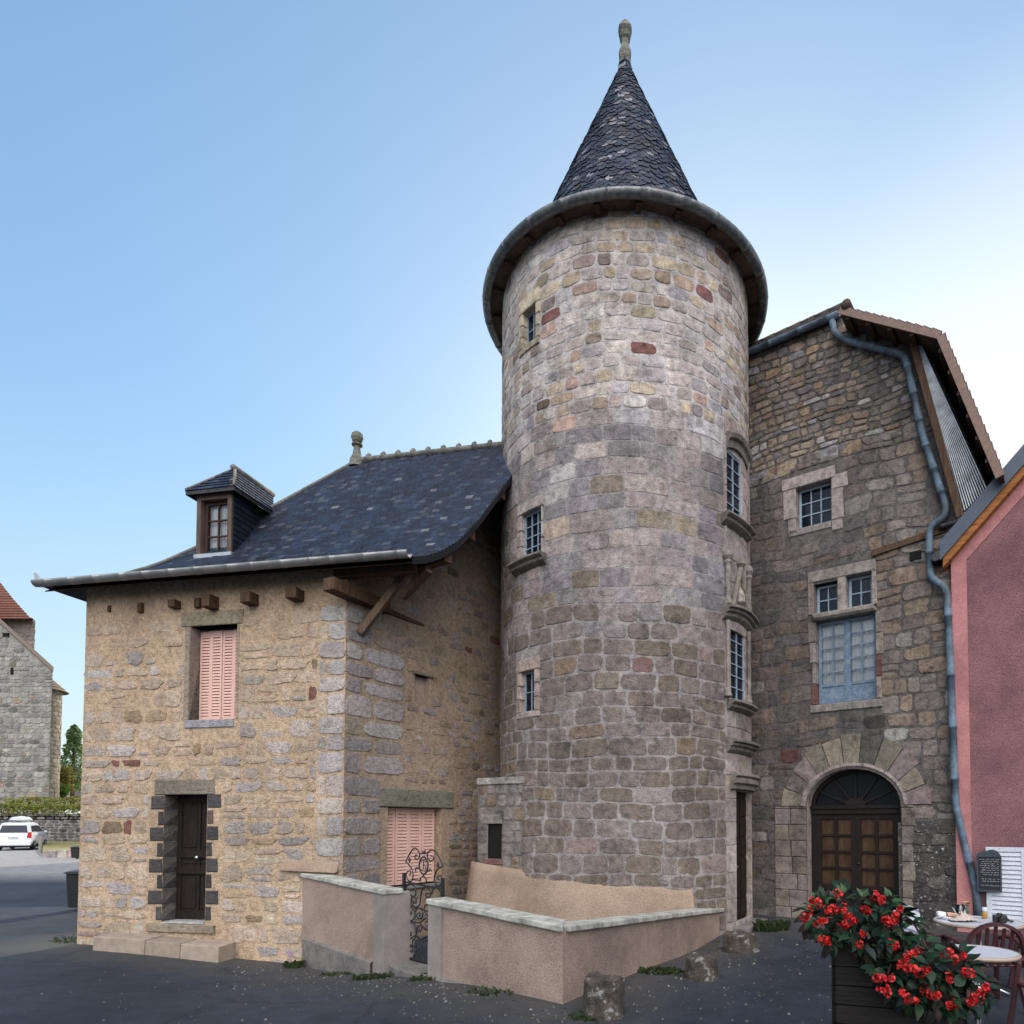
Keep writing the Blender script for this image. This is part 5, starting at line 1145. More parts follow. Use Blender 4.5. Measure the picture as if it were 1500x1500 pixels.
# ================================================================== garden wall, gate and steps in front of the house
u443 = FW.hit(443, 1300)[0]; P1 = FW.p(u443, 0)[:2]; Q = at_y(825, 1355, 6.4); Q2 = Q[:2]
TLU = (Q2 - P1) / np.linalg.norm(Q2 - P1); TL = Wall(P1, TLU, (TLU[1], -TLU[0])); LQ = np.linalg.norm(Q2 - P1)
zc0, zc1 = TL.hit(444, 1279, .03)[1], Q[2]
def zc(u): return zc0 + (zc1 - zc0) * u / LQ
ug0, ug1 = TL.hit(549, 1350)[0], TL.hit(565, 1350)[0]; ug2, ug3 = TL.hit(630, 1370)[0], TL.hit(649, 1370)[0]
PD = .42
EUV = TC.hit(1054, 1330); EP_ = TC.m(EUV[0], EUV[1], 0); ez = EUV[1]
ERU = EP_[:2] - Q2; ER = Wall(Q2, ERU, (ERU[1], -ERU[0])); LE = np.linalg.norm(ERU)
def zce(u): return zc1 + (ez - zc1) * u / LE
TH = .05
def wallbody(mb, w, u0, u1, zf, d0, d1, zb=-.8, n=8, dtop=.06, mi=(0, 0)):
    U = np.linspace(u0, u1, n); UI = np.linspace(u0 + mi[0], u1 + mi[1], n); V = np.vstack([w.m(U, np.full(n, zb), d1), w.m(U, zf(U) - dtop, d1), w.m(UI, zf(U) - dtop, d0), w.m(UI, np.full(n, zb), d0)])
    mb.add(V, [(a * n + j, a * n + j + 1, ((a + 1) % 4) * n + j + 1, ((a + 1) % 4) * n + j) for a in range(4) for j in range(n - 1)] + [(0, n, 2 * n, 3 * n), (n - 1, 2 * n - 1, 3 * n - 1, 4 * n - 1)])
def copings(parent, w, u0, u1, zf, d0, d1, n, ang=(0, 0), th=.065):
    st = (u1 - u0) / n
    for i in range(n):
        a, e = u0 + i * st + (.004 if i else 0), u0 + (i + 1) * st - (.004 if i < n - 1 else 0); j = rng.uniform(-.004, .004)
        aa = ang[0] if i == 0 else 0; ee = ang[1] if i == n - 1 else 0
        b = MB(); b.hexa([w.p(x, zf(x) - th + dz + j, d) for dz in (0, th) for x, d in ((a, d1), (e + ee * d1, d1), (e + ee * d0, d0), (a, d0))]); b.build('coping_slab', 'coping', parent, bevel=.012)
gw = thing('garden_wall', 'short roughcast garden wall from the front wall of the stone house to the iron gate', 'wall', (*TL.p(ug0 / 2, 0)[:2], -.4))
b = MB(); wallbody(b, TL, -.12, ug0 + .01, zc, -.2, 0); b.build('wall_body', 'roughcast', gw)
b = MB(); wallbody(b, TL, ug0, ug1, zc, -PD, .016); b.build('pier', mat_plain('pier_render', (.27, .235, .22), .95, 110, .25, .9, spec=.15, col2=(.2, .175, .165), s2=2), gw)
copings(gw, TL, -.08, ug1 + .02, zc, -.24, .04, 4)
b = MB(); n = 10; U = np.linspace(.10, ug0 - .02, n); zp = TL.hit(446, 1372)[1] + (TL.hit(549, 1408)[1] - TL.hit(446, 1372)[1]) * (U - U[0]) / (U[-1] - U[0])
V = np.vstack([TL.m(U + (.12 if 0 else 0), np.full(n, -.8), .05), TL.m(U, zp - .02, .045), TL.m(U, zp, .0)]); V[0] += TL.U * .2; b.add(V, [(a * n + j, a * n + j + 1, (a + 1) * n + j + 1, (a + 1) * n + j) for a in range(2) for j in range(n - 1)] + [(0, n, 2 * n)]); b.build('plinth', 'plinth', gw, fix=False)
gw2 = thing('garden_wall', 'roughcast garden wall that turns a corner from the iron gate to the round tower', 'wall', (*Q2, 0))
b = MB(); wallbody(b, TL, ug3 - .01, LQ, zc, -.2, 0, mi=(0, -.2)); wallbody(b, ER, .002, LE + .15, zce, -.2, 0, mi=(.2, 0))
b.build('wall_body', 'roughcast', gw2)
b = MB(); wallbody(b, TL, ug2, ug3, zc, -.24, .03); b.build('pier', 'pier_render', gw2)
copings(gw2, TL, ug2 - .02, LQ, zc, -.24, .05, 4, (0, .9)); copings(gw2, ER, .05, LE + .1, zce, -.24, .05, 7)
b = MB(); U = np.linspace(ug3, LQ + .05, 12); zb = TL.hit(652, 1433)[1] + (TL.hit(800, 1476)[1] - TL.hit(652, 1433)[1]) * (U - U[0]) / (U[-1] - U[0])
for k in range(11): b.hexa([TL.p(U[k], -.8, 0), TL.p(U[k + 1], -.8, 0), TL.p(U[k + 1], -.8, .07), TL.p(U[k], -.8, .07), TL.p(U[k], zb[k], 0), TL.p(U[k + 1], zb[k + 1], 0), TL.p(U[k + 1], zb[k + 1] - .02, .06), TL.p(U[k], zb[k] - .02, .06)]) if k == 99 else None
V = np.vstack([TL.m(U, -.8, .07), TL.m(U, zb - .02, .06), TL.m(U, zb, .0)]); b.add(V, [(a * 12 + j, a * 12 + j + 1, (a + 1) * 12 + j + 1, (a + 1) * 12 + j) for a in range(2) for j in range(11)]); b.build('plinth', 'plinth', gw2, fix=False)
# wrought iron gate
GD = -.36
def gp_(zx, zy): u, v = TL.hit(560 + zx / 7.142, 1220 + zy / 7.142, GD); return TL.p(u, v, GD)
def spline(pts, n=7):
    P = [np.array(p, float) for p in pts]; P = [2 * P[0] - P[1]] + P + [2 * P[-1] - P[-2]]; out = []
    for i in range(1, len(P) - 2):
        for t in np.arange(n) / n:
            out.append(.5 * (2 * P[i] + (P[i + 1] - P[i - 1]) * t + (2 * P[i - 1] - 5 * P[i] + 4 * P[i + 1] - P[i + 2]) * t * t + (3 * P[i] - P[i - 1] - 3 * P[i + 1] + P[i + 2]) * t ** 3))
    return out + [P[-2]]
gc = gp_(430, 1350); gate = thing('iron_gate', 'black wrought iron garden gate of scrolls with an oval monogram', 'gate', gc)
for a, e in (((228, 418), (228, 1290)), ((632, 472), (632, 1390))):
    b = MB(); b.beam(gp_(*a), gp_(*e), .035, .035, up=TL.N); b.build('post', 'iron', gate)
for a, e in (((228, 512), (632, 588)), ((228, 1305), (632, 1400))):
    b = MB(); b.beam(gp_(*a), gp_(*e), .022, .022, up=TL.N); b.build('rail', 'iron', gate)
SC = [[(245, 300), (290, 215), (335, 160), (375, 185), (390, 245), (365, 280), (342, 255), (352, 232), (368, 245)],
 [(245, 300), (280, 335), (310, 385), (322, 440), (310, 500), (275, 500), (250, 450), (265, 405), (290, 400), (298, 425), (285, 440)],
 [(632, 350), (600, 270), (560, 200), (520, 180), (480, 205), (475, 260), (505, 295), (535, 275), (530, 245), (512, 245)],
 [(632, 350), (580, 380), (550, 440), (545, 510), (590, 560), (622, 510), (615, 455), (590, 450), (578, 475), (592, 490)],
 [(390, 215), (432, 218), (474, 215)], [(413, 188), (422, 196), (432, 212), (442, 196), (452, 188)],
 [(350, 405), (350, 370), (380, 370), (400, 405), (430, 434), (470, 405), (500, 385), (517, 397)], [(395, 510), (400, 472), (428, 458), (455, 475), (462, 515)], [(325, 490), (395, 497)], [(430, 432), (428, 460)],
 [(245, 640), (250, 570), (300, 540), (345, 575), (350, 640), (320, 665), (292, 635), (300, 605), (320, 605)],
 [(245, 640), (255, 710), (300, 770), (340, 830), (335, 890), (295, 920), (255, 890), (245, 840), (270, 800), (300, 825), (290, 860), (268, 850)],
 [(340, 790), (390, 750), (405, 650), (420, 590), (455, 570), (500, 610), (500, 660), (470, 680), (455, 650), (470, 630), (485, 640)],
 [(340, 780), (305, 740), (303, 690), (325, 668), (352, 690), (350, 730), (325, 735), (320, 708)],
 [(345, 830), (360, 795), (395, 790), (425, 830), (410, 890), (375, 895), (360, 860), (385, 835), (400, 855), (388, 870)],
 [(515, 640), (530, 590), (570, 580), (610, 620), (622, 690)], [(395, 790), (430, 800), (470, 860), (520, 890), (600, 860), (622, 800)], [(480, 745), (445, 765), (445, 810), (480, 820), (495, 790)],
 [(245, 960), (275, 932), (310, 930), (350, 985), (355, 1060), (310, 1095), (250, 1135)], [(245, 1000), (250, 1060), (280, 1085), (305, 1055), (290, 1035), (275, 1045)],
 [(300, 930), (390, 940), (430, 910), (470, 895), (482, 920), (455, 935)], [(390, 940), (440, 1000), (500, 1010), (560, 960), (622, 940)], [(355, 1040), (370, 985), (400, 970), (412, 1010), (390, 1030), (380, 1005)],
 [(355, 1070), (405, 1110), (480, 1080), (560, 1090), (622, 1150)], [(355, 1080), (320, 1130), (320, 1180), (350, 1195), (356, 1165)], [(355, 1085), (405, 1130), (415, 1200), (420, 1290), (440, 1360)],
 [(320, 1220), (345, 1280), (300, 1310), (250, 1260), (245, 1200), (280, 1170), (330, 1190), (350, 1240), (325, 1290)], [(285, 1210), (300, 1180), (322, 1215), (300, 1245), (285, 1225)],
 [(480, 1100), (465, 1140), (490, 1170), (520, 1130), (590, 1200), (560, 1290), (500, 1310), (470, 1260)]]
b = MB()
for c in SC:
    q = c[:1] + [tuple((np.array(c[i]) + np.array(c[i + 1])) / 2) for i in range(0)] + c[1:]
    b.tube([gp_(*p) for p in spline(q, 6)], .009, 6)
for p in ((285, 285), (583, 335)): b.lathe([(.004, -.04), (.016, -.01), (.02, .01), (.004, .04)], gp_(*p), 8)
b.build('scrollwork', 'iron', gate, smooth=True)
b = MB(); b.tube([gp_(432 + 45 * math.cos(t), 342 + 90 * math.sin(t)) for t in np.linspace(0, 2 * math.pi, 30, endpoint=False)], .011, 6, closed=True)
for c in ([(428, 272), (430, 330), (425, 390), (412, 396), (406, 380)], [(458, 300), (446, 282), (430, 300), (440, 335), (455, 360), (450, 395), (434, 400)], [(405, 300), (415, 285), (428, 280)]): b.tube([gp_(*p) for p in spline(c, 5)], .006, 5)
b.build('monogram', 'iron', gate, smooth=True)
def slab(name, label, pts, z, th, mat='plinth', cat='step'):
    b = MB(); P = [[*at_z(x, y, z)[:2], z] for x, y in pts]; b.prism([np.array(p) - [0, 0, th] for p in P], (0, 0, th)); c = np.mean(P, 0); return tag(b.build(name, mat, loc=c - [0, 0, th], bevel=.02), label, cat)
zg = gp_(430, 1350)[2]
slab('gate_threshold', 'worn grey stone threshold directly below the iron gate', [(566, 1408), (600, 1404), (652, 1416), (645, 1430), (636, 1434), (574, 1416)], zg - .02, .5)
slab('gate_step', 'low mossy stone step in the road in front of the iron gate', [(534, 1429), (556, 1423), (622, 1440), (604, 1458)], at_y(600, 1450, 8.0)[2], .5)

# ------------------------------------------------------------------ three old stone bollards
def bollard(name, label, px, yb, Y, rad, hgt, seed, mat):
    r_ = random.Random(seed); p = at_y(px, yb, Y); p[2] = gh(p[0], p[1]) - .04; b = MB(); n, k = 22, 9; V = []
    ph = [r_.uniform(0, 6) for _ in range(6)]
    for i in range(k + 2):
        for j in range(n):
            t = 2 * math.pi * j / n; f = min(1, i / (k - 1)); z = hgt * f
            rr = rad * (1.03 - .10 * f + .05 * math.sin(2 * t + ph[0]) + .035 * math.sin(3 * t + ph[1] + f * 2) + .03 * math.sin(7 * t + ph[2] + f * 4) + .02 * math.sin(11 * t + ph[3]))
            if f == 1: rr *= (1, .93, .5)[min(2, max(0, i - k + 1))] if i >= k - 1 else 1
            zz_ = z + (.02 * math.sin(t * 2 + ph[4]) + .012 * math.sin(5 * t + ph[5])) * f + (.012 if i == k else .02 if i == k + 1 else 0)
            V.append(p + (rr * math.cos(t), rr * math.sin(t), zz_))
    Fc = [(i * n + j, i * n + (j + 1) % n, (i + 1) * n + (j + 1) % n, (i + 1) * n + j) for i in range(k + 1) for j in range(n)] + [tuple(range((k + 1) * n, (k + 2) * n))]
    b.add(V, Fc, (.075, .062, .05)); return tag(b.build(name, mat, loc=p), label, 'bollard', 'old stone bollards along the garden wall')
bm_ = mat_attr('bollard_stone', s1=7, s2=40, lo=.45, hi=1.6, bs=1., lichen=(7, .57, (.27, .265, .25, 1)))
bollard('stone_bollard', 'tallest dark stone bollard standing at the corner of the garden wall', 884, 1486, 6.02, .185, .37, 1, bm_)
bollard('stone_bollard', 'short squat stone bollard halfway along the side of the garden wall', 1027, 1424, 7.6, .20, .27, 2, bm_)
bollard('stone_bollard', 'low stone bollard in front of the tower door', 1086, 1388, 9.6, .245, .28, 3, bm_)

# ------------------------------------------------------------------ weeds and gravel
def tuft(name, label, px, py, Y, n, hgt, spread, seed, flower=False):
    r_ = random.Random(seed); p = at_y(px, py, Y); p[2] = gh(p[0], p[1]); b = MB()
    for i in range(n):
        t = r_.uniform(0, 6.28); d = spread * math.sqrt(r_.random()); q = p + (d * math.cos(t), d * math.sin(t) * .6, 0); q[2] = gh(q[0], q[1]); h_ = hgt * r_.uniform(.25, .8); a = r_.uniform(0, 6.28); w_ = r_.uniform(.008, .02)
        ln = np.array([math.cos(a), math.sin(a), 0]) * h_ * r_.uniform(.3, 1); sd = np.array([-math.sin(a), math.cos(a), 0]) * w_
        g_ = r_.uniform(.7, 1.3); b.add([q - sd, q + sd, q + ln * .5 + sd * 1.2 + [0, 0, h_ * .7], q + ln + [0, 0, h_ * .8], q + ln * .5 - sd * 1.2 + [0, 0, h_ * .7]], [(0, 1, 2, 3, 4)], (.05 * g_, .075 * g_, .03 * g_))
    o = tag(b.build(name, 'foliage', loc=p, fix=False), label, 'weed', 'weeds along the foot of the walls')
    if flower:
        f = MB(); c = p + [-.03, -.05, hgt * 1.15]; f.tube([p, c], .004, 5)
        for i in range(22): t = r_.uniform(0, 6.28); s_ = r_.uniform(.01, .04); f.lathe([(.002, 0), (.01, .006), (.002, .014)], c + np.array([s_ * math.cos(t), s_ * math.sin(t), r_.uniform(-.03, .06)]), 5)
        f.build('flower', mat_plain('violet', (.36, .2, .5), .6, 20, .2, 0), o)
    return o
tuft('weed_tuft', 'weed with a small violet flower at the left end of the garden wall', 430, 1407, 9.75, 70, .17, .13, 1, True)
tuft('weed_tuft', 'green weeds at the far left foot of the stone house', 112, 1374, 11.0, 90, .08, .4, 2)
tuft('weed_tuft', 'weeds growing left of the mossy step by the gate', 545, 1436, 8.3, 150, .10, .26, 3)
tuft('weed_tuft', 'weeds between the mossy step and the right gate pier', 628, 1447, 7.85, 120, .09, .24, 4)
tuft('weed_tuft', 'sparse weeds at the foot of the wall right of the gate', 745, 1462, 7.0, 110, .07, .45, 5)
tuft('weed_tuft', 'weeds around the foot of the tallest bollard', 868, 1490, 5.95, 90, .07, .22, 6)
tuft('weed_tuft', 'weeds along the side wall beside the squat bollard', 968, 1425, 7.9, 200, .09, .28, 7)
tuft('weed_tuft', 'bushy weeds between the tower door and the arched door', 1128, 1366, 11.0, 240, .26, .3, 8)
tuft('weed_tuft', 'low weeds below the plinth left of the gate', 500, 1424, 9.0, 90, .07, .3, 9)
gv = MB(); r_ = random.Random(17)
for i in range(1500):                                            # loose chippings
    k = r_.random()
    if k < .45: uu = r_.uniform(-.5, LQ + .5); q = TL.p(uu, 0, .1 + abs(r_.gauss(0, .5)))
    elif k < .7: uu = r_.uniform(0, LE); q = ER.p(uu, 0, .1 + abs(r_.gauss(0, .9)))
    else: q = np.array([r_.uniform(-7, 3.5), r_.uniform(5.2, 9.5), 0])
    s_ = r_.choice((.004, .006, .008, .010, .013, .018)); z = gh(q[0], q[1]); c = r_.choice([(.15, .142, .13), (.10, .094, .088), (.07, .066, .063), (.25, .238, .225)]); a = r_.uniform(0, 3)
    P = [[q[0] + s_ * r_.uniform(.7, 1.2) * math.cos(a + j * 1.57), q[1] + s_ * r_.uniform(.7, 1.2) * math.sin(a + j * 1.57), z - .002] for j in range(4)]; P += [[q[0] + (x[0] - q[0]) * .6, q[1] + (x[1] - q[1]) * .6, z + s_ * .8] for x in P]
    gv.hexa(P, c)
kind(gv.build('gravel', 'rubble', fix=False), 'stuff')

# ================================================================== far left: church, wall, hedge, trees, car
def stone_far(name, parent, quads, pal, hh, ll, seed):
    b = MB(); r_ = random.Random(seed)
    for O, E, zb, zt, keep in quads:
        U = np.array(E, float) - np.array(O, float); L = np.linalg.norm(U); w_ = Wall(O, U, (U[1], -U[0]))
        if keep: sheet(b, w_.m, 0, L, zb, zt, [], L / 40, 2, keep, (.30, .28, .25))
        else: sheet(b, w_.m, 0, L, zb, zt, [], L, 30, None, (.30, .28, .25))
        cs = courses(0, L, zb, zt, hh, ll, [], r_, .2); stones(b, w_.m, cs, pal, (.02, .06), .015, (3, 6), .08, 8, r_, (lambda uc, vc, u0, u1, v0, v1: v1 < float(min(keep(np.array([u0]))[0], keep(np.array([u1]))[0]))) if keep else None)
    return b.build(name, 'rubble', parent)
CD = 62.
ch = thing('church', 'grey stone church with a steep gable, brown tiled tower and round turret', 'church', at_y(40, 1170, CD))
ga0, ga1 = at_y(-70, 1170, CD), at_y(71, 1170, CD); gz = at_y(0, 1172, CD)[2] - 2
zpk, zev = at_y(0, 912, CD)[2], at_y(76, 982, CD)[2]; xpk = at_y(0, 912, CD)[0]
Lg = ga1[0] - ga0[0]; uP = xpk - ga0[0]
kg = lambda u: np.interp(u, [0, uP, Lg], [zpk + (zpk - zev) * .9, zpk, zev])
far_pal = [(4, (.30, .285, .255)), (3, (.25, .24, .22)), (2, (.35, .33, .29)), (1, (.18, .17, .155)), (.6, (.3, .24, .17))]
stone_far('gable_wall', ch, [((ga0[0], CD), (ga1[0], CD), gz, zpk + 9, kg), ((ga1[0], CD), (ga1[0] - 9, CD + 9), gz, zev, None)], far_pal, (.32, .6), (.5, 1.3), 41)
b = MB(); b.hexa([[xpk - 6, CD - .25, zpk + (zpk - zev) * 6 / (Lg - uP) + .05], [ga1[0] + .3, CD - .25, zev - .15], [ga1[0] - 9.2, CD + 9, zev - .15], [xpk - 16, CD + 9, zpk + (zpk - zev) * 6 / (Lg - uP)], [xpk - 6, CD - .25, zpk + (zpk - zev) * 6 / (Lg - uP) + .5], [ga1[0] + .35, CD - .25, zev + .25], [ga1[0] - 9.2, CD + 9, zev + .25], [xpk - 16, CD + 9, zpk + (zpk - zev) * 6 / (Lg - uP) + .5]], (.2, .16, .13)); b.build('roof', 'brown_tile', ch)
for px, py, w_, h_ in ((9, 930, 1.3 * .45, .35), (18, 983, .25, .65)):
    q = at_y(px, py, CD - .03); b = MB(); b.box(q, (w_, .12, h_)); b.build('opening', 'void', ch)
td_ = CD + 7; t0, t1 = at_y(-125, 950, td_), at_y(50, 950, td_); zt_ = at_y(49, 909, td_)[2]
stone_far('tower_wall', ch, [((t0[0], td_), (t1[0], td_), gz, zt_, None), ((t1[0], td_), (t1[0] - 8, td_ + 8), gz, zt_, None)], [(3, (.33, .28, .24)), (2, (.28, .25, .22)), (1, (.36, .3, .24))], (.35, .6), (.5, 1.2), 43)
b = MB(); tc_ = np.array([(t0[0] + t1[0]) / 2, td_ + 3.5, 0]); hw = (t1[0] - t0[0]) / 2; pr = [(1.085, -.1), (1.02, .25), (.75, 2.5), (.42, 5.6), (.03, 9.6)]
for (a0_, z0), (a1_, z1) in zip(pr[:-1], pr[1:]):
    nrow = max(1, int((z1 - z0) / .3))
    for q in range(nrow):
        f0, f1 = q / nrow, (q + 1) / nrow; s0, s1 = a0_ + (a1_ - a0_) * f0, a0_ + (a1_ - a0_) * f1; y0, y1 = z0 + (z1 - z0) * f0, z0 + (z1 - z0) * f1
        c0 = [tc_ + (sx * hw * s0 * 1.02, sy * 4.2 * s0, zt_ + y0) for sx, sy in ((-1, -1), (1, -1), (1, 1), (-1, 1))]; c1 = [tc_ + (sx * hw * s1, sy * 4.1 * s1, zt_ + y1) for sx, sy in ((-1, -1), (1, -1), (1, 1), (-1, 1))]
        k = rng.uniform(.92, 1.08) * .72; sk_ = lambda q: q - np.array([(q[1] - td_ + 1) * .92, 0, 0]); b.add([sk_(q) for q in c0 + c1], [(j, (j + 1) % 4, 4 + (j + 1) % 4, 4 + j) for j in range(4)], (.23 * k, .10 * k, .07 * k))
b.build('tower_roof', 'brown_tile', ch)
tp = at_y(70, 1100, CD + 3); trr = .0; xr = at_y(82, 1000, CD + 3)[0]; TRr = 2.1; tcx = np.array([xr - TRr, CD + 3, 0]); zt2 = at_y(84, 1010, CD + 3)[2]
b = MB(); m2 = lambda u, v, d: np.stack([tcx[0] + (TRr + np.asarray(d)) * np.sin(np.asarray(u) / TRr), tcx[1] - (TRr + np.asarray(d)) * np.cos(np.asarray(u) / TRr), np.asarray(v) + 0 * np.asarray(u)], -1)
def m2b(u, v, d):
    u, v, d = np.broadcast_arrays(np.asarray(u, float), np.asarray(v, float), np.asarray(d, float)); return m2(u, v, d)
sheet(b, m2b, -math.pi * TRr, math.pi * TRr, gz, zt2 + .3, [], .35, 3, None, (.36, .31, .24)); stones(b, m2b, courses(-.2 * TRr, 2.2 * TRr, gz, zt2, (.3, .5), (.4, .9), [], random.Random(5)), [(3, (.38, .32, .25)), (2, (.34, .27, .2)), (1, (.42, .36, .3))], (.02, .05), .015, (3, 6), .08, 8); b.build('turret_wall', 'rubble', ch)
b = MB()
for q in range(8):
    f0, f1 = q / 8, (q + 1) / 8; b.lathe([((TRr + .5) * (1 - f0) + .05, zt2 - .1 + 2.6 * f0), ((TRr + .45) * (1 - f1) + .03, zt2 - .1 + 2.6 * f1)], tcx, 28, (.2 * rng.uniform(.8, 1.2), .14, .1))
b.build('turret_roof', 'brown_tile', ch)
# far small house, poplar, bush
fh = thing('far_house', 'small distant house with a dark brown roof behind the poplar', 'house', at_y(88, 1165, 95))
b = MB(); c = at_y(88, 1165, 95); zt = at_y(88, 1148, 95)[2]; b.box((c[0], 97, (c[2] + zt) / 2 - 1), (4.5, 6, zt - c[2] + 2), 0, (.4, .35, .3)); b.build('wall', 'house_stone', fh)
za = at_y(90, 1121, 95)[2]; b = MB(); V = [[c[0] - 2.2, 93.5, zt - .2], [c[0] + 3., 93.5, zt - .2], [c[0] + 3., 100, zt - .2], [c[0] - 2.2, 100, zt - .2], [c[0] - .6, 96.5, za], [c[0] + .6, 96.5, za]]; b.add(V, [(0, 1, 5, 4), (1, 2, 5), (2, 3, 4, 5), (3, 0, 4)], (.09, .055, .045)); b.build('roof', 'brown_tile', fh)
def leaves(mb, pts_fn, n, size, cols, r_):
    for i in range(n):
        c, k = pts_fn(r_); c = np.array(c, float); v = np.array([r_.gauss(0, 1) for _ in range(3)]); v /= np.linalg.norm(v); w_ = np.cross(v, [r_.gauss(0, 1), r_.gauss(0, 1), r_.gauss(0, 1)]); w_ /= np.linalg.norm(w_) + 1e-9; s_ = size * r_.uniform(.6, 1.3)
        cc_ = r_.choice(cols); kk = r_.uniform(.75, 1.25); mb.add([c - v * s_, c + w_ * s_ * .6, c + v * s_, c - w_ * s_ * .6], [(0, 1, 2, 3)], tuple(x * kk for x in cc_))
pb = at_y(106, 1168, 80); ptop = at_y(106, 1062, 80)[2]; pop = thing('poplar_tree', 'tall narrow green poplar at the left corner of the stone house', 'tree', pb)
def pop_pt(r_):
    f = r_.random() ** .8; clump = math.sin(f * 31) * .3 + math.sin(f * 13 + 2) * .3; rad = 1.5 * (math.sin(math.pi * min(1, f * .90 + .10)) ** .5) * (1 - .3 * f) * (1 + .5 * clump); t = r_.uniform(0, 6.28); d = rad * math.sqrt(r_.uniform(.2, 1)); return (pb[0] + d * math.cos(t + f * 3), pb[1] + d * math.sin(t + f * 3), pb[2] + .8 + f * (ptop - pb[2] - .8)), f
b = MB(); b.tube([pb - [0, 0, 1], pb + [0, 0, 4], [pb[0], pb[1], ptop - 1]], [.25, .18, .03], 8)
for k in range(9):
    z = pb[2] + 1 + k * .5; t = k * 2.4; b.tube([[pb[0], pb[1], z], [pb[0] + .7 * math.cos(t), pb[1] + .7 * math.sin(t), z + 1.6]], [.06, .015], 5)
b.build('trunk', 'bark', pop)
b = MB(); leaves(b, pop_pt, 2600, .17, [(.14, .23, .085), (.18, .28, .10), (.09, .16, .06), (.25, .33, .14)], random.Random(3)); b.build('crown', 'foliage', pop, fix=False)
def bush(name, label, px, py, Y, rx, rz, cols, n, seed):
    p = at_y(px, py, Y); r0 = random.Random(seed); o = thing(name, label, 'bush', p); bl = [(r0.uniform(-.5, .5) * rx, r0.uniform(-.5, .5) * rx, r0.uniform(.35, 1.3) * rz, r0.uniform(.45, .7)) for _ in range(7)]
    def f(r_): q = r_.choice(bl); v = np.array([r_.gauss(0, 1) for _ in range(3)]); v *= r_.random() ** .33 / np.linalg.norm(v); return (p[0] + q[0] + v[0] * rx * q[3], p[1] + q[1] + v[1] * rx * q[3], p[2] + q[2] + v[2] * rz * q[3]), 0
    b = MB(); leaves(b, f, n, .16, cols, random.Random(seed)); b.build('crown', 'foliage', o, fix=False); b = MB()
    for k in range(4): b.tube([p - [0, 0, .8], p + [bl[k][0] * .8, bl[k][1] * .8, bl[k][2]]], [.06, .02], 5)
    b.build('stem', 'bark', o); return o
bush('bush', 'yellow-green bush right of the church turret', 84, 1160, 72, 1.5, 1.7, [(.19, .17, .045), (.15, .16, .04), (.24, .2, .06)], 1500, 5)
bush('bush', 'bright green bush low beside the church turret', 83, 1172, 68, 1.1, 1.0, [(.10, .18, .03), (.13, .21, .04), (.08, .14, .03)], 900, 6)
# retaining wall with hedge on top
RY = 47.; z0, z1 = at_y(60, 1234, RY)[2], at_y(60, 1193, RY)[2]; xw0, xw1 = at_y(-40, 1200, RY)[0], at_y(260, 1200, RY)[0]
rw = thing('retaining_wall', 'dark old stone retaining wall behind the parked white car', 'wall', ((xw0 + xw1) / 2, RY, z0))
stone_far('wall_face', rw, [((xw0, RY), (xw1, RY), z0 - .5, z1, None)], [(3, (.10, .095, .09)), (2, (.15, .14, .13)), (1, (.22, .21, .19)), (1, (.06, .055, .05))], (.14, .3), (.25, .7), 47)
b = MB(); b.hexa([[xw0, RY + .02, z0 - .5], [xw1, RY + .02, z0 - .5], [xw1, RY + .6, z0 - .5], [xw0, RY + .6, z0 - .5], [xw0, RY + .02, z1], [xw1, RY + .02, z1], [xw1, RY + .6, z1 + .05], [xw0, RY + .6, z1 + .05]], (.2, .19, .17)); b.build('wall_core', 'rubble', rw)
hz_ = at_y(50, 1168, RY)[2]; hd = thing('hedge', 'low clipped yellow-green hedge in two rows on top of the retaining wall', 'hedge', ((xw0 + xw1) / 2, RY + .8, z1))
def hed(r_):
    x = r_.uniform(xw0, xw0 + 19); q = r_.random() < .55; y = RY + (.2 if q else 2.2) + r_.uniform(-.4, .6); top = z1 + ((hz_ - z1) * (.58 if q else 1.0)) + .08 * math.sin(x * 2.1) + .06 * math.sin(x * 5.3); bot = z1 - .15 if q else z1 + .3
    return (x, y, bot + (top - bot) * (1 - r_.random() ** 2)), 0
b = MB(); leaves(b, hed, 6500, .11, [(.16, .19, .035), (.22, .24, .05), (.10, .14, .03), (.2, .16, .06)], random.Random(8)); b.build('foliage', 'foliage', hd, fix=False)
b = MB(); b.box(((xw0 + xw1) / 2, RY + 30, z1 - .2), (xw1 - xw0 + 60, 60, .4), 0, (.09, .12, .04)); kind(b.build('church_green', 'foliage'))
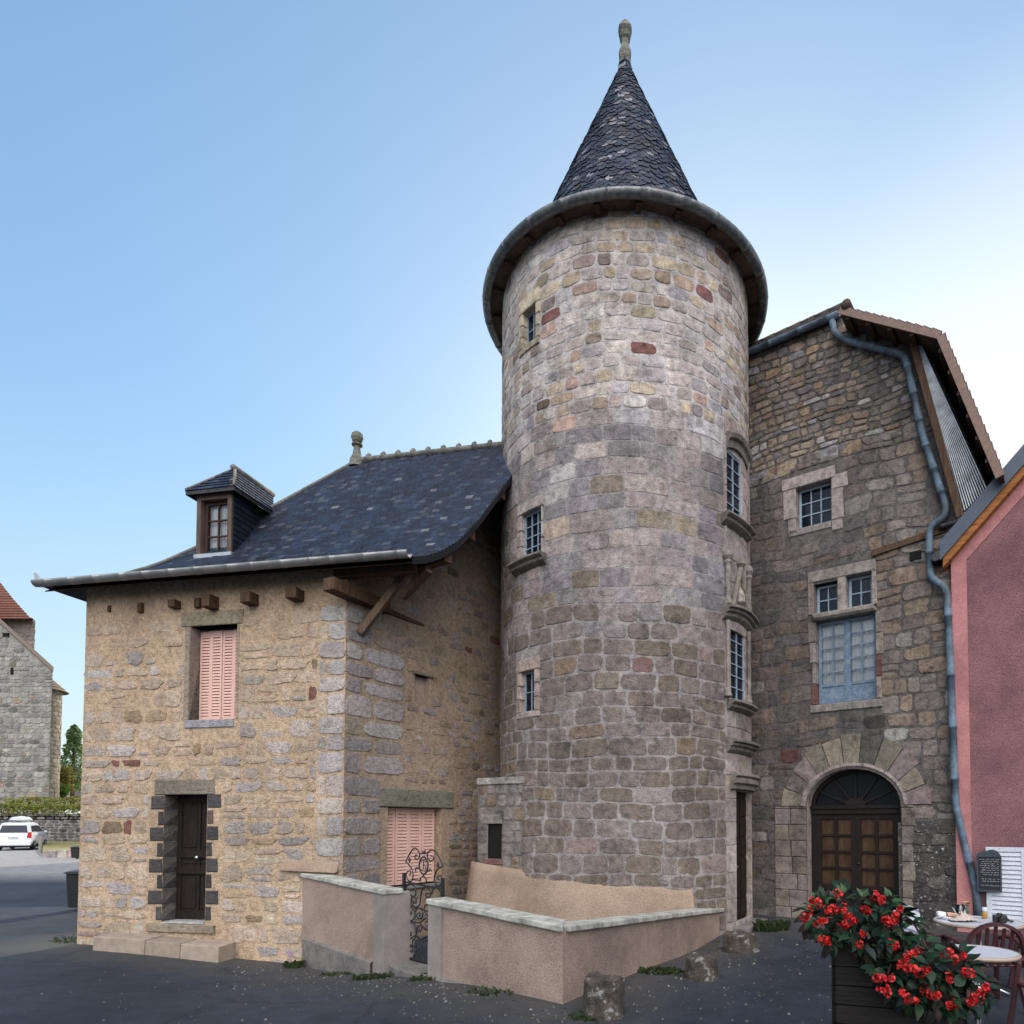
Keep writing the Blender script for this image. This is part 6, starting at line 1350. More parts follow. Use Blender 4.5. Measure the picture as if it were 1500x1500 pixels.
# grass verge, kerb stones, post, bins
gvz = MB(); xa, xb = at_y(58, 1240, 36)[0], at_y(240, 1240, 36)[0]; V = [[x, y, z] for y, z in ((33.5, .05), (36, .12), (40, .2), (RY, z0 + .05)) for x in np.linspace(at_y(63, 1240, y)[0], xb, 8)]; V = [[x, y, z] for (x, y, z) in V]
gvz.add(V, [(i * 8 + j, i * 8 + j + 1, (i + 1) * 8 + j + 1, (i + 1) * 8 + j) for i in range(3) for j in range(7)]); kind(gvz.build('grass_verge', mat_plain('grass_ground', (.17, .17, .06), .95, 6, .35, .6, col2=(.24, .2, .11), s2=.5, spec=.1), fix=False))
r_ = random.Random(12); b = MB(); x = at_y(67, 1255, 33)[0]
while x < xb - 2:
    L = r_.uniform(.4, 1.0); h_ = r_.uniform(.22, .42); b.hexa([[x, 33 - .2, -.1], [x + L - .03, 33 - .2, -.1], [x + L - .03, 33.3, -.1], [x, 33.3, -.1], [x + .04, 32.85, h_], [x + L - .08, 32.85, h_ * r_.uniform(.8, 1)], [x + L - .08, 33.25, h_], [x + .04, 33.25, h_]], tuple(r_.uniform(.8, 1.2) * q for q in (.4, .36, .3))); x += L
p = at_y(90, 1256, 33); tag(b.build('kerb_wall', 'rubble', loc=(p[0], 33, 0), bevel=.03), 'low row of pale kerb stones in front of the grass verge', 'kerb')
p = at_y(59, 1248, 38.3); p[2] = 0; b = MB(); b.tube([p, p + [0, 0, .84], p + [0, 0, .88]], [.085, .08, .05], 10); tag(b.build('wooden_post', 'grey_wood', loc=p), 'short grey wooden post beside the white car', 'post')
def bin_(name, label, px, yb, Y, wd, h_):
    p = at_y(px, yb, Y); p[2] = gh(p[0], p[1]); o = thing(name, label, 'bin', p); b = MB(); w0, w1 = wd * .42, wd * .5
    b.hexa([p + (-w0, -w0, .06), p + (w0, -w0, .06), p + (w0, w0, .06), p + (-w0, w0, .06), p + (-w1, -w1, h_ * .9), p + (w1, -w1, h_ * .9), p + (w1, w1, h_ * .9), p + (-w1, w1, h_ * .9)]); b.build('body', 'black_plastic', o, bevel=.02)
    b = MB(); b.hexa([p + (-w1 - .03, -w1 - .05, h_ * .9), p + (w1 + .03, -w1 - .05, h_ * .9), p + (w1 + .03, w1 + .03, h_ * .9), p + (-w1 - .03, w1 + .03, h_ * .9), p + (-w1, -w1, h_ * .95), p + (w1, -w1, h_ * .95), p + (w1, w1, h_), p + (-w1, w1, h_)]); b.build('lid', 'black_plastic', o, bevel=.015)
    for s_ in (-1, 1): b = MB(); b.tube([p + (s_ * w0 * .7, w0, .1), p + (s_ * w0 * 1.0, w0, .1)], .1, 14); b.build('wheel', 'black_plastic', o)
bin_('wheeled_bin', 'black wheeled bin half hidden behind the left corner of the stone house', 121, 1330, 14.0, .42, .86)
bin_('waste_bin', 'small dark bin at the edge of the grass verge', 113, 1258, 31.5, .38, .62)

# ------------------------------------------------------------------ the white car
CH = R(-30); cp = at_y(18, 1246, 41.0); cp[2] = 0
fwd = np.array([math.sin(CH), math.cos(CH), 0]); rgt = np.array([math.cos(CH), -math.sin(CH), 0]); c0 = cp + fwd * 2.15
def cw(x, y, z): return c0 + rgt * x + fwd * y + np.array([0, 0, z])
car = thing('parked_car', 'white estate car seen from behind with a roof box, parked by the dark wall', 'car', c0)
W_ = .88
prof = [(-2.1, .38), (-2.12, .62), (-2.08, .95), (-1.98, 1.2), (-1.78, 1.62), (-1.6, 1.74), (-.3, 1.79), (.35, 1.72), (1.0, 1.22), (1.15, 1.12), (1.9, .98), (2.15, .8), (2.18, .4)]
def hwid(z): return W_ * np.interp(z, [.3, .7, 1.05, 1.75], [.94, 1.0, .97, .74])
b = MB(); k = len(prof); V = []
for s_ in (-1, -.86, .86, 1):
    for y, z in prof:
        e = abs(s_) == 1; V.append(cw(s_ * hwid(z), y * (.975 if e else 1), z - (.035 if e and z > 1.0 else 0)))
b.add(V, [(a * k + j, a * k + j + 1, (a + 1) * k + j + 1, (a + 1) * k + j) for a in range(3) for j in range(k - 1)] + [tuple(range(k)), tuple(range(3 * k, 4 * k)), ] + [(a * k, (a + 1) * k, (a + 1) * k + k - 1, a * k + k - 1) for a in range(3)])
body = b.build('body', mat_plain('car_paint', (.62, .64, .68), .25, 3, .02, 0, spec=.6), car, smooth=False)
def side_q(s_, pts, o_=.012): return [cw(s_ * (hwid(z) + o_ - .035 * 0), y, z) for y, z in pts]
b = MB(); b.prism([cw(x, y, z) for x, y, z in ((-.68, -2.03, 1.13), (.68, -2.03, 1.13), (.58, -1.82, 1.58), (-.58, -1.82, 1.58))], -fwd * .03); b.build('rear_window', 'car_glass', car)
for s_ in (-1, 1):
    for P in ([(-1.7, 1.17), (-.75, 1.17), (-.75, 1.56), (-1.5, 1.55)], [(-.68, 1.17), (.1, 1.17), (.02, 1.58), (-.68, 1.57)], [(.17, 1.17), (.85, 1.17), (.3, 1.55), (.12, 1.57)]):
        b = MB(); b.prism(side_q(s_, P, -.01), rgt * s_ * .025); b.build('side_window', 'car_glass', car)
    b = MB(); b.prism([cw(s_ * .66, -2.1, .78), cw(s_ * .87, -2.02, .78), cw(s_ * .86, -1.98, 1.14), cw(s_ * .70, -2.03, 1.14)], -fwd * .05); b.build('tail_light', mat_plain('tail_red', (.45, .02, .02), .2, 5, .05, 0), car)
    for y in (-1.35, 1.35):
        p = cw(s_ * .80, y, .31); b = MB(); b.tube([p - rgt * s_ * .1, p - rgt * s_ * .02, p + rgt * s_ * .09, p + rgt * s_ * .1], [.29, .315, .315, .28], 22); wl = b.build('wheel', 'black_plastic', car, smooth=False)
        b = MB(); b.tube([p + rgt * s_ * .09, p + rgt * s_ * .108], .19, 16); b.build('rim', 'chrome', wl)
    b = MB(); b.beam(cw(s_ * .98, .75, 1.15), cw(s_ * .98, .86, 1.15), .16, .14, up=(0, 0, 1)); b.build('mirror', 'car_paint', car, bevel=.03)
    b = MB(); b.tube([cw(s_ * .55, -1.4, 1.77), cw(s_ * .55, -1.3, 1.84), cw(s_ * .55, .1, 1.86), cw(s_ * .55, .2, 1.79)], .02, 6); b.build('roof_rail', 'black_plastic', car)
b = MB(); b.hexa([cw(-.86, -2.2, .3), cw(.86, -2.2, .3), cw(.88, -2.0, .3), cw(-.88, -2.0, .3), cw(-.87, -2.2, .6), cw(.87, -2.2, .6), cw(.89, -2.0, .64), cw(-.89, -2.0, .64)]); b.build('bumper', 'car_paint', car, bevel=.04)
b = MB(); b.hexa([cw(-.8, -2.16, .2), cw(.8, -2.16, .2), cw(.8, 2.0, .2), cw(-.8, 2.0, .2), cw(-.8, -2.19, .32), cw(.8, -2.19, .32), cw(.8, 2.1, .42), cw(-.8, 2.1, .42)]); b.build('underside', 'black_plastic', car)
b = MB(); b.prism([cw(-.27, -2.145, .74), cw(.27, -2.145, .74), cw(.27, -2.13, .87), cw(-.27, -2.13, .87)], -fwd * .015); pl = b.build('number_plate', 'paper', car)
b = MB()
for i, x in enumerate((-.2, -.14, -.05, .01, .07, .15, .21)): b.prism([cw(x - .018, -2.165, .775), cw(x + .018, -2.165, .775), cw(x + .018, -2.155, .84), cw(x - .018, -2.155, .84)], -fwd * .004)
b.build('plate_marking', 'black_plastic', pl)
b = MB(); V = []; ys = np.linspace(-1.35, .45, 9)
for i, y in enumerate(ys):
    f = math.sin(math.pi * min(1, max(0, (i + .6) / 9.2))) ** .35
    for x, z in ((-.4, 1.9), (-.42, 2.0), (-.33, 2.12), (0, 2.17), (.33, 2.12), (.42, 2.0), (.4, 1.9)): V.append(cw(x * (.75 + .25 * f), y, 1.9 + (z - 1.9) * f))
b.add(V, [(i * 7 + j, i * 7 + j + 1, (i + 1) * 7 + j + 1, (i + 1) * 7 + j) for i in range(8) for j in range(6)] + [(i * 7, i * 7 + 6, (i + 1) * 7 + 6, (i + 1) * 7) for i in range(8)] + [tuple(range(7)), tuple(range(56, 63))]); bx = tag(b.build('roof_box', 'white_paint', loc=cw(0, -.45, 1.88), smooth=False), 'white luggage box strapped on the roof of the white car', 'roof box')

# ================================================================== shutters and menu board on the pink house
sh0 = PW.hit(1444, 1250, .05)[0]; shz1, shz0 = PW.hit(1470, 1241, .05)[1], PW.hit(1470, 1352, .05)[1]
for q in range(2):
    o = thing('louvred_shutter', ('white flaking louvred shutter behind the black menu board', 'second white louvred shutter cut off by the right edge')[q], 'shutter', PW.p(sh0 + .25 + q * .58, shz0, .05), 'white shutters of the pink house')
    a, e = sh0 + q * .56, sh0 + q * .56 + .55; st = .075
    b = MB(); bar(b, PW.m, a, a + st, shz0, shz1, .045, .085); bar(b, PW.m, e - st, e, shz0, shz1, .045, .085); bar(b, PW.m, a + st, e - st, shz0, shz0 + .07, .045, .083); bar(b, PW.m, a + st, e - st, shz1 - .07, shz1, .045, .083); b.build('frame', 'white_paint', o, bevel=.004)
    b = MB(); n = 15; s_ = (shz1 - shz0 - .14) / n
    bar(b, PW.m, a + st, e - st, shz0 + .07, shz1 - .07, .025, .03)
    for j in range(n):
        y = shz0 + .07 + j * s_; P = [PW.p(x, yy, d) for x in (a + st, e - st) for yy, d in ((y + s_ * .05, .084), (y + s_ * .62, .075), (y + s_ * 1.05, .05), (y + s_ * .45, .05))]
        b.add(np.array(P), [(0, 1, 2, 3), (4, 5, 6, 7), (0, 1, 5, 4), (1, 2, 6, 5), (2, 3, 7, 6), (3, 0, 4, 7)])
    b.build('louvres', 'white_paint', o)
mc = PW.hit(1449, 1280, .14); mw, mh_ = .17, .28
mo = thing('menu_board', 'small black menu board with faint chalk handwriting hung beside the downpipe', 'menu board', PW.p(mc[0], mc[1] - mh_, .13))
MBm = flat_map(PW.p(mc[0], mc[1], .13), PW.U, PW.N); b = MB()
for u0, u1, v0, v1 in ((-mw, -mw + .022, -mh_, mh_), (mw - .022, mw, -mh_, mh_), (-mw + .022, mw - .022, -mh_, -mh_ + .03), (-mw + .022, mw - .022, mh_ - .022, mh_)): bar(b, MBm, u0, u1, v0, v1, 0, .03)
b.build('frame', mat_wood('board_frame', (.05, .06, .075), .6, .2), mo)
b = MB(); bar(b, MBm, -mw + .02, mw - .02, -mh_ + .02, mh_ - .02, .004, .014); b.build('board', mat_plain('blackboard', (.012, .014, .018), .7, 30, .3, .05), mo)
b = MB(); tt = np.linspace(0, math.pi, 13); V = [MBm(-mw * .95 * math.cos(t), mh_ + .09 * math.sin(t) * (1 + .18 * math.cos(3 * t)), d).reshape(3) for d in (.004, .026) for t in tt]; b.add(V, [tuple(range(13)), tuple(range(13, 26))] + [(i, i + 1, 14 + i, 13 + i) for i in range(12)])
b.build('crest', 'board_frame', mo)
b = MB(); r_ = random.Random(4)
for i in range(13):                                             # faint lines of chalk script, too small to read
    v = mh_ - .055 - i * .034; u = -mw + .04 + (r_.uniform(0, .05) if i else .0)
    if i in (8, 11): continue
    while u < mw - .08:
        L = r_.uniform(.02, .06); P = [MBm(u + L * k / 7, v + r_.uniform(-.006, .006), .017).reshape(3) for k in range(8)]; b.tube(P, .0016, 4); u += L + .014
    b.tube([MBm(mw - .06 + k * .008, v + r_.uniform(-.005, .005), .017).reshape(3) for k in range(4)], .0018, 4)
b.build('chalk_writing', 'paper', mo)

# ================================================================== cafe terrace
def round_table(name, label, px, py, zt, rad, group, seed):
    p = at_z(px, py, zt); g0 = float(gh(p[0], p[1])); o = thing(name, label, 'table', (p[0], p[1], g0), group); c = (p[0], p[1], 0)
    b = MB(); b.lathe([(rad - .03, zt - .03), (rad - .004, zt - .028), (rad, zt - .012), (rad - .006, zt - .001), (rad - .018, zt + .001), (rad - .02, zt - .004)], c, 48); b.build('table_rim', 'table_rim', o, smooth=True)
    b = MB(); b.lathe([(rad - .019, zt - .02), (rad - .019, zt - .002), (.02, zt - .002)], c, 48); b.build('table_top', 'table_top', o)
    b = MB(); b.tube([(p[0], p[1], g0 + .03), (p[0], p[1], zt - .03)], .03, 14); b.build('column', 'chrome', o, smooth=True)
    for k in range(4):
        a = k * math.pi / 2 + seed; b = MB(); b.tube([np.array([p[0], p[1], g0 + .12]), np.array([p[0] + .16 * math.cos(a), p[1] + .16 * math.sin(a), g0 + .06]), np.array([p[0] + .27 * math.cos(a), p[1] + .27 * math.sin(a), g0 + .02])], [.022, .02, .016], 8); b.build('leg', 'chrome', o, smooth=True)
    return p
t1 = round_table('cafe_table', 'empty round white cafe table beside the red flowers', 1432, 1393, .73, .30, 'cafe tables on the terrace', .4)
t2 = round_table('cafe_table', 'round cafe table with a camera and scarf on it below the white shutters', 1433, 1349, .73, .43, 'cafe tables on the terrace', .9)
def chair(label, x, y, rz):
    g0 = float(gh(x, y)); o = thing('garden_chair', label, 'chair', (x, y, g0), 'burgundy plastic chairs of the cafe terrace'); Rm = np.array([[math.cos(rz), -math.sin(rz)], [math.sin(rz), math.cos(rz)]])
    def T(a, c, z): q = Rm @ np.array([a, c]); return np.array([x + q[0], y + q[1], g0 + z])     # sitter looks along +c
    b = MB(); b.hexa([T(-.21, -.2, .41), T(.21, -.2, .41), T(.24, .22, .43), T(-.24, .22, .43), T(-.21, -.2, .435), T(.21, -.2, .435), T(.24, .22, .455), T(-.24, .22, .455)]); b.build('seat', 'burgundy', o, bevel=.012)
    for sx in (-1, 1):
        for sy in (-1, 1):
            b = MB(); b.beam(T(sx * .27, sy * (.27 if sy > 0 else .30), 0), T(sx * .225, sy * .19, .62 if sy > 0 else .43), .055, .045, taper=.85); b.build('leg', 'burgundy', o, bevel=.008)
    b = MB(); t = np.linspace(0, math.pi, 19); pts = [T(-.26 * math.cos(a), -.26 - .04 * math.sin(a), .42 + .40 * math.sin(a) ** .55) for a in t]
    for i in range(18): b.beam(pts[i], pts[i + 1], .03, .055, up=T(0, 1, 0) - T(0, 0, 0))
    for i in range(18): pass
    bk_ = b.build('back_hoop', 'burgundy', o, smooth=False)
    for k in range(5):
        a = (k - 2) * .075; b = MB(); b.beam(T(a * .9, -.21, .43), T(a, -.29, .80 - abs(k - 2) * .018), .032, .012, up=T(0, 1, 0) - T(0, 0, 0)); b.build('back_slat', 'burgundy', o)
    for sx in (-1, 1):
        b = MB(); P = [T(sx * .255, -.27, .60), T(sx * .285, -.1, .645), T(sx * .285, .12, .645), T(sx * .25, .22, .60)]
        for i in range(3): b.beam(P[i], P[i + 1], .055, .025)
        b.build('armrest', 'burgundy', o, bevel=.006)
    return o
chair('burgundy plastic chair tucked between the two round tables', 3.46, 6.32, R(-4))
chair('burgundy plastic chair half hidden behind the red flowers', 2.98, 6.75, R(-78))
chair('burgundy plastic chair cut off by the right edge beside the rear table', 4.42, 6.75, R(95))
chair('burgundy plastic chair in the bottom right corner beside the front table', 3.42, 5.12, R(88))
# things on the rear table
tz = .731
def on(px, py): return at_z(px, py, tz)
p = on(1392, 1346); b = MB()
for i in range(3): b.box(p + (0, 0, .004 + i * .007), (.17 - i * .004, .12, .006), R(15 + i * 3))
tag(b.build('notepad', 'paper', loc=p), 'open white notepad on the left edge of the rear cafe table', 'notepad')
# a writing hand with a pen, resting on the notepad
hp_ = p + (.012, .0, .045); hand = thing('person', 'hand holding a thin pen over the white notepad on the rear table', 'person', hp_ - [0, 0, .03])
def skin_chain(name, chains, mat, parent):
    me = bpy.data.meshes.new(name); V, E, rad = [], [], []
    for ch_ in chains:
        for i, (q, r_) in enumerate(ch_):
            if isinstance(q, int): prev = q; continue
            V.append(tuple(np.array(q) - np.array(LOC[parent.name]))); rad.append(r_); k = len(V) - 1
            if i: E.append((prev, k))
            prev = k
    me.from_pydata(V, E, []); o = bpy.data.objects.new(name, me); COL.objects.link(o); o.parent = parent
    md = o.modifiers.new('skin', 'SKIN'); s_ = o.modifiers.new('sub', 'SUBSURF'); s_.levels = 1; s_.render_levels = 2
    for k, r_ in enumerate(rad): me.skin_vertices[0].data[k].radius = (r_, r_)
    me.skin_vertices[0].data[0].use_root = True; me.materials.append(M[mat]); return o
def hx(a, c, z): return hp_ + np.array([a, c, z])
me_tmp = bpy.data.meshes.new('tmp')
def skin_obj(name, chains, mat, parent):
    me = bpy.data.meshes.new(name); o = bpy.data.objects.new(name, me); bm = bmesh.new(); L = bm.verts.layers.skin.verify(); vs = []
    for ch_ in chains:
        prev = None
        for q in ch_:
            if isinstance(q, int): prev = vs[q]; continue
            v = bm.verts.new(tuple(np.array(q[0]) - np.array(LOC[parent.name]))); v[L].radius = (q[1], q[1]); v[L].use_root = not vs
            if prev is not None: bm.edges.new((prev, v))
            prev = v; vs.append(v)
    bm.to_mesh(me); bm.free(); COL.objects.link(o); o.parent = parent
    o.modifiers.new('skin', 'SKIN'); s_ = o.modifiers.new('sub', 'SUBSURF'); s_.levels = 1; s_.render_levels = 2; me.materials.append(M[mat]); return o
fing = []
for k, (dy, l) in enumerate(((.024, .95), (.008, 1.05), (-.008, 1.0), (-.022, .8))):
    fing.append([1, (hx(.035, dy, .004), .0095), (hx(.062 * l + .0, dy * .9, .006), .0085), (hx(.078 * l, dy * .7, -.016), .0075), (hx(.074 * l, dy * .5, -.030), .0065)])
skin_obj('hand', [[(hx(-.075, 0, .0), .024), (hx(.0, 0, .002), .030)]] + fing + [[0, (hx(-.02, .034, -.004), .0105), (hx(.022, .040, -.014), .009), (hx(.05, .028, -.022), .0075)]], 'skin', hand)
b = MB(); b.tube([hx(-.15, -.01, .004), hx(-.105, -.004, .002), hx(-.07, 0, .0)], [.036, .032, .028], 12); b.build('sleeve_cuff', 'paper', hand, smooth=True)
b = MB(); b.tube([hx(.085, .01, -.04), hx(.05, .02, .03), hx(.03, .027, .07)], [.002, .004, .004], 8); tag(b.build('pen', 'white_paint', loc=hx(.06, .018, 0)), 'thin white pen held in the hand above the notepad', 'pen')
p = on(1411, 1349); b = MB(); r_ = random.Random(2); n = 22; V = []
for i in range(n):
    for j in range(n):
        a, c = i / (n - 1) - .5, j / (n - 1) - .5; z = .012 + .035 * abs(math.sin(a * 17 + c * 5)) * (1 - 2 * a * a) * math.exp(-8 * (a * a + c * c) + 1) + .02 * math.exp(-12 * (a * a + c * c)); V.append(p + (a * .27 + .015 * math.sin(c * 9), c * .20 + .015 * math.sin(a * 11), z))
b.add(V, [(i * n + j, (i + 1) * n + j, (i + 1) * n + j + 1, i * n + j + 1) for i in range(n - 1) for j in range(n - 1)]); tag(b.build('scarf', 'cloth', loc=p, smooth=True), 'crumpled beige scarf lying in the middle of the rear cafe table', 'scarf')
p = on(1414, 1343) + (0, .1, 0); b = MB(); b.lathe([(.028, .002), (.034, .004), (.04, .115), (.037, .115), (.031, .012), (.002, .01)], p, 20, cap=False); tag(b.build('drinking_glass', 'glass_clear', loc=p, smooth=True), 'clear drinking glass behind the scarf on the rear table', 'glass')
p = on(1424, 1343) + (0, .13, 0); o = thing('flower_vase', 'small green vase with one yellow flower on the rear cafe table', 'vase', p); b = MB(); b.lathe([(.02, 0), (.03, .02), (.026, .06), (.016, .08), (.02, .09)], p, 14); b.build('vase', mat_plain('green_glass', (.02, .07, .04), .2, 10, .1, 0), o, smooth=True)
b = MB(); b.tube([p + (0, 0, .05), p + (.004, 0, .13)], .003, 5)
for k in range(9): a = k * .7; b.add([p + (.004, 0, .08 + .004 * k), p + (.03 * math.cos(a) - .01, .03 * math.sin(a), .11 + .004 * k), p + (.055 * math.cos(a), .055 * math.sin(a), .10 + .005 * k), p + (.03 * math.cos(a) + .01, .03 * math.sin(a) + .01, .10 + .004 * k)], [(0, 1, 2, 3)], (.04, .1, .03))
b.build('stem', 'leaf', o); b = MB()
for k in range(14): a = k * .449; b.add([p + (.004, 0, .135), p + (.004 + .02 * math.cos(a - .2), .02 * math.sin(a - .2), .145), p + (.004 + .034 * math.cos(a), .034 * math.sin(a), .15), p + (.004 + .02 * math.cos(a + .2), .02 * math.sin(a + .2), .145)], [(0, 1, 2, 3)], (.7, .6, .05))
b.build('blossom', 'petal', o)
p = on(1444, 1346) + (0, .02, 0); o = thing('condiment_jar', 'small amber jar with pale lid on the rear cafe table', 'jar', p); b = MB(); b.lathe([(.024, 0), (.027, .01), (.027, .065), (.02, .075)], p, 16); b.build('jar', mat_plain('amber', (.35, .17, .03), .2, 10, .1, 0), o, smooth=True); b = MB(); b.lathe([(.022, .075), (.024, .078), (.024, .115), (.018, .12)], p, 16); b.build('lid', 'white_paint', o, smooth=True)
p = on(1465, 1352); o = thing('photo_camera', 'black photo camera with a strap near the right side of the rear table', 'camera', p); b = MB(); b.hexa([p + (x, y, z) for z in (0.004, .08) for x, y in ((-.065, -.02), (.065, -.02), (.065, .03), (-.065, .03))]); b.hexa([p + (x * k, y, z) for z, k in ((.079, 1), (.10, .7)) for x, y in ((-.03, -.015), (.03, -.015), (.03, .025), (-.03, .025))]); b.build('body', 'black_plastic', o, bevel=.008)
b = MB(); b.tube([p + (0, -.02, .042), p + (0, -.075, .042), p + (0, -.08, .042)], [.036, .036, .03], 18); b.build('lens', 'black_plastic', o)
b = MB(); b.tube(spline([p + (.065, .01, .06), p + (.10, .0, .02), p + (.15, .03, .012), p + (.13, .1, .01), p + (.05, .12, .012)], 6), .008, 6); b.build('strap', 'black_plastic', o)
# striped garment over the hidden chair
p = at_y(1326, 1338, 6.62); b = MB(); n = 14; V = []; cl = []
for i in range(n):
    for j in range(n):
        a, c = i / (n - 1), j / (n - 1); V.append(p + (-.12 + .26 * a + .01 * math.sin(c * 8), .03 * math.sin(a * 9 + c * 3) + .02 * c, .09 - .32 * c - .10 * (a - .3) ** 2)); cl.append((.09, .10, .22) if j % 3 == 1 else (.55, .57, .6))
b.add(V, [(i * n + j, (i + 1) * n + j, (i + 1) * n + j + 1, i * n + j + 1) for i in range(n - 1) for j in range(n - 1)], np.array(cl)); tag(b.build('striped_jacket', mat_attr('striped_cloth', s1=10, s2=60, lo=.85, hi=1.1, bs=.1), loc=p, smooth=True), 'white and navy striped jacket hung over the chair behind the red flowers', 'jacket')

# ================================================================== planter with red begonias
PY_ = 4.45; pl0 = at_y(1219, 1387, PY_); pl1 = at_y(1388, 1387, PY_); pz = pl0[2]; x0, x1 = pl0[0], pl1[0]
PT = R(-17)
def pp(a, c, z): q = np.array([a * math.cos(PT) - c * math.sin(PT), a * math.sin(PT) + c * math.cos(PT)]); return np.array([x0 + q[0], PY_ + q[1], z])
PWD = (x1 - x0) / math.cos(PT); PDP = .42
plt_ = thing('wooden_planter', 'tall dark plank planter box holding red begonias at the bottom right', 'planter', pp(PWD / 2, PDP / 2, 0))
npk = 7; hk = (pz - .02) / npk
for i in range(npk):
    z0, z1 = .02 + i * hk + .004, .02 + (i + 1) * hk - .004
    for (a0, c0_), (a1, c1_) in (((0, 0), (PWD, 0)), ((PWD, 0), (PWD, PDP)), ((PWD, PDP), (0, PDP)), ((0, PDP), (0, 0))):
        b = MB(); d = np.array([a1 - a0, c1_ - c0_]); L = np.linalg.norm(d); nrm_ = np.array([d[1], -d[0]]) / L * .022; e0 = 0 if c0_ == c1_ else .0
        P = [pp(a0 + q[0], c0_ + q[1], z) for z in (z0, z1) for q in ((0, 0), )]; 
        b.hexa([pp(a0, c0_, z0), pp(a1, c1_, z0), pp(a1 - nrm_[0], c1_ - nrm_[1], z0), pp(a0 - nrm_[0], c0_ - nrm_[1], z0), pp(a0, c0_, z1), pp(a1, c1_, z1), pp(a1 - nrm_[0], c1_ - nrm_[1], z1), pp(a0 - nrm_[0], c0_ - nrm_[1], z1)]); b.build('plank', 'planter', plt_)
b = MB(); b.hexa([pp(.03, .03, pz - .12), pp(PWD - .03, .03, pz - .12), pp(PWD - .03, PDP - .03, pz - .12), pp(.03, PDP - .03, pz - .12), pp(.03, .03, pz - .06), pp(PWD - .03, .03, pz - .06), pp(PWD - .03, PDP - .03, pz - .04), pp(.03, PDP - .03, pz - .05)]); b.build('soil', mat_plain('soil', (.02, .014, .01), 1, 40, .3, .8), plt_)
BG = random.Random(77)
beg = thing('begonia_plants', 'dark-leaved begonias with red flower clusters spilling over the planter box', 'flowers', pp(PWD / 2, PDP / 2, pz - .06))
blobs = []                                                      # mounds of foliage: above the box, then hanging over its front right side
for px, py, Y, rx, rz in ((1205, 1345, 4.5, .17, .16), (1240, 1335, 4.6, .2, .17), (1285, 1338, 4.65, .2, .17), (1310, 1352, 4.5, .17, .18), (1270, 1372, 4.42, .2, .14), (1325, 1390, 4.4, .19, .15), (1350, 1420, 4.3, .2, .16), (1300, 1428, 4.3, .13, .12), (1395, 1420, 4.35, .17, .15), (1375, 1452, 4.25, .18, .13), (1420, 1450, 4.3, .13, .12), (1330, 1452, 4.25, .12, .1), (1213, 1372, 4.4, .08, .09)):
    blobs.append((at_y(px, py, Y), rx, rz))
b = MB()
for c, rx, rz in blobs:
    root = pp(min(max(BG.uniform(.2, .9) * PWD, .05), PWD - .05), PDP / 2, pz - .06); m_ = (root + c) / 2 + [0, 0, .12]; b.tube(spline([root, m_, c], 6), .008, 5)
b.build('stem', mat_plain('begonia_stem', (.12, .035, .03), .5, 20, .2, 0), beg, smooth=True)
def leaf(mb, c, d, nrm, L, W_, col):
    d = d / np.linalg.norm(d); nrm = nrm - d * (nrm @ d); nrm /= np.linalg.norm(nrm) + 1e-9; s_ = np.cross(d, nrm)
    ts = ((0, 0), (.16, .72), (.38, 1.0), (.62, .78), (.84, .36)); V = []
    for t, w_ in ts:
        mid = c + d * L * t - nrm * L * .35 * t * t; lf = c + d * L * t - nrm * L * .35 * t * t
        V += [mid + s_ * W_ * w_ * .46 * BG.uniform(.93, 1.07) + nrm * W_ * .13 * w_, mid, mid - s_ * W_ * w_ * .54 * BG.uniform(.93, 1.07) + nrm * W_ * .13 * w_]
    V.append(c + d * L - nrm * L * .38); F_ = []
    for i in range(4): F_ += [(i * 3, i * 3 + 1, i * 3 + 4, i * 3 + 3), (i * 3 + 1, i * 3 + 2, i * 3 + 5, i * 3 + 4)]
    F_ += [(12, 13, 15), (13, 14, 15)]; mb.add(V, F_, col)
b = MB(); LC = [(.007, .020, .012), (.010, .028, .014), (.013, .035, .018), (.02, .045, .02), (.022, .018, .012), (.007, .018, .013)]
for c, rx, rz in blobs:
    for i in range(int(62 * rx / .17)):
        v = np.array([BG.gauss(0, 1) for _ in range(3)]); v /= np.linalg.norm(v); v[1] = -abs(v[1]) if BG.random() < .65 else v[1]; q = c + v * np.array([rx, rx, rz]) * BG.uniform(.45, 1.0)
        d = v + np.array([BG.gauss(0, .5), BG.gauss(0, .4), -.35 + BG.gauss(0, .35)]); nn_ = np.array([BG.gauss(0, .45), -.5 + BG.gauss(0, .4), .9]); L = BG.uniform(.055, .115); leaf(b, q, d, nn_, L, L * BG.uniform(.5, .68), tuple(x * BG.uniform(.7, 1.35) for x in BG.choice(LC)))
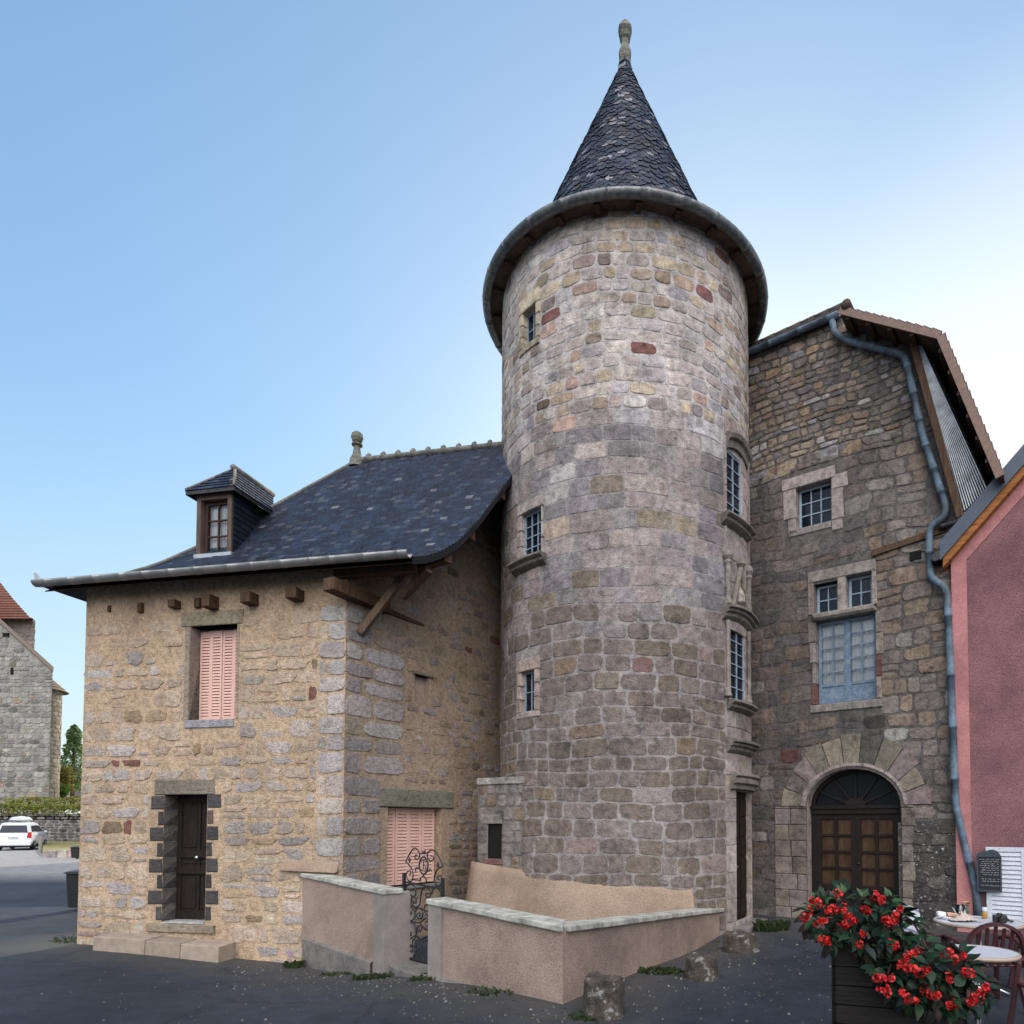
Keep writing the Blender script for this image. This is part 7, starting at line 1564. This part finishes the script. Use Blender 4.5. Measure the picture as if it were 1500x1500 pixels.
for px, py in ((1198, 1308), (1236, 1300), (1262, 1306), (1300, 1305), (1225, 1312), (1188, 1325)):
    for k in range(3): leaf(b, at_y(px + BG.uniform(-6, 6), py + 8, 4.5), np.array([BG.gauss(0, .4), BG.gauss(0, .3), 1.]), np.array([BG.gauss(0, 1), -1., .2]), BG.uniform(.05, .08), .035, (.06, .1, .05))
b.build('leaves', 'leaf', beg, smooth=True, fix=False)
FL = [(1190, 1318), (1198, 1324), (1227, 1309), (1283, 1312), (1290, 1318), (1178, 1343), (1186, 1334), (1197, 1351), (1206, 1348), (1215, 1333), (1222, 1331), (1235, 1332), (1237, 1354), (1231, 1349), (1250, 1348), (1243, 1344), (1267, 1331), (1272, 1335), (1262, 1367), (1303, 1350), (1297, 1347), (1311, 1341), (1318, 1331), (1309, 1349), (1207, 1375), (1213, 1381), (1303, 1382), (1310, 1386), (1340, 1395), (1328, 1402), (1317, 1412), (1337, 1419), (1346, 1423), (1328, 1417), (1359, 1420), (1283, 1432), (1294, 1435), (1306, 1433), (1398, 1405), (1408, 1400), (1388, 1396), (1413, 1424), (1420, 1427), (1390, 1433), (1322, 1455), (1330, 1462), (1340, 1464), (1356, 1450), (1364, 1456), (1371, 1458), (1436, 1452), (1443, 1447), (1430, 1462), (1422, 1468), (1391, 1473), (1397, 1470), (1293, 1449), (1300, 1455), (1259, 1384)]
for px, py in FL:
    if py < 1395: Y = 4.28
    else: Y = 4.1
    c = at_y(px, py, Y + BG.uniform(-.03, .03)); b = MB(); rr = BG.uniform(.026, .042)
    for i in range(11):
        v = np.array([BG.gauss(0, 1), -abs(BG.gauss(.5, .8)), BG.gauss(0, 1)]); v /= np.linalg.norm(v); q = c + v * rr * BG.uniform(.35, 1); t = np.cross(v, [BG.gauss(0, 1), BG.gauss(0, 1), BG.gauss(0, 1)]); t /= np.linalg.norm(t); u_ = np.cross(v, t); s_ = BG.uniform(.011, .019); k = BG.uniform(.55, 1.2)
        b.add([q + (t * math.cos(a) + u_ * math.sin(a)) * s_ * (1, .85)[j % 2] + v * .005 * (j % 2) for j, a in enumerate(np.arange(7) * .8976)] + [q - v * .004], [(j, (j + 1) % 7, 7) for j in range(7)], (.42 * k, .008 * k, .010 * k) if BG.random() < .8 else (.5, .035, .025))
    b.build('flower_cluster', 'petal', beg, fix=False)
